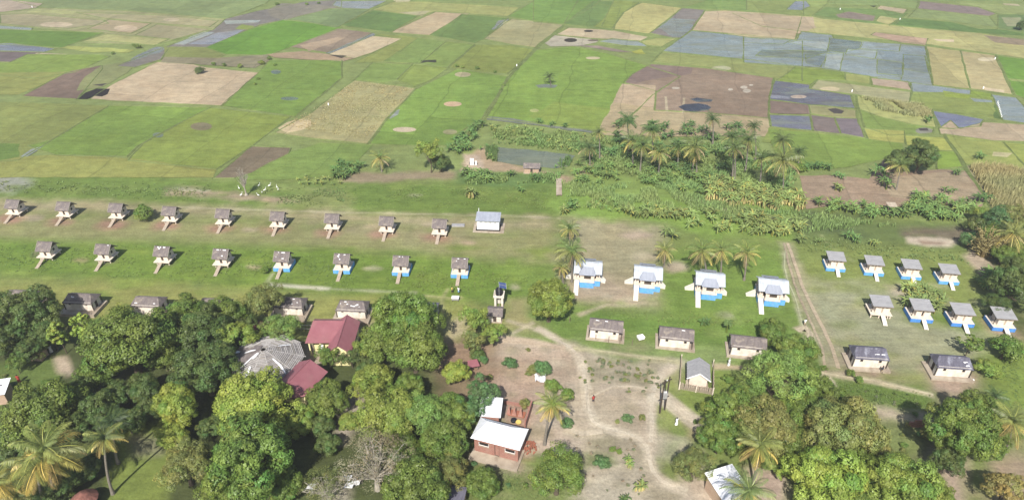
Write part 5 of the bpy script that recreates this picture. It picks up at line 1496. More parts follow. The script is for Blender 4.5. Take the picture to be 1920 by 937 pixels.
# ---- egrets --------------------------------------------------------
def egret():
    m_ = MB()
    m_.tube([(-.28,0,.42),(-.1,0,.5),(.1,0,.58),(.2,0,.66)], [.03,.12,.11,.05], 8)
    m_.tube([(.18,0,.64),(.28,0,.8),(.22,0,.95),(.3,0,1.05),(.38,0,1.06)], [.05,.035,.03,.05,.035], 6)
    m_.tube([(.38,0,1.06),(.52,0,1.04)], [.02,.005], 5)
    return m_
eg = None
for i, (u, v) in enumerate(((486,351),(506,352),(520,354),(497,360),(492,364),(522,359),(485,369),(453,369),(449,356))):
    if eg is None:
        eg = empty('egret', (0,0,0)); egret().build('body', M['white'], eg)
        for s in (-.04, .04): m_ = MB(); m_.tube([(0,s,.5),(.02,s,.25),(0,s,0)], .015, 5); m_.build('leg', M['dark'], eg)
        o = eg
    else: o = copy_tree(eg)
    o.location = at(u, v); o.rotation_euler.z = rnd.uniform(0, 6.28); s_ = rnd.uniform(.85, 1.15); o.scale = (s_, s_, s_)
    tag(o, 'white egret standing in the wet grass' if i < 7 else ('white egret beside the foot of the bare tree' if i == 7 else 'white egret left of the bare tree trunk'), 'bird', 'egrets near the bare tree')
for i in range(9):      # white markers along the paddy edge
    u = 1400 + (1695 + i * 3.2) / 3.604; v = (695 + i * 12.5) / 3.604
    m_ = MB(); m_.tube([(0,0,0),(0,0,.6)], [.11,.07], 6)
    tag(m_.build('white_marker', M['white'], None, at(u, v)), 'white marker in the line along the paddy edge at the far right', 'marker', 'white markers on the paddy bank')
for i, (u, v, lab) in enumerate(((61,15,'by the tan field at the top left'),(1597,173,'on the bank between the dark plots'),(1687,38,'on the green bank at the top right'),(1575,19,'in the green field near the top right'),(1865,112,'at the corner of the ripe field'),(1843,167,'on the bank below the ripe field'),(616,198,'on the furrow of the ripe plot'),(969,125,'on the hedge bank in the middle'))):
    m_ = MB(); m_.tube([(0,0,0),(0,0,.35),(0,0,.7),(0,0,.8)], [.14,.2,.12,.03], 7)
    tag(m_.build('white_sack', M['white'], None, at(u, v)), 'small white sack ' + lab, 'sack')
# ------------------------------------------------------------------ people
def person(u, v, label, top, bottom, robe=False, face=0.0, stride=.12, head_scarf=None, h=1.42, sit=False):
    root = empty('person', at(u, v), face, label, 'person')
    k = h / 1.7
    V = []; E = []; Rr = []
    def a(p, r, par=None):
        V.append(tuple(q * k for q in p)); Rr.append(r * k)
        if par is not None: E.append((par, len(V) - 1))
        return len(V) - 1
    pel = a((0,0,.95), .13)
    wa = a((0,0,1.1), .115, pel); ch = a((0,-.01,1.32), .135, wa); nk = a((0,-.01,1.47), .055, ch); h0 = a((0,-.02,1.56), .085, nk); h1 = a((0,-.01,1.66), .08, h0)
    a((0,-.1,1.575), .02, h0)
    for s in (-1, 1):
        hp = a((s*.1,0,.9), .095, pel); kn = a((s*.1, -stride*s*.6, .5), .062, hp); an = a((s*.1, -stride*s + .02, .09), .042, kn); a((s*.11, -stride*s - .12, .03), .035, an)
        sh = a((s*.19,0,1.39), .06, ch); el = a((s*.25, stride*s*.6, 1.13), .042, sh); wr = a((s*.24, stride*s*1.2-.06, .9), .03, el)
        hd = a((s*.24, stride*s*1.2-.08, .82), .028, wr)
        for q in range(4): a((s*(.24) + (q-1.5)*.018, stride*s*1.2-.1, .74 + abs(q-1.5)*.008), .009, hd)
        a((s*.2, stride*s*1.2-.12, .8), .01, hd)
    me = bpy.data.meshes.new('body'); me.from_pydata(V, E, [])
    o = link('body', me, root)
    sk = o.modifiers.new('skin', 'SKIN')
    for i, sv in enumerate(me.skin_vertices[0].data): sv.radius = (Rr[i], Rr[i]); sv.use_root = (i == 0)
    su = o.modifiers.new('sub', 'SUBSURF'); su.levels = 1; su.render_levels = 1
    me.materials.append(M['skin'])
    def lathe(name, prof, mat, sy=.75):
        m_ = MB(); n = 12; vs = []; fs = []
        for z, r in prof:
            for j in range(n): vs.append((r*k*math.cos(2*math.pi*j/n), r*k*sy*math.sin(2*math.pi*j/n) - .005, z*k))
        for i in range(len(prof)-1):
            for j in range(n): fs.append((i*n+j, i*n+(j+1)%n, (i+1)*n+(j+1)%n, (i+1)*n+j))
        m_.add(vs, fs); m_.build(name, mat, root, smooth=True)
    if robe: lathe('robe', [(.1,.3),(.5,.26),(.95,.2),(1.15,.17),(1.35,.21),(1.44,.16),(1.49,.07)], top)
    else:
        lathe('shirt', [(.85,.18),(1.1,.155),(1.33,.2),(1.43,.16),(1.48,.07)], top)
        lathe('skirt' if bottom in (M['cloth_tan'], M['cloth_red']) else 'trousers', [(.45,.2),(.7,.2),(.9,.17),(.97,.15)], bottom)
    for s in (-1, 1):
        m_ = MB(); m_.tube([(s*.17*k,0,1.41*k),(s*.22*k,stride*s*.3*k,1.27*k),(s*.26*k,stride*s*.6*k,1.12*k)], [.08*k,.07*k,.06*k], 8); m_.build('sleeve', top, root, smooth=True)
    m_ = MB()
    vs = []; fs = []; n = 10
    for z, r in ((1.6,.09),(1.66,.104),(1.72,.09),(1.755,.04)):
        for j in range(n): vs.append((r*k*math.cos(2*math.pi*j/n), r*k*math.sin(2*math.pi*j/n)+.012, z*k))
    for i in range(3):
        for j in range(n): fs.append((i*n+j, i*n+(j+1)%n, (i+1)*n+(j+1)%n, (i+1)*n+j))
    fs.append(tuple(3*n+j for j in range(n))); m_.add(vs, fs)
    m_.build('head_cloth' if head_scarf else 'hair', head_scarf or M['hair'], root, smooth=True)
    return root
person(1366, 685, 'person in a long white robe and head cloth on the path by the fenced house', M['cloth_white'], M['cloth_white'], True, R(30), head_scarf=M['cloth_white'])
person(1268, 796, 'person in white bending away on the grass beside the wide path', M['cloth_white'], M['cloth_white'], True, R(200))
person(1112, 754, 'person in red walking down the pale footpath', M['cloth_red'], M['cloth_dark'], False, R(10), .2)
person(1508, 610, 'person in white shirt where the thin path meets the track', M['cloth_white'], M['cloth_tan'], False, R(180), .15)
person(848, 549, 'person in yellow on the grass above the pale chest', M['cloth_yellow'], M['cloth_dark'], False, R(60))
person(860, 550, 'person in light blue and white carrying on above the pale chest', M['cloth_white'], M['cloth_blue'], False, R(-40))
person(1652, 699, 'person in dark clothes before the bluish-roofed long house', M['cloth_dark'], M['cloth_tan'], False, R(15))
person(37, 716, 'person in red standing behind the white-topped hut', M['cloth_red'], M['cloth_red'], True, R(0))
person(97, 660, 'person in white among the shaded trees beside the small brick hut', M['cloth_white'], M['cloth_dark'], True, R(40))
person(919, 752, 'person in white behind the ridged roof of the outhouse', M['cloth_white'], M['cloth_dark'], False, R(20))
person(931, 753, 'person in a white shirt at the right behind the outhouse', M['cloth_white'], M['cloth_tan'], False, R(-20))
# ================================================================== vegetation
rnd = random.Random(5)
def quads_mesh(name, V, tint, mat, k=4):
    """V: (n,k,3) leaf polygons, tint: (n,3) colour factor per leaf"""
    n = V.shape[0]
    me = bpy.data.meshes.new(name)
    me.vertices.add(n * k); me.vertices.foreach_set('co', V.astype(np.float32).ravel())
    me.loops.add(n * k); me.loops.foreach_set('vertex_index', np.arange(n * k, dtype=np.int32))
    me.polygons.add(n); me.polygons.foreach_set('loop_start', (np.arange(n) * k).astype(np.int32))
    me.update(calc_edges=True)
    a = me.color_attributes.new('tint', 'FLOAT_COLOR', 'POINT')
    c = np.concatenate([np.repeat(tint, k, axis=0), np.ones((n * k, 1))], 1)
    a.data.foreach_set('color', c.astype(np.float32).ravel())
    me.materials.append(mat)
    return me

def unit(v): return v / (np.linalg.norm(v, axis=-1, keepdims=True) + 1e-9)

def leaves(centres, normals, size, asp=.55, jit=.6, droop=0.0):
    """diamond leaves at centres facing roughly along normals"""
    n = len(centres)
    nn = unit(normals + rng.normal(0, jit, (n, 3)))
    t = unit(np.cross(nn, rng.normal(0, 1, (n, 3))))
    t[:, 2] -= droop; t = unit(t)
    b = unit(np.cross(nn, t))
    s = (size * rng.uniform(.7, 1.3, (n, 1)))
    return np.stack([centres - t * s * .5, centres + b * s * asp * .5, centres + t * s * .6, centres - b * s * asp * .5], 1)

def crown_mesh(name, seed, kind):
    """foliage in a crown of radius about 1; lobes > clumps > leaves"""
    global rng
    rng = np.random.default_rng(seed)
    par = dict(mango=(70, .25, 34, 13, .054, .82, .0), dense=(88, .22, 32, 13, .049, .95, .0), loose=(46, .23, 28, 11, .057, .8, .0),
               teak=(46, .2, 14, 7, .13, 1.9, .35), feather=(60, .24, 34, 11, .042, .62, .0), bush=(26, .36, 30, 9, .085, .75, .0),
               twig=(80, .20, 22, 5, .038, .72, .0), shrub=(14, .45, 22, 7, .14, .7, .0))[kind]
    nl, lr, ncl, nle, ls, asp, droop = par
    # lobes on an uneven dome
    u = rng.random(nl); th = rng.random(nl) * 2 * np.pi
    zmin = -.55 if kind in ('mango', 'dense') else -.4
    z = zmin + (1 - zmin) * u ** .85
    r = np.sqrt(np.clip(1 - z * z, 0, 1))
    d = np.stack([r * np.cos(th), r * np.sin(th), z], 1)
    ph = rng.random(6) * 6.28
    lump = 1 + .16 * np.sin(2 * th + ph[0]) + .10 * np.sin(3 * th + ph[1] + z * 2) + .08 * np.sin(5 * th + ph[2] - z * 4)
    rad = (1 - lr * .8) * lump * rng.uniform(.82, 1.06, nl)
    ni = nl // 4
    rad[:ni] *= rng.uniform(.45, .75, ni)
    c = d * rad[:, None] * np.array([1, 1, asp])
    lrad = lr * rng.uniform(.65, 1.25, nl)
    ltint = rng.uniform(.78, 1.2, (nl, 1)) * np.array([[1, 1, 1]]) * (1 + np.stack([rng.normal(0, .10, nl), np.zeros(nl), rng.normal(0, .05, nl)], 1))
    # clumps on each lobe
    cd = unit(rng.normal(0, 1, (nl, ncl, 3)) + d[:, None, :] * .55 + np.array([0, 0, .35]))
    cc = c[:, None, :] + cd * lrad[:, None, None] * rng.uniform(.78, 1.08, (nl, ncl, 1)) * np.array([1, 1, .85])
    ct = ltint[:, None, :] * rng.uniform(.82, 1.18, (nl, ncl, 1))
    cc = cc.reshape(-1, 3); cd = cd.reshape(-1, 3); ct = ct.reshape(-1, 3)
    if kind in ('loose', 'twig', 'teak'):
        keep = rng.random(len(cc)) < .85; cc, cd, ct = cc[keep], cd[keep], ct[keep]
    crad = lr * .34 if kind != 'teak' else lr * .45
    ld = unit(rng.normal(0, 1, (len(cc), nle, 3)) + cd[:, None, :] * .7)
    lc = cc[:, None, :] + ld * crad * rng.uniform(.5, 1.1, (len(cc), nle, 1))
    lt = ct[:, None, :] * rng.uniform(.85, 1.15, (len(cc), nle, 1))
    lc = lc.reshape(-1, 3); ld = ld.reshape(-1, 3); lt = lt.reshape(-1, 3)
    V = leaves(lc, ld * .8 + np.repeat(cd, nle, 0) * .7 + np.array([0, 0, .2]), ls, .66 if kind != 'twig' else .35, .32, droop)
    me = quads_mesh(name, V, lt, M['leaf'])
    return me, c, lrad

def trunk_mesh(name, seed, kind, lobes, h):
    """tapered trunk with limbs reaching the lobes; unit crown radius, crown centre at height h"""
    r_ = random.Random(seed)
    m = MB()
    thick = .075 if kind not in ('teak', 'loose') else .045
    fork = h * .45 if kind != 'teak' else h * .9
    lean = (r_.uniform(-.06, .06), r_.uniform(-.06, .06))
    m.tube([(0, 0, -.03), (lean[0]*.3, lean[1]*.3, fork*.4), (lean[0], lean[1], fork)], [thick*1.35, thick, thick*.85], 8)
    idx = list(range(len(lobes))); r_.shuffle(idx)
    nlim = 26 if kind == 'twig' else (12 if kind != 'bush' else 6)
    for q in idx[:nlim]:
        e = Vector((lobes[q][0] * .92, lobes[q][1] * .92, lobes[q][2] * .92 + h))
        s0 = Vector((lean[0], lean[1], fork * r_.uniform(.85, 1.0) if kind != 'teak' else h + lobes[q][2] * .8))
        mid = s0.lerp(e, .5) + Vector((r_.uniform(-.06, .06), r_.uniform(-.06, .06), r_.uniform(-.02, .08)))
        m.tube([s0, mid, e], [thick * .5, thick * .3, thick * .1], 5, cap=False)
        if kind == 'twig':
            for w in range(9):
                t_ = r_.uniform(.35, 1); p = s0.lerp(e, t_) if t_ > .5 else mid
                o_ = Vector((r_.uniform(-1, 1), r_.uniform(-1, 1), r_.uniform(-.1, 1))).normalized() * r_.uniform(.14, .32)
                m.tube([p, p + o_ * .5 + Vector((0, 0, .02)), p + o_], [.011, .007, .003], 4, cap=False)
    if kind == 'teak': m.tube([(lean[0], lean[1], fork), (0, 0, h + 1.2)], [thick*.8, thick*.25], 6)
    me = bpy.data.meshes.new(name); me.from_pydata(m.v, [], m.f)
    me.materials.append(M['palebark'] if kind == 'twig' else M['bark']); me.update()
    return me

HC = dict(mango=.86, dense=.88, loose=1.25, teak=2.2, feather=1.05, bush=.62, twig=1.0, shrub=.45)
PROT = {}
for kind, seeds in (('mango', (1, 2, 3)), ('dense', (4, 5)), ('loose', (6, 7)), ('teak', (8,)), ('feather', (9,)), ('bush', (10, 11)), ('twig', (12,)), ('shrub', (13, 14))):
    PROT[kind] = []
    for s_ in seeds:
        cm, lobes, lr_ = crown_mesh('crown_' + kind, s_, kind)
        PROT[kind].append((cm, trunk_mesh('trunk_' + kind, s_, kind, lobes, HC[kind])))

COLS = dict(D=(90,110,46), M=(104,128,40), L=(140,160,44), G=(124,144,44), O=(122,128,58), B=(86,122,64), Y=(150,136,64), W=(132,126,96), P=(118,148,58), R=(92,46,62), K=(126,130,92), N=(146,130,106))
def tree(u, v, wpx, kind, cc, label, name='broadleaf_tree', group='broadleaf trees', hs=1.0, cat='tree', idx=None):
    """crown centred on photo pixel (u, v), wpx wide"""
    rad = wpx / 2 / ppm(u, v, 5)
    for _ in range(3):
        hc = HC[kind] * rad * hs
        rad = wpx / 2 / ppm(u, v, hc)
    p = at(u, v, hc)
    rz = rnd.uniform(0, 6.28)
    pr = PROT[kind][(idx if idx is not None else rnd.randrange(9)) % len(PROT[kind])]
    root = empty(name, (p.x, p.y, 0), rz, label, cat, group)
    rad *= .89
    tr = link('trunk', pr[1], root); tr.scale = (rad, rad, rad * hs)
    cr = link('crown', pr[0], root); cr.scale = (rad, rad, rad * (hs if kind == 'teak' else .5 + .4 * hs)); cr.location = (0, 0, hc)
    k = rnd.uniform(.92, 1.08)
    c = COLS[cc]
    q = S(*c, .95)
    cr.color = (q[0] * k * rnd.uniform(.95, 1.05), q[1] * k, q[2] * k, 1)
    return root

TREES = [
 (48,588,118,'dense','D','large dark tree at the left edge beside the long grey-roofed house',1.1),
 (12,640,95,'dense','D','dark tree cut by the left edge, below the large dark one',1.0),
 (92,620,60,'loose','D','dark ragged tree just right of the large left-edge tree',1.2),
 (28,680,40,'loose','M','small mid-green tree in front of the left-edge trees',1.0),
 (60,650,70,'dense','D','dark tree over the small brick hut at the left',.9),
 (240,645,180,'mango','M','broad spreading mid-green tree below the second long house',.9),
 (190,690,90,'mango','M','lower left shoulder tree joined to the broad spreading tree',.9),
 (305,668,80,'mango','M','mid-green tree at the right shoulder of the broad spreading tree',1.0),
 (228,588,50,'loose','G','small olive tree at the corner of the half-hidden long house',.9),
 (318,608,80,'loose','M','loose-leaved tree covering the front of the half-hidden long house',1.0),
 (350,590,90,'dense','M','dark-green tree in the thicket right of the half-hidden long house',.95),
 (385,620,110,'dense','D','dense dark tree in the middle of the thicket',1.0),
 (420,590,90,'mango','M','tree in the thicket in front of the ridge-only long house',1.0),
 (448,632,80,'loose','G','yellowish-green tree on the right side of the thicket above the round roof',1.0),
 (412,655,70,'mango','D','dark tree at the foot of the thicket left of the round roof',.9),
 (492,560,86,'feather','O','feathery olive tree left of the shaded long white house',1.25),
 (455,595,60,'mango','D','dark tree tucked under the feathery olive tree',1.0),
 (525,618,82,'feather','P','round soft-leaved tree between round roof and shaded long house',1.0),
 (385,698,130,'dense','D','dark dense tree touching the left rim of the round roof',.95),
 (268,728,74,'mango','D','dark tree left of the bright lime-coloured one, higher up',1.0),
 (285,765,60,'dense','D','shaded tree under the left side of the lime-coloured crown',1.0),
 (330,758,92,'mango','L','bright lime-green tall crown in the lower left, egg shaped',1.35),
 (482,752,152,'mango','L','broad yellow-green tree below the round roof',1.0),
 (560,790,72,'mango','G','yellow-green tree at the right end of the broad yellow-green tree',1.0),
 (82,770,150,'mango','M','mid-green tree to the right of the white-topped hut',1.1),
 (150,730,56,'dense','D','thin dark tree right of the crown beside the white-topped hut',1.3),
 (178,770,90,'dense','D','dark shaded tree in the gap at the lower left',1.0),
 (215,745,70,'dense','D','dark shaded tree above the two leaning palms',1.0),
 (345,870,120,'feather','O','dull olive soft tree beside the lower left clearing',.9),
 (470,865,185,'dense','M','very large dark-green tree at the bottom left of centre',1.15),
 (430,915,120,'mango','M','green tree at the bottom edge left of the very large one',1.0),
 (535,910,80,'mango','M','green tree at the bottom edge, right flank of the very large one',1.0),
 (612,745,86,'mango','M','round vivid-green tree below the lower maroon roof',1.0),
 (615,668,52,'loose','M','small tree before the porch with the satellite dish',1.0),
 (658,668,44,'loose','D','small dark tree at the corner of the yellow gable',1.0),
 (688,650,60,'loose','G','loose tree between the yellow gable and the tallest green crown',1.0),
 (755,600,130,'mango','M','tallest green crown in the middle left, upper half',1.35),
 (775,650,120,'mango','M','right lower half of the tallest green crown group',1.2),
 (715,640,90,'mango','M','left shoulder of the tallest green crown group',1.2),
 (698,720,92,'mango','G','mid-green tree below the tallest crown group',1.0),
 (770,727,66,'dense','M','round green tree right of the brown clearing path, beside the bare yard',1.0),
 (728,775,130,'mango','G','wide green tree above the grey leafless tree',1.0),
 (800,775,110,'feather','P','soft green tree joined to the wide one, upper right part',1.0),
 (850,775,90,'mango','M','green tree right beside the white hipped roof',1.0),
 (830,835,110,'mango','M','green tree right of the grey leafless tree',1.1),
 (845,885,90,'feather','O','olive-green tree below the one right of the grey tree',1.0),
 (700,862,165,'twig','W','grey nearly leafless tree with pale twigs',1.0),
 (614,835,54,'dense','D','small dark bush-like tree left of the grey leafless tree',1.0),
 (612,912,110,'twig','O','low greyish-olive tree at the bottom edge left of the white sheets',.7),
 (780,920,150,'mango','M','green tree with yellow tips at the bottom edge',1.0),
 (905,908,76,'mango','M','round tree below the brick house terrace',1.1),
 (892,598,62,'loose','G','loose yellow-green tree left of the small grey-roofed hut',1.1),
 (925,625,50,'loose','G','loose yellow-green tree in front of the small grey-roofed hut',1.0),
 (888,640,56,'loose','O','olive loose tree at the lower left of the water tower trees',.9),
 (1030,562,98,'mango','G','round green tree standing alone right of the water tower',1.2),
 (857,697,54,'mango','L','small yellow-green tree on the bare brown yard',1.1),
 (905,735,72,'loose','B','bluish-green broad-leaved tree above the brick outhouse',1.0),
 (880,770,60,'loose','B','greyish-green tree left of the brick outhouse',1.0),
 (1045,882,122,'feather','M','wide green tree at the bottom, right of the brick house',1.0),
 (1302,872,86,'feather','O','olive-yellow low tree above the bottom dirt yard',.9),
 (1448,620,62,'mango','M','small dark-green tree behind the third long white house',.9),
 (1492,658,84,'mango','M','dark-green tree beside the dirt track',1.1),
 (1508,690,60,'mango','M','lower part tree at the dirt track bend',1.0),
 (1462,705,135,'feather','P','pale fresh-green tall tree in the right-hand wood',1.2),
 (1370,775,110,'dense','M','green tree at the left end of the right-hand wood',1.1),
 (1430,795,130,'mango','O','olive-green tree in the middle of the right-hand wood',1.1),
 (1500,770,100,'feather','M','green tree behind the olive crowns of the right-hand wood',1.0),
 (1580,800,150,'mango','O','olive tree with a yellowish flank at the right end of the wood',1.2),
 (1505,840,90,'mango','M','mid-green tree in the hollow of the right-hand wood',1.0),
 (1548,895,155,'mango','L','bright yellow-green tree at the bottom of the right-hand wood',1.0),
 (1690,905,145,'mango','G','green tree with pale leaf tips at the bottom right',1.0),
 (1800,810,128,'dense','M','tall dark-green tree standing alone near the lower right corner',1.45),
 (1832,770,80,'dense','M','upper right part of the tall dark-green tree group',1.5),
 (1470,885,40,'loose','L','small yellow-green sapling by the bottom palms',1.0),
 (1885,918,90,'loose','Y','brownish-green tree at the bottom right corner',.8),
 (1903,532,104,'dense','D','big dark tree at the right edge above the last flat-roofed hut',1.1),
 (1868,570,56,'feather','D','dark soft tree low in front of the right-edge tree',.9),
 (1915,500,50,'dense','M','green tree top at the very right edge',1.1),
 (1838,425,60,'bush','D','dark bush below the maize at the right',1.0),
 (1870,410,60,'loose','B','greyish loose bush at the right edge below the maize',1.0),
 (1900,400,50,'loose','O','olive bush at the right edge under the maize field',1.0),
 (1860,440,50,'loose','M','leafy tree behind the dry bamboo at the right',1.0),
 (1915,425,60,'loose','O','olive tree behind the right-edge palm with yellow skirts',1.0),
 (1880,478,50,'mango','M','green tree low under the right-edge palm',.9),
 (1912,470,50,'dense','M','dark-green tree at the right edge under the palm',1.0),
 (1835,400,36,'loose','G','yellowish bush at the foot of the maize field',.9),
 (1818,450,44,'bush','B','small dark bush by the pale sand patch',1.0),
 (1820,645,44,'teak','M','sparse young big-leaved tree right of the last blue-skirted huts',.6),
 (1885,655,74,'bush','M','spreading green bush at the right edge',.9),
 (1850,690,50,'bush','G','low green bush beside the far right long house',.9),
 (1727,293,72,'dense','D','dark dense tree in the far fields at the right',1.15),
 (1688,300,56,'mango','D','dark tree left of the dense far-field tree, behind the palm',1.0),
 (806,284,54,'loose','G','mid-green tree between the far palm and the pond',1.3),
 (826,306,40,'dense','D','dark tree attached to the right of the one beside the pond',1.0),
 (1915,48,20,'dense','D','tiny dark tree at the upper right edge in the fields',1.0),
 (110,628,42,'teak','L','tall narrow big-leaved tree, left of the pair',.95),
 (158,615,44,'teak','L','tall narrow big-leaved tree, right of the pair',1.05),
 (322,815,66,'mango','L','lower lobe of the bright lime-green egg-shaped tree',1.0),
 (478,612,36,'bush','R','dark maroon-leaved shrub between the feathery tree and the thicket',1.0),
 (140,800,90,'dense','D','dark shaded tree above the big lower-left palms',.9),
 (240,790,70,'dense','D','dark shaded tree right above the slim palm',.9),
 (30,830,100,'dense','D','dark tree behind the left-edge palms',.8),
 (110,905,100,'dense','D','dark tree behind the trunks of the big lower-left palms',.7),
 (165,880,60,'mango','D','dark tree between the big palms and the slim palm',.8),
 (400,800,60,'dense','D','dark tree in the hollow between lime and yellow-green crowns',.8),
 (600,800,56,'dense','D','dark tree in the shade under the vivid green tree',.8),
 (690,690,60,'dense','D','dark tree below the yellow gable',.9),
 (660,790,50,'mango','G','small yellow-green tree at the left end of the wide green tree',.9),
 (760,850,90,'mango','M','green tree hidden partly by the grey twigs',.9),
 (1350,820,90,'dense','M','lower left green tree of the right-hand wood',1.0),
 (1405,745,90,'feather','P','fresh-green lower flank of the pale tall tree',1.0),
 (1540,740,90,'mango','M','green tree at the upper right of the right-hand wood',1.0),
 (1625,830,90,'mango','O','olive tree at the far right end of the right-hand wood',1.0),
 (1450,850,80,'dense','M','dark-green tree behind the pale-fronded palm',.9),
 (1620,880,90,'dense','M','green tree between the yellow-green and pale-tipped crowns',.9),
 (1600,930,90,'mango','M','green tree at the bottom edge between the two large crowns',.9),
 (1760,930,70,'mango','G','low green tree at the bottom edge right of the pale-tipped one',.8),
 (1850,830,80,'dense','M','lower right part of the tall dark-green tree group',1.3),
 (1775,860,70,'dense','D','lower left part of the tall dark-green tree group',1.2),
]
for t in TREES:
    if t[2] > 5: tree(*t[:6], hs=t[6])
BUSH = [(955,680,30,'B','round dark-green bush alone on the pink bare ground'),(1018,690,40,'B','larger round bush above the crumpled tarp'),(1000,692,26,'O','dull bush left of the larger round bush'),
 (1035,722,34,'M','vivid bush right of the crumpled tarp'),(1062,740,34,'M','vivid bush right of the palm crown top'),(1040,727,30,'M','middle vivid bush between the two others'),
 (270,400,44,'M','low green bush between the third and fourth rear huts'),(375,132,20,'D','small dark bush on the tan field'),(1178,785,24,'B','round bush on the dry ground right of centre'),
 (1204,783,16,'O','small grey-green bush right of the round one'),(1158,790,12,'O','tiny dull bush left of the round one'),(1150,842,15,'M','left of two small green bushes in the dry plot'),(1162,846,14,'M','right of two small green bushes in the dry plot'),
 (1305,790,12,'D','tiny dark bush by the wide path'),(1365,710,24,'M','thin shrub on the grass right of the picket fence'),(508,560,16,'M','tuft bush at the end of the pale wall line'),
 (498,506,20,'M','dark tuft beside the first blue-skirted hut'),(1127,866,34,'B','low bluish creeper patch under the dry plot'),(1062,793,30,'B','shaded bush right of the palm trunk'),(990,655,10,'O','tiny bush on the bare slope'),
 (1345,880,22,'B','grey-green shrub at the corner of the bottom yard'),(895,665,34,'D','dark shrub at the edge of the brown yard'),(905,675,24,'B','bluish shrub at the edge of the brown yard'),
 (1545,690,16,'M','small bush by the track fork'),(1610,712,20,'M','bush left of the thin path on the weedy verge'),(1595,700,20,'M','bush at the corner of the first bluish-roofed house'),
 (918,706,14,'O','small dry bush on the brown yard'),(985,758,26,'O','dry thin bush above the brick yard wall'),(990,700,14,'O','little dry bush left of the large round bush'),(1205,780,10,'O','seedling bush beside the grey-green one'),
 (1745,812,40,'O','shaded olive bush by the broken brick wall'),(1860,470,36,'B','small bush in the ditch at the right'),(1500,315,24,'M','bush right of the leaning palms in the grove')]
for u, v, w, c, lab in BUSH: tree(u, v, w, 'bush', c, lab, 'bush', 'bushes', 1.0, 'bush')
# far dots of scrub
for i, (u, v) in enumerate(((490,118),(505,110),(515,122),(484,148),(478,158),(258,88),(250,85),(212,100),(400,120),(420,122),(450,124),(520,8),(575,8),(598,6),(857,124),(895,128),(868,126),(928,135),(945,160),(940,168),(1120,300))):
    w = (14, 10, 8, 8, 8, 14, 8, 8, 10, 10, 12, 9, 8, 7, 9, 10, 7, 8, 6, 6, 8)[i]
    tree(u, v, w, 'shrub', 'M' if i % 2 else 'G', 'tiny scrub bush on the banks of the far fields', 'scrub_bush', 'scrub bushes in the far fields', 1.0, 'bush')
# low weeds on the dry plots
spots = []
for i in range(48):
    spots.append((rnd.uniform(1085, 1225), rnd.uniform(672, 718), rnd.uniform(7, 13)))
for i in range(20): spots.append((rnd.uniform(1170, 1235), rnd.uniform(698, 735), rnd.uniform(6, 12)))
for i in range(26): spots.append((rnd.uniform(1080, 1215), rnd.uniform(815, 930), rnd.uniform(6, 11)))
for u, v, w in spots:
    tree(u, v, w * .8, 'shrub', rnd.choice('KKOK' if v < 760 else 'NNNK'), 'low grey-green weed tuft on the dry bare plots' if v < 760 else 'low grey-brown weed tuft on the bottom dry plot', 'weed_tuft', 'weed tufts on the dry plots', .8, 'weed')
for i in range(30):
    u = rnd.uniform(1570, 1745); v = 716 + (u - 1570) * .12 + rnd.uniform(4, 34)
    tree(u, v, rnd.uniform(3, 7), 'shrub', rnd.choice('DKMM'), 'dark weed clump on the green verge below the thin path', 'weed_clump', 'weed clumps on the lower right verge', .9, 'weed')
for i in range(40):
    u, v = rnd.choice([(rnd.uniform(885, 1090), rnd.uniform(868, 930)), (rnd.uniform(0, 110), rnd.uniform(690, 735)), (rnd.uniform(1650, 1740), rnd.uniform(770, 850)), (rnd.uniform(1840, 1915), rnd.uniform(760, 850))])
    tree(u, v, rnd.uniform(8, 16), 'shrub', rnd.choice('MMBO'), 'leafy weed clump on rough ground near the trees', 'weed_clump', 'weed clumps near the trees', .8, 'weed')

# ------------------------------------------------------------------ palms
def frond_mesh(name, seed, L=1.0, rise=.5, fall=1.1, n=34):
    """one frond: arching rib with two rows of drooping leaflets; unit length along +x"""
    r_ = np.random.default_rng(seed)
    t = np.linspace(0, 1, n)
    ang = rise - (rise + fall) * t ** 1.3
    dx = np.cos(ang) / n; dz = np.sin(ang) / n
    x = np.cumsum(dx); z = np.cumsum(dz)
    P = np.stack([x, np.zeros(n), z], 1)
    V = []; T = []
    wl = .27 * np.sin(np.pi * np.clip(.12 + .86 * t, 0, 1)) ** .7
    for i in range(n):
        for s in (-1, 1):
            l = wl[i] * r_.uniform(.85, 1.1)
            tip = P[i] + np.array([l * .45, s * l * .72, -l * r_.uniform(.35, .75)])
            mid = P[i] + np.array([l * .28, s * l * .42, -l * .08])
            w = .0105
            V.append([P[i] - np.array([w, 0, 0]), mid - np.array([w, 0, 0]), tip, mid + np.array([w, 0, 0])]); T.append([r_.uniform(.8, 1.2)] * 3)
    for i in range(n - 1):
        w = .012 * (1 - t[i]) + .003
        V.append([P[i] + [0, -w, .004], P[i] + [0, w, .004], P[i+1] + [0, w, .004], P[i+1] + [0, -w, .004]]); T.append([1.5, 1.4, 1.2])
    return quads_mesh(name, np.array(V), np.array(T), M['palm'])
FR = [frond_mesh('frond', 1, rise=1.42, fall=.1), frond_mesh('frond', 2, rise=1.05, fall=.5), frond_mesh('frond', 3, rise=.4, fall=1.1), frond_mesh('frond', 4, rise=-.2, fall=1.3), frond_mesh('frond', 5, rise=-1.05, fall=1.5)]
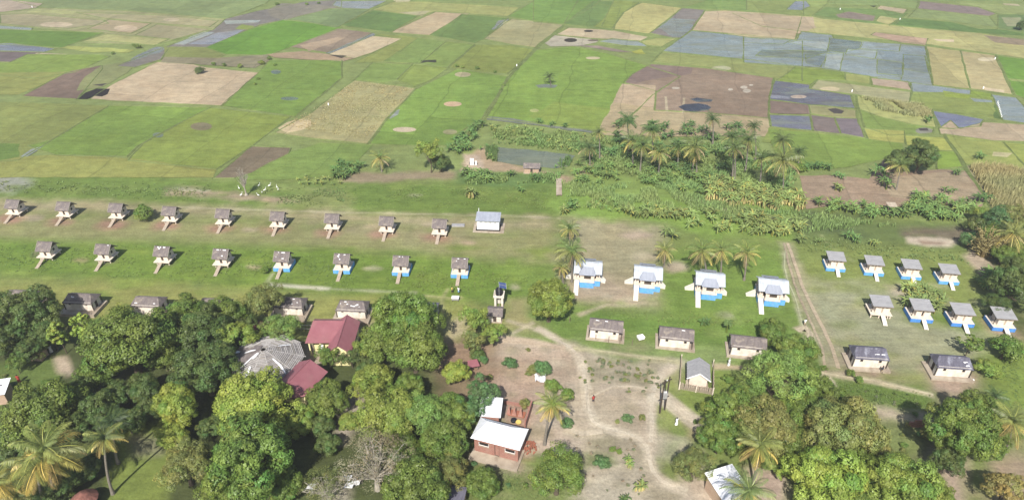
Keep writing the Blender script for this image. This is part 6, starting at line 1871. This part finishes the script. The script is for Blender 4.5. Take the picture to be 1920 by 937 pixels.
def palm(u, v, wpx, bu, bv, label, yellow=.25, green=(92,122,44), nf=24, group='coconut palms'):
    """crown centre at photo pixel (u,v), trunk foot at (bu,bv)"""
    b = at(bu, bv)
    lo, hi = .5, 22.0
    for _ in range(30):       # height at which the crown shows on row v, standing over (almost) the same spot
        m_ = (lo + hi) / 2
        if vfor(Vector((b.x, b.y, m_))) > v: lo = m_
        else: hi = m_
    h = (lo + hi) / 2
    top = at(u, v, h); top.y = b.y * .7 + top.y * .3
    off = top - b
    root = empty('coconut_palm', b, 0, label, 'palm', group)
    L = wpx / 2 / ppm(u, v, h) * 1.18
    m = MB(); pts = []; rad = []
    for i in range(9):
        t = i / 8
        pts.append((off.x * t ** 1.5, off.y * t ** 1.5, h * t)); rad.append((.19 - .08 * t + (.08 if i == 0 else 0)) * min(1, .6 + h / 16))
    m.tube(pts, rad, 8); m.build('trunk', M['palmbark'], root)
    T = Vector((off.x, off.y, h))
    ga = 2.39996
    a0 = rnd.uniform(0, 6.28)
    for i in range(nf):
        t = i / (nf - 1)
        k = min(4, int(t * 4.6))
        o = link('frond', FR[k], root, T + Vector((0, 0, .1 - .25 * t)))
        o.rotation_euler = (rnd.uniform(-.25, .25), rnd.uniform(-.12, .12), a0 + i * ga)
        l = L * (rnd.uniform(.85, 1.08) if k else rnd.uniform(.6, .8))
        if k == 4: l *= .8
        o.scale = (l, l, l)
        kk = rnd.uniform(.85, 1.15)
        if t > 1 - yellow: c = rnd.choice([(186,176,96), (196,178,88), (168,146,104), (160,160,92)] if (bv < 700) else [(196,172,70), (206,180,80), (170,146,84), (168,160,70)])
        elif t > 1 - yellow * 1.8: c = (142,150,66)
        else: c = green
        q = S(*c, .85); o.color = (q[0]*kk, q[1]*kk, q[2]*kk, 1)
    nn = MB()
    for i in range(7):
        a = i * .9; p = T + Vector((.28*math.cos(a), .28*math.sin(a), -.25))
        nn.tube([p + Vector((0,0,-.15)), p, p + Vector((0,0,.14))], [.05,.13,.04], 6)
    nn.build('coconuts', M['wood'], root)['kind'] = 'stuff'
    return root
PALMS = [
 (1030,143,26,1033,160,'lone small palm in the middle of the far green field',.0,(80,100,50)),
 (1176,225,40,1178,290,'tall palm, leftmost crown at the top of the grove',.1,(78,112,54)), (1185,262,44,1186,312,'palm below the leftmost top crown of the grove',.35,(96,120,56)),
 (1223,243,44,1222,312,'palm with high crown, second along the top of the grove',.2,(84,116,54)), (1204,272,44,1200,322,'palm with a pale slender trunk near the left of the grove',.3,(96,122,56)),
 (1237,285,42,1234,332,'palm with brown lower fronds at the left front of the grove',.5,(100,122,58)), (1272,274,40,1270,315,'palm at the back centre of the grove, left one',.25,(92,118,54)),
 (1303,274,50,1298,322,'broad palm at the centre of the grove with pale trunk',.35,(112,128,60)), (1304,290,34,1306,322,'smaller palm tucked under the broad centre palm',.3,(104,124,60)), (1336,222,32,1336,270,'isolated high crown against the tan field',.15,(76,104,50)),
 (1372,256,38,1373,330,'palm right of the centre with a narrow crown',.2,(88,112,52)), (1378,276,44,1376,345,'palm with the longest bare white trunk in the grove',.2,(100,120,58)),
 (1403,262,44,1397,322,'palm with spreading crown at the right of the grove',.25,(92,114,52)), (1413,236,30,1416,300,'highest dark crown at the right of the grove',.15,(72,98,46)),
 (1428,296,36,1424,348,'ragged palm with leaning trunk at the right of the grove',.3,(86,108,50)), (1467,262,42,1470,320,'high crown behind the big yellow palm',.2,(96,112,58)),
 (1468,300,62,1466,368,'big palm with yellowed lower fronds at the right end of the grove',.4,(118,130,62)), (1498,284,32,1496,315,'small dark palm right of the big yellowed one',.1,(76,98,50)),
 (1104,275,38,1106,312,'dark palm at the right bank of the pond',.25,(80,104,52)), (1123,247,26,1124,300,'thin palm above the right bank of the pond',.3,(100,116,60)),
 (711,296,46,716,322,'short palm with hanging brown fronds left of the pond',.45,(96,130,52)), (1688,308,52,1680,356,'palm in front of the far dark tree',.3,(104,126,58)),
 (1900,437,72,1888,482,'palm with yellow skirts at the right edge',.45,(128,136,62)),
 (1068,428,50,1068,462,'upper palm of the pair beside the first metal-roofed house',.35,(96,122,54)), (1072,470,72,1072,528,'lower larger palm beside the first metal-roofed house',.3,(104,130,58)),
 (1052,500,40,1056,535,'low palm at the foot of the pair beside the first metal-roofed house',.4,(112,124,60)),
 (1247,468,52,1245,500,'palm with orange fronds behind the second metal-roofed house',.5,(108,124,56)),
 (1316,470,64,1324,522,'left palm of the three behind the third metal-roofed house',.4,(104,128,54)), (1353,468,56,1350,522,'middle palm of the three behind the third metal-roofed house',.35,(112,132,56)),
 (1400,474,60,1395,525,'right palm of the three, behind the fourth metal-roofed house',.45,(110,130,54)),
 (1035,758,76,1021,833,'palm with yellow fronds leaning over the bare yard right of the brick house',.4,(118,138,48)),
 (85,845,150,112,945,'big palm with yellow hanging fronds at the lower left, right trunk',.45,(108,124,50)), (70,868,120,88,958,'big palm at the lower left, left trunk of the two',.4,(100,116,48)),
 (-6,905,90,-10,990,'palm cut by the left edge near the bottom',.5,(140,138,50)),
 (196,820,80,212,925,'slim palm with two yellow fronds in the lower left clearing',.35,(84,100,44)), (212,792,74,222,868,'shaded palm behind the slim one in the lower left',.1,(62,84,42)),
 (30,930,60,40,990,'shaded palm at the bottom edge near the left corner',.3,(84,100,44)),
 (1425,835,96,1412,905,'palm with pale yellow fronds beside the bottom yard',.35,(124,136,60)), (1404,922,108,1408,1000,'large grey-green palm over the white-roofed hut',.25,(120,140,72)),
 (1898,790,96,1884,850,'palm with bright yellow hanging fronds at the right edge',.4,(112,124,54)), (1866,742,50,1862,775,'small dark palm beside the tall lower right tree',.1,(78,104,50)),
]
for p in PALMS:
    grove = 1095 < p[0] < 1510 and 215 < p[1] < 310
    palm(p[0], p[1], p[2] * (1.08 if grove else .9), *p[3:6], yellow=p[6] * (.8 if grove else 1), green=p[7], nf=28 if (p[2] > 60 or grove) else 24)

# ------------------------------------------------------------------ bananas and other leafy herbs
def herb_mesh(name, seed, plants, nl, ll, lw, hh, spread, up=1.0, skirt=0):
    r_ = random.Random(seed); V = []; T = []
    for p in range(plants):
        px_, py_ = r_.uniform(-spread, spread), r_.uniform(-spread, spread); h = hh * r_.uniform(.7, 1.15)
        tp = r_.uniform(.85, 1.15)
        for i in range(4):     # stem
            a, b = i * math.pi / 2, (i + 1) * math.pi / 2; r0 = .12
            V.append([(px_+r0*math.cos(a), py_+r0*math.sin(a), 0), (px_+r0*math.cos(b), py_+r0*math.sin(b), 0), (px_+.06*math.cos(b), py_+.06*math.sin(b), h), (px_+.06*math.cos(a), py_+.06*math.sin(a), h)]); T.append((1.5*tp, 1.2*tp, .9*tp))
        for i in range(skirt):
            a = r_.uniform(0, 6.28); d = Vector((math.cos(a), math.sin(a), 0)); n = Vector((-d.y, d.x, 0)) * .09; q = Vector((px_, py_, h * .95)); L = r_.uniform(.9, 1.5)
            m1 = q + d * .45 + Vector((0, 0, -.1)); m2 = q + d * .75 + Vector((0, 0, -L)); k_ = r_.uniform(1.0, 1.4)
            V.append([q - n, q + n, m1 + n, m1 - n]); V.append([m1 - n, m1 + n, m2 + n * 1.3, m2 - n * 1.3]); T += [(1.9 * k_, 1.25 * k_, 1.7 * k_)] * 2
        for i in range(nl):
            a = i * 2.4 + r_.uniform(-.4, .4); L = ll * r_.uniform(.75, 1.15); w = lw * r_.uniform(.8, 1.2); el = r_.uniform(.35, 1.25) * up
            d = Vector((math.cos(a), math.sin(a), 0)); n = Vector((-d.y, d.x, 0)); q = Vector((px_, py_, h)); tt = r_.uniform(.8, 1.25) * tp
            br = r_.random() < .12
            c3 = (tt * 1.5, tt * 1.1, tt * .9) if br else (tt, tt, tt)
            pts = [q]
            for s in range(3):
                e = el - s * r_.uniform(.55, .8); pts.append(pts[-1] + (d * math.cos(e) + Vector((0, 0, math.sin(e)))) * L / 3)
            ws = [w * .35, w, w * .85, .02]
            for s in range(3):
                for sd in (-1, 1):
                    dr = Vector((0, 0, -.25))
                    V.append([pts[s], pts[s+1], pts[s+1] + n * sd * ws[s+1] * .5 + dr * ws[s+1], pts[s] + n * sd * ws[s] * .5 + dr * ws[s]]); T.append(c3)
    V = np.array([[tuple(x) for x in q] for q in V]); return quads_mesh(name, V, np.array(T), M['blade'])
BAN = [herb_mesh('banana_leaves', s, 3 + s % 2, 9, 2.1, .36, 1.3, .9, 1.15) for s in range(5)]
BANS = [herb_mesh('banana_leaves', 60 + s, 4, 9, 2.0, .36, 1.7, .9, 1.1, 9) for s in range(3)]
BAN1 = [herb_mesh('banana_leaves', 20 + s, 1, 9, 1.5, .28, .8, .05, 1.15) for s in range(3)]
nban = [0]
def banana(u, v, s, c, label, group, single=False, cat='banana plant'):
    me = rnd.choice(BAN1 if single else (BANS if 'dry' in label else BAN))
    o = link('banana_clump', me, None, at(u, v)); o.rotation_euler.z = rnd.uniform(0, 6.28); s *= rnd.uniform(.72, 1.05); o.scale = (s, s, s)
    k = rnd.uniform(.85, 1.15); k = rnd.uniform(.7, 1.12); q = S(*c, .70); o.color = (q[0]*k*rnd.uniform(.92, 1.08), q[1]*k, q[2]*k, 1); nban[0] += 1
    return tag(o, label, cat, group)
def inside(u, v, poly):
    r_ = False
    for i in range(len(poly)):
        x0, y0 = poly[i-1]; x1, y1 = poly[i]
        if (y0 > v) != (y1 > v) and u < (x1-x0)*(v-y0)/(y1-y0)+x0: r_ = not r_
    return r_
def fill(poly, n, mind=7):
    out = []; xs = [p[0] for p in poly]; ys = [p[1] for p in poly]; t = 0
    while len(out) < n and t < 4000:
        t += 1; u, v = rnd.uniform(min(xs), max(xs)), rnd.uniform(min(ys), max(ys))
        if inside(u, v, poly) and all((u-a)**2 + (2*(v-b))**2 > mind**2 for a, b in out): out.append((u, v))
    return out
YG = (146,168,80); DG = (106,148,66); MG = (126,162,72)
for poly, n, s, c, lab, grp in (
  ([(1150,230),(1400,240),(1420,330),(1300,340),(1180,320),(1130,290)], 46, .95, (96,136,64), 'green banana plant between the trunks of the coconut grove', 'bananas inside the grove'),
  ([(1080,310),(1180,318),(1300,330),(1400,345),(1480,365),(1400,370),(1250,362),(1080,340)], 40, .8, MG, 'banana plant in the undergrowth at the front of the grove', 'bananas at the front of the grove'),
  ([(1325,345),(1400,352),(1500,372),(1500,398),(1440,395),(1330,378)], 40, 1.0, YG, 'yellow-green banana with dry brown skirts below the big yellow palm', 'dry-skirted bananas right of centre'),
  ([(1160,395),(1260,400),(1420,410),(1500,425),(1490,450),(1400,440),(1280,432),(1250,415),(1170,405)], 46, .9, YG, 'yellow-green banana in the belt behind the metal-roofed houses', 'banana belt behind the metal-roofed houses'),
  ([(1535,385),(1620,395),(1680,402),(1690,385),(1720,372),(1800,380),(1825,400),(1790,415),(1640,408),(1540,398)], 44, .95, MG, 'banana plant in the hedge below the brown field', 'banana hedge below the brown field'),
  ([(530,330),(600,335),(655,335),(640,350),(560,348)], 12, .75, YG, 'pale banana plant in the row left of the short palm', 'banana row left of the short palm'),
  ([(618,318),(650,305),(680,315),(660,335),(625,335)], 9, .95, DG, 'dark banana plant beside the short palm on brown soil', 'dark bananas by the short palm'),
  ([(848,285),(860,262),(895,235),(905,240),(880,275),(862,295)], 12, 1.0, DG, 'dark banana plant in the row left of the pond', 'bananas left of the pond'),
  ([(915,235),(1090,250),(1110,275),(1080,285),(920,262)], 34, .7, YG, 'small pale banana plant on the plot above the pond', 'small bananas above the pond'),
  ([(900,275),(935,270),(930,308),(905,300)], 9, .7, DG, 'green reed-like banana on the left pond bank', 'plants on the left pond bank'),
  ([(1055,300),(1075,290),(1060,318),(1040,318)], 6, .6, DG, 'green plant on the right pond bank', 'plants on the right pond bank'),
  ([(865,328),(910,325),(912,345),(865,340)], 6, .9, MG, 'banana with drooping leaves below the pond wall', 'bananas below the pond wall'),
  ([(1080,318),(1120,305),(1120,345),(1085,345)], 7, .7, YG, 'yellowish banana plant right of the footbridge', 'bananas right of the footbridge'),
  ([(1694,548),(1730,544),(1766,566),(1742,592),(1698,578)], 16, .95, YG, 'arching leaves of the big banana clump between the two hut rows', 'big banana clump between the hut rows'),
  ([(1840,520),(1865,515),(1865,548),(1842,545)], 6, .9, MG, 'banana at the corner left of the right-edge dark tree', 'bananas by the right-edge tree'),
  ([(1080,378),(1150,370),(1180,395),(1150,402),(1100,400)], 12, .75, MG, 'banana in the grass strip above the tan lot', 'bananas above the tan lot')):
    for u, v in fill(poly, n, 9): banana(u, v, s, c, lab, grp, single=(s < .8))
SING = [(958,330,.9,DG,'banana clump at the middle of the pond bank'),(1003,342,.9,DG,'banana clump under the mud brick shed'),(976,360,.8,DG,'banana clump on the green below the pond'),
 (885,370,1.0,YG,'clump with dry brown leaves on the green above the white block'),(1070,392,1.0,DG,'bushy banana above the upper palm'),(1060,402,.8,YG,'yellow-green banana left of the upper palm'),
 (1252,448,1.0,YG,'broad yellow banana above the orange-frond palm'),(1502,455,.8,YG,'small banana at the top of the dirt track'),(1535,455,.7,YG,'small pale banana right of the dirt track top'),(1595,452,.9,DG,'banana in the wet green above the flat-roofed huts'),
 (1636,462,.6,YG,'small yellow banana above the third flat-roofed hut'),(1572,335,.9,DG,'banana clump at the upper edge of the brown field'),(1570,358,.8,YG,'banana clump inside the brown field, left'),
 (1645,335,1.2,DG,'thick banana clump left of the far palm'),(1655,352,1.1,DG,'banana clump below the thick one by the far palm'),(1778,362,.9,DG,'dark banana inside the brown field, right'),(1793,330,.9,DG,'banana at the right upper edge of the brown field'),
 (1838,300,1.0,DG,'banana at the head of the maize field'),(1840,380,1.1,DG,'banana at the foot of the maize field'),(1530,318,.9,DG,'banana row start right of the grove'),(1550,320,.9,DG,'banana in the row right of the grove'),(1512,318,.8,DG,'banana between grove and brown field'),
 (1740,230,.9,DG,'banana in the far pale crop'),(1322,612,.8,DG,'spiky plant on the grass between second and third long houses'),(1178,872,.5,MG,'single banana on the dry plot near the bottom'),(1202,918,.5,YG,'yellow-leaved banana at the bottom of the dry plot'),(1170,937,.45,DG,'grey-green plant at the bottom edge'),
 (1010,232,.7,DG,'banana on the water edge above the pond, left'),(1035,236,.7,DG,'banana on the water edge above the pond, middle'),(1060,240,.7,DG,'banana on the water edge above the pond, right'),
 (1618,388,.8,MG,'banana left end of the hedge'),(1725,580,.7,YG,'banana fringe below the arching clump')]
for u, v, s, c, lab in SING: banana(u, v, s, c, lab, 'single bananas')
pap = herb_mesh('papaya_leaves', 50, 1, 13, 1.1, .5, 2.0, .02, .6)
o = link('papaya_tree', pap, None, at(1362, 622)); o.color = (*S(110,140,60,.6), 1); tag(o, 'young papaya with pale trunk on the grass behind the long houses', 'papaya tree')
# bare pale tree at the left
tw = PROT['twig'][0]
root = empty('bare_tree', at(462, 366), 1.0, 'bare pale tree with a flared trunk above the rear huts', 'tree')
o = link('branches', tw[1], root); o.scale = (1.7, 1.7, 4.2)
m_ = MB(); m_.tube([(0,0,0),(0,0,.5),(0,0,2.5)], [.42,.17,.1], 8); m_.build('trunk', M['palebark'], root)
# dry bamboo at the right
root = empty('dry_bamboo', at(1842, 478), 0, 'dry orange-brown bamboo clump at the right above the sand path', 'bamboo')
V = []; T = []
for i in range(240):
    a = rnd.uniform(0, 6.28); s_ = rnd.random() ** .5; h = rnd.uniform(1.5, 5.5); lean = rnd.uniform(.2, 1.6)
    p0 = Vector((math.cos(a)*s_*1.1, math.sin(a)*s_*1.1, 0)); p1 = p0 + Vector((math.cos(a)*lean*.5, math.sin(a)*lean*.5, h*.6)); p2 = p0 + Vector((math.cos(a)*lean*1.6, math.sin(a)*lean*1.6, h)); n = Vector((-math.sin(a), math.cos(a), 0)) * .05
    V += [[p0-n, p0+n, p1+n, p1-n], [p1-n, p1+n, p2+n, p2-n]]; k = rnd.uniform(.7, 1.2); T += [(k, k, k)] * 2
    for _ in range(4):
        q = p1.lerp(p2, rnd.random()); d = Vector((rnd.uniform(-1,1), rnd.uniform(-1,1), rnd.uniform(-.5,.7))).normalized(); w = d.orthogonal().normalized() * .07; V.append([q-w, q+w, q+d*.5+w*.5, q+d*.5-w*.5]); T.append((k, k*1.1, k))
me = quads_mesh('bamboo_stems', np.array([[tuple(x) for x in q] for q in V]), np.array(T), M['blade'])
o = link('stems', me, root); o.color = (*S(170,148,92,.7), 1)

# ------------------------------------------------------------------ grasses and crops nobody could count
def tuft_field(name, polys, dens_n, hgt, c, wid=.05, lean=.35, seed=1, rows=None, kind='stuff', vary=.25, soft=2.5):
    r_ = np.random.default_rng(seed)
    VV_ = []; TT_ = []
    for poly, n in zip(polys, dens_n):
        w = np.array(poly_world(poly)); x0, y0 = w.min(0); x1, y1 = w.max(0)
        X = r_.uniform(x0, x1, n * 3); Y = r_.uniform(y0, y1, n * 3)
        if rows: Y = np.round(Y / rows) * rows + r_.normal(0, rows * .1, len(Y))
        d = sdist(X, Y, [tuple(q) for q in w]); ok = (r_.random(len(X)) < np.clip(-d / soft, 0, 1)) & (vnoise(X / 3, Y / 3, seed + 5) > -.35 - (1 if rows else 0))
        X, Y = X[ok][:n], Y[ok][:n]; m = len(X)
        B = np.stack([X, Y, np.zeros(m)], 1)[:, None, :].repeat(5, 1)
        a = r_.uniform(0, 6.28, (m, 5)); h = hgt * r_.uniform(.5, 1.2, (m, 5)); l = lean * r_.uniform(.3, 1.3, (m, 5)) * h
        dr = np.stack([np.cos(a), np.sin(a), np.zeros_like(a)], -1); nn = np.stack([-np.sin(a), np.cos(a), np.zeros_like(a)], -1)
        p0 = B + dr * .06; tip = p0 + dr * l[..., None] + np.array([0, 0, 1]) * h[..., None]; wv = nn * wid * 2
        q = np.stack([p0 - wv, p0 + wv, tip], 2).reshape(-1, 3, 3)
        t = (1 + vary * (2 * r_.random((m, 1)) - 1)) * r_.uniform(.85, 1.15, (m, 5)) ; hue = 1 + .15 * vnoise(X / 6, Y / 6, 9)[:, None].repeat(5, 1)
        VV_.append(q); TT_.append(np.stack([t * hue, t, t], -1).reshape(-1, 3))
    me = quads_mesh(name, np.concatenate(VV_), np.concatenate(TT_), M['blade'], 3)
    o = link(name, me); o.color = (*S(*c, .60), 1); o['kind'] = kind
    return o
tuft_field('tall_grass', [[(1050,340),(1300,345),(1500,395),(1490,430),(1400,410),(1250,400),(1060,392)], [(1490,395),(1640,410),(1690,425),(1500,440)], [(1190,328),(1340,340),(1330,372),(1200,360)]], [3600, 1300, 900],   .75, (156,186,98), .05, .45, 3, soft=5)
tuft_field('undergrowth', [[(1110,250),(1200,262),(1400,270),(1490,300),(1500,360),(1400,350),(1200,335),(1090,320)], [(915,232),(1095,250),(1110,280),(1080,288),(920,268)], [(870,325),(1060,325),(1050,345),(870,348)]], [5200, 1700, 900], .7, (140,172,84), .08, .6, 13, soft=4)
tuft_field('tall_weeds', [[(480,350),(655,350),(655,392),(490,384)], [(1500,440),(1800,470),(1830,500),(1500,475)], [(-40,335),(400,345),(400,380),(-40,362)]], [800, 900, 900], .32, (140,164,84), .04, .6, 4, soft=6)
tuft_field('meadow_grass', [[(-40,450),(300,455),(860,485),(1000,500),(1030,545),(870,560),(600,545),(350,530),(-40,512)], [(640,345),(1040,350),(1040,398),(840,396),(660,388)], [(1050,570),(1480,592),(1480,640),(1300,625),(1080,600)]], [4200, 1700, 1300], .16, (128,152,66), .035, .9, 5, soft=9)
tuft_field('maize_crop', [[(1812,310),(1880,312),(1950,330),(1950,400),(1860,395),(1846,368)]], [2600], 1.6, (200,192,126), .07, .35, 6, rows=.9)
tuft_field('pond_reeds', [[(905,280),(935,275),(935,306),(912,300)], [(1050,300),(1075,292),(1070,312),(1045,316)]], [260, 200], 1.3, (118,150,76), .05, .3, 7)
tuft_field('pale_crop', [[(1610,182),(1745,198),(1750,225),(1700,218),(1650,208)]], [1800], .9, (184,190,124), .07, .4, 8)
tuft_field('stubble', [[(530,236),(665,152),(775,166),(690,264)]], [2600], .22, (200,190,128), .05, .6, 9, soft=1.0)
tuft_field('verge_grass', [[(1560,706),(1755,738),(1740,768),(1640,765),(1560,730)], [(1840,660),(1930,650),(1930,780),(1880,780)], [(885,868),(1000,880),(1090,885),(1080,937),(885,937)], [(1335,700),(1400,705),(1360,780),(1290,765),(1280,745),(1340,748)]], [1400, 1200, 1300, 900], .11, (128,152,72), .03, .8, 10, soft=6)
# ------------------------------------------------------------------ the air
hz = MB().box(-620, 620, -40, 1300, -1.5, 80).build('haze', bpy.data.materials.new('air'))
hm = hz.data.materials[0]; hm.use_nodes = True
for n in list(hm.node_tree.nodes): hm.node_tree.nodes.remove(n)
ho = hm.node_tree.nodes.new('ShaderNodeOutputMaterial')
hv = hm.node_tree.nodes.new('ShaderNodeVolumePrincipled')
hv.inputs['Color'].default_value = (0.95, 0.96, 0.97, 1)
hv.inputs['Density'].default_value = 0.00036
hv.inputs['Anisotropy'].default_value = 0.2
hm.node_tree.links.new(hv.outputs[0], ho.inputs['Volume'])
hz['kind'] = 'stuff'
bpy.context.view_layer.update()
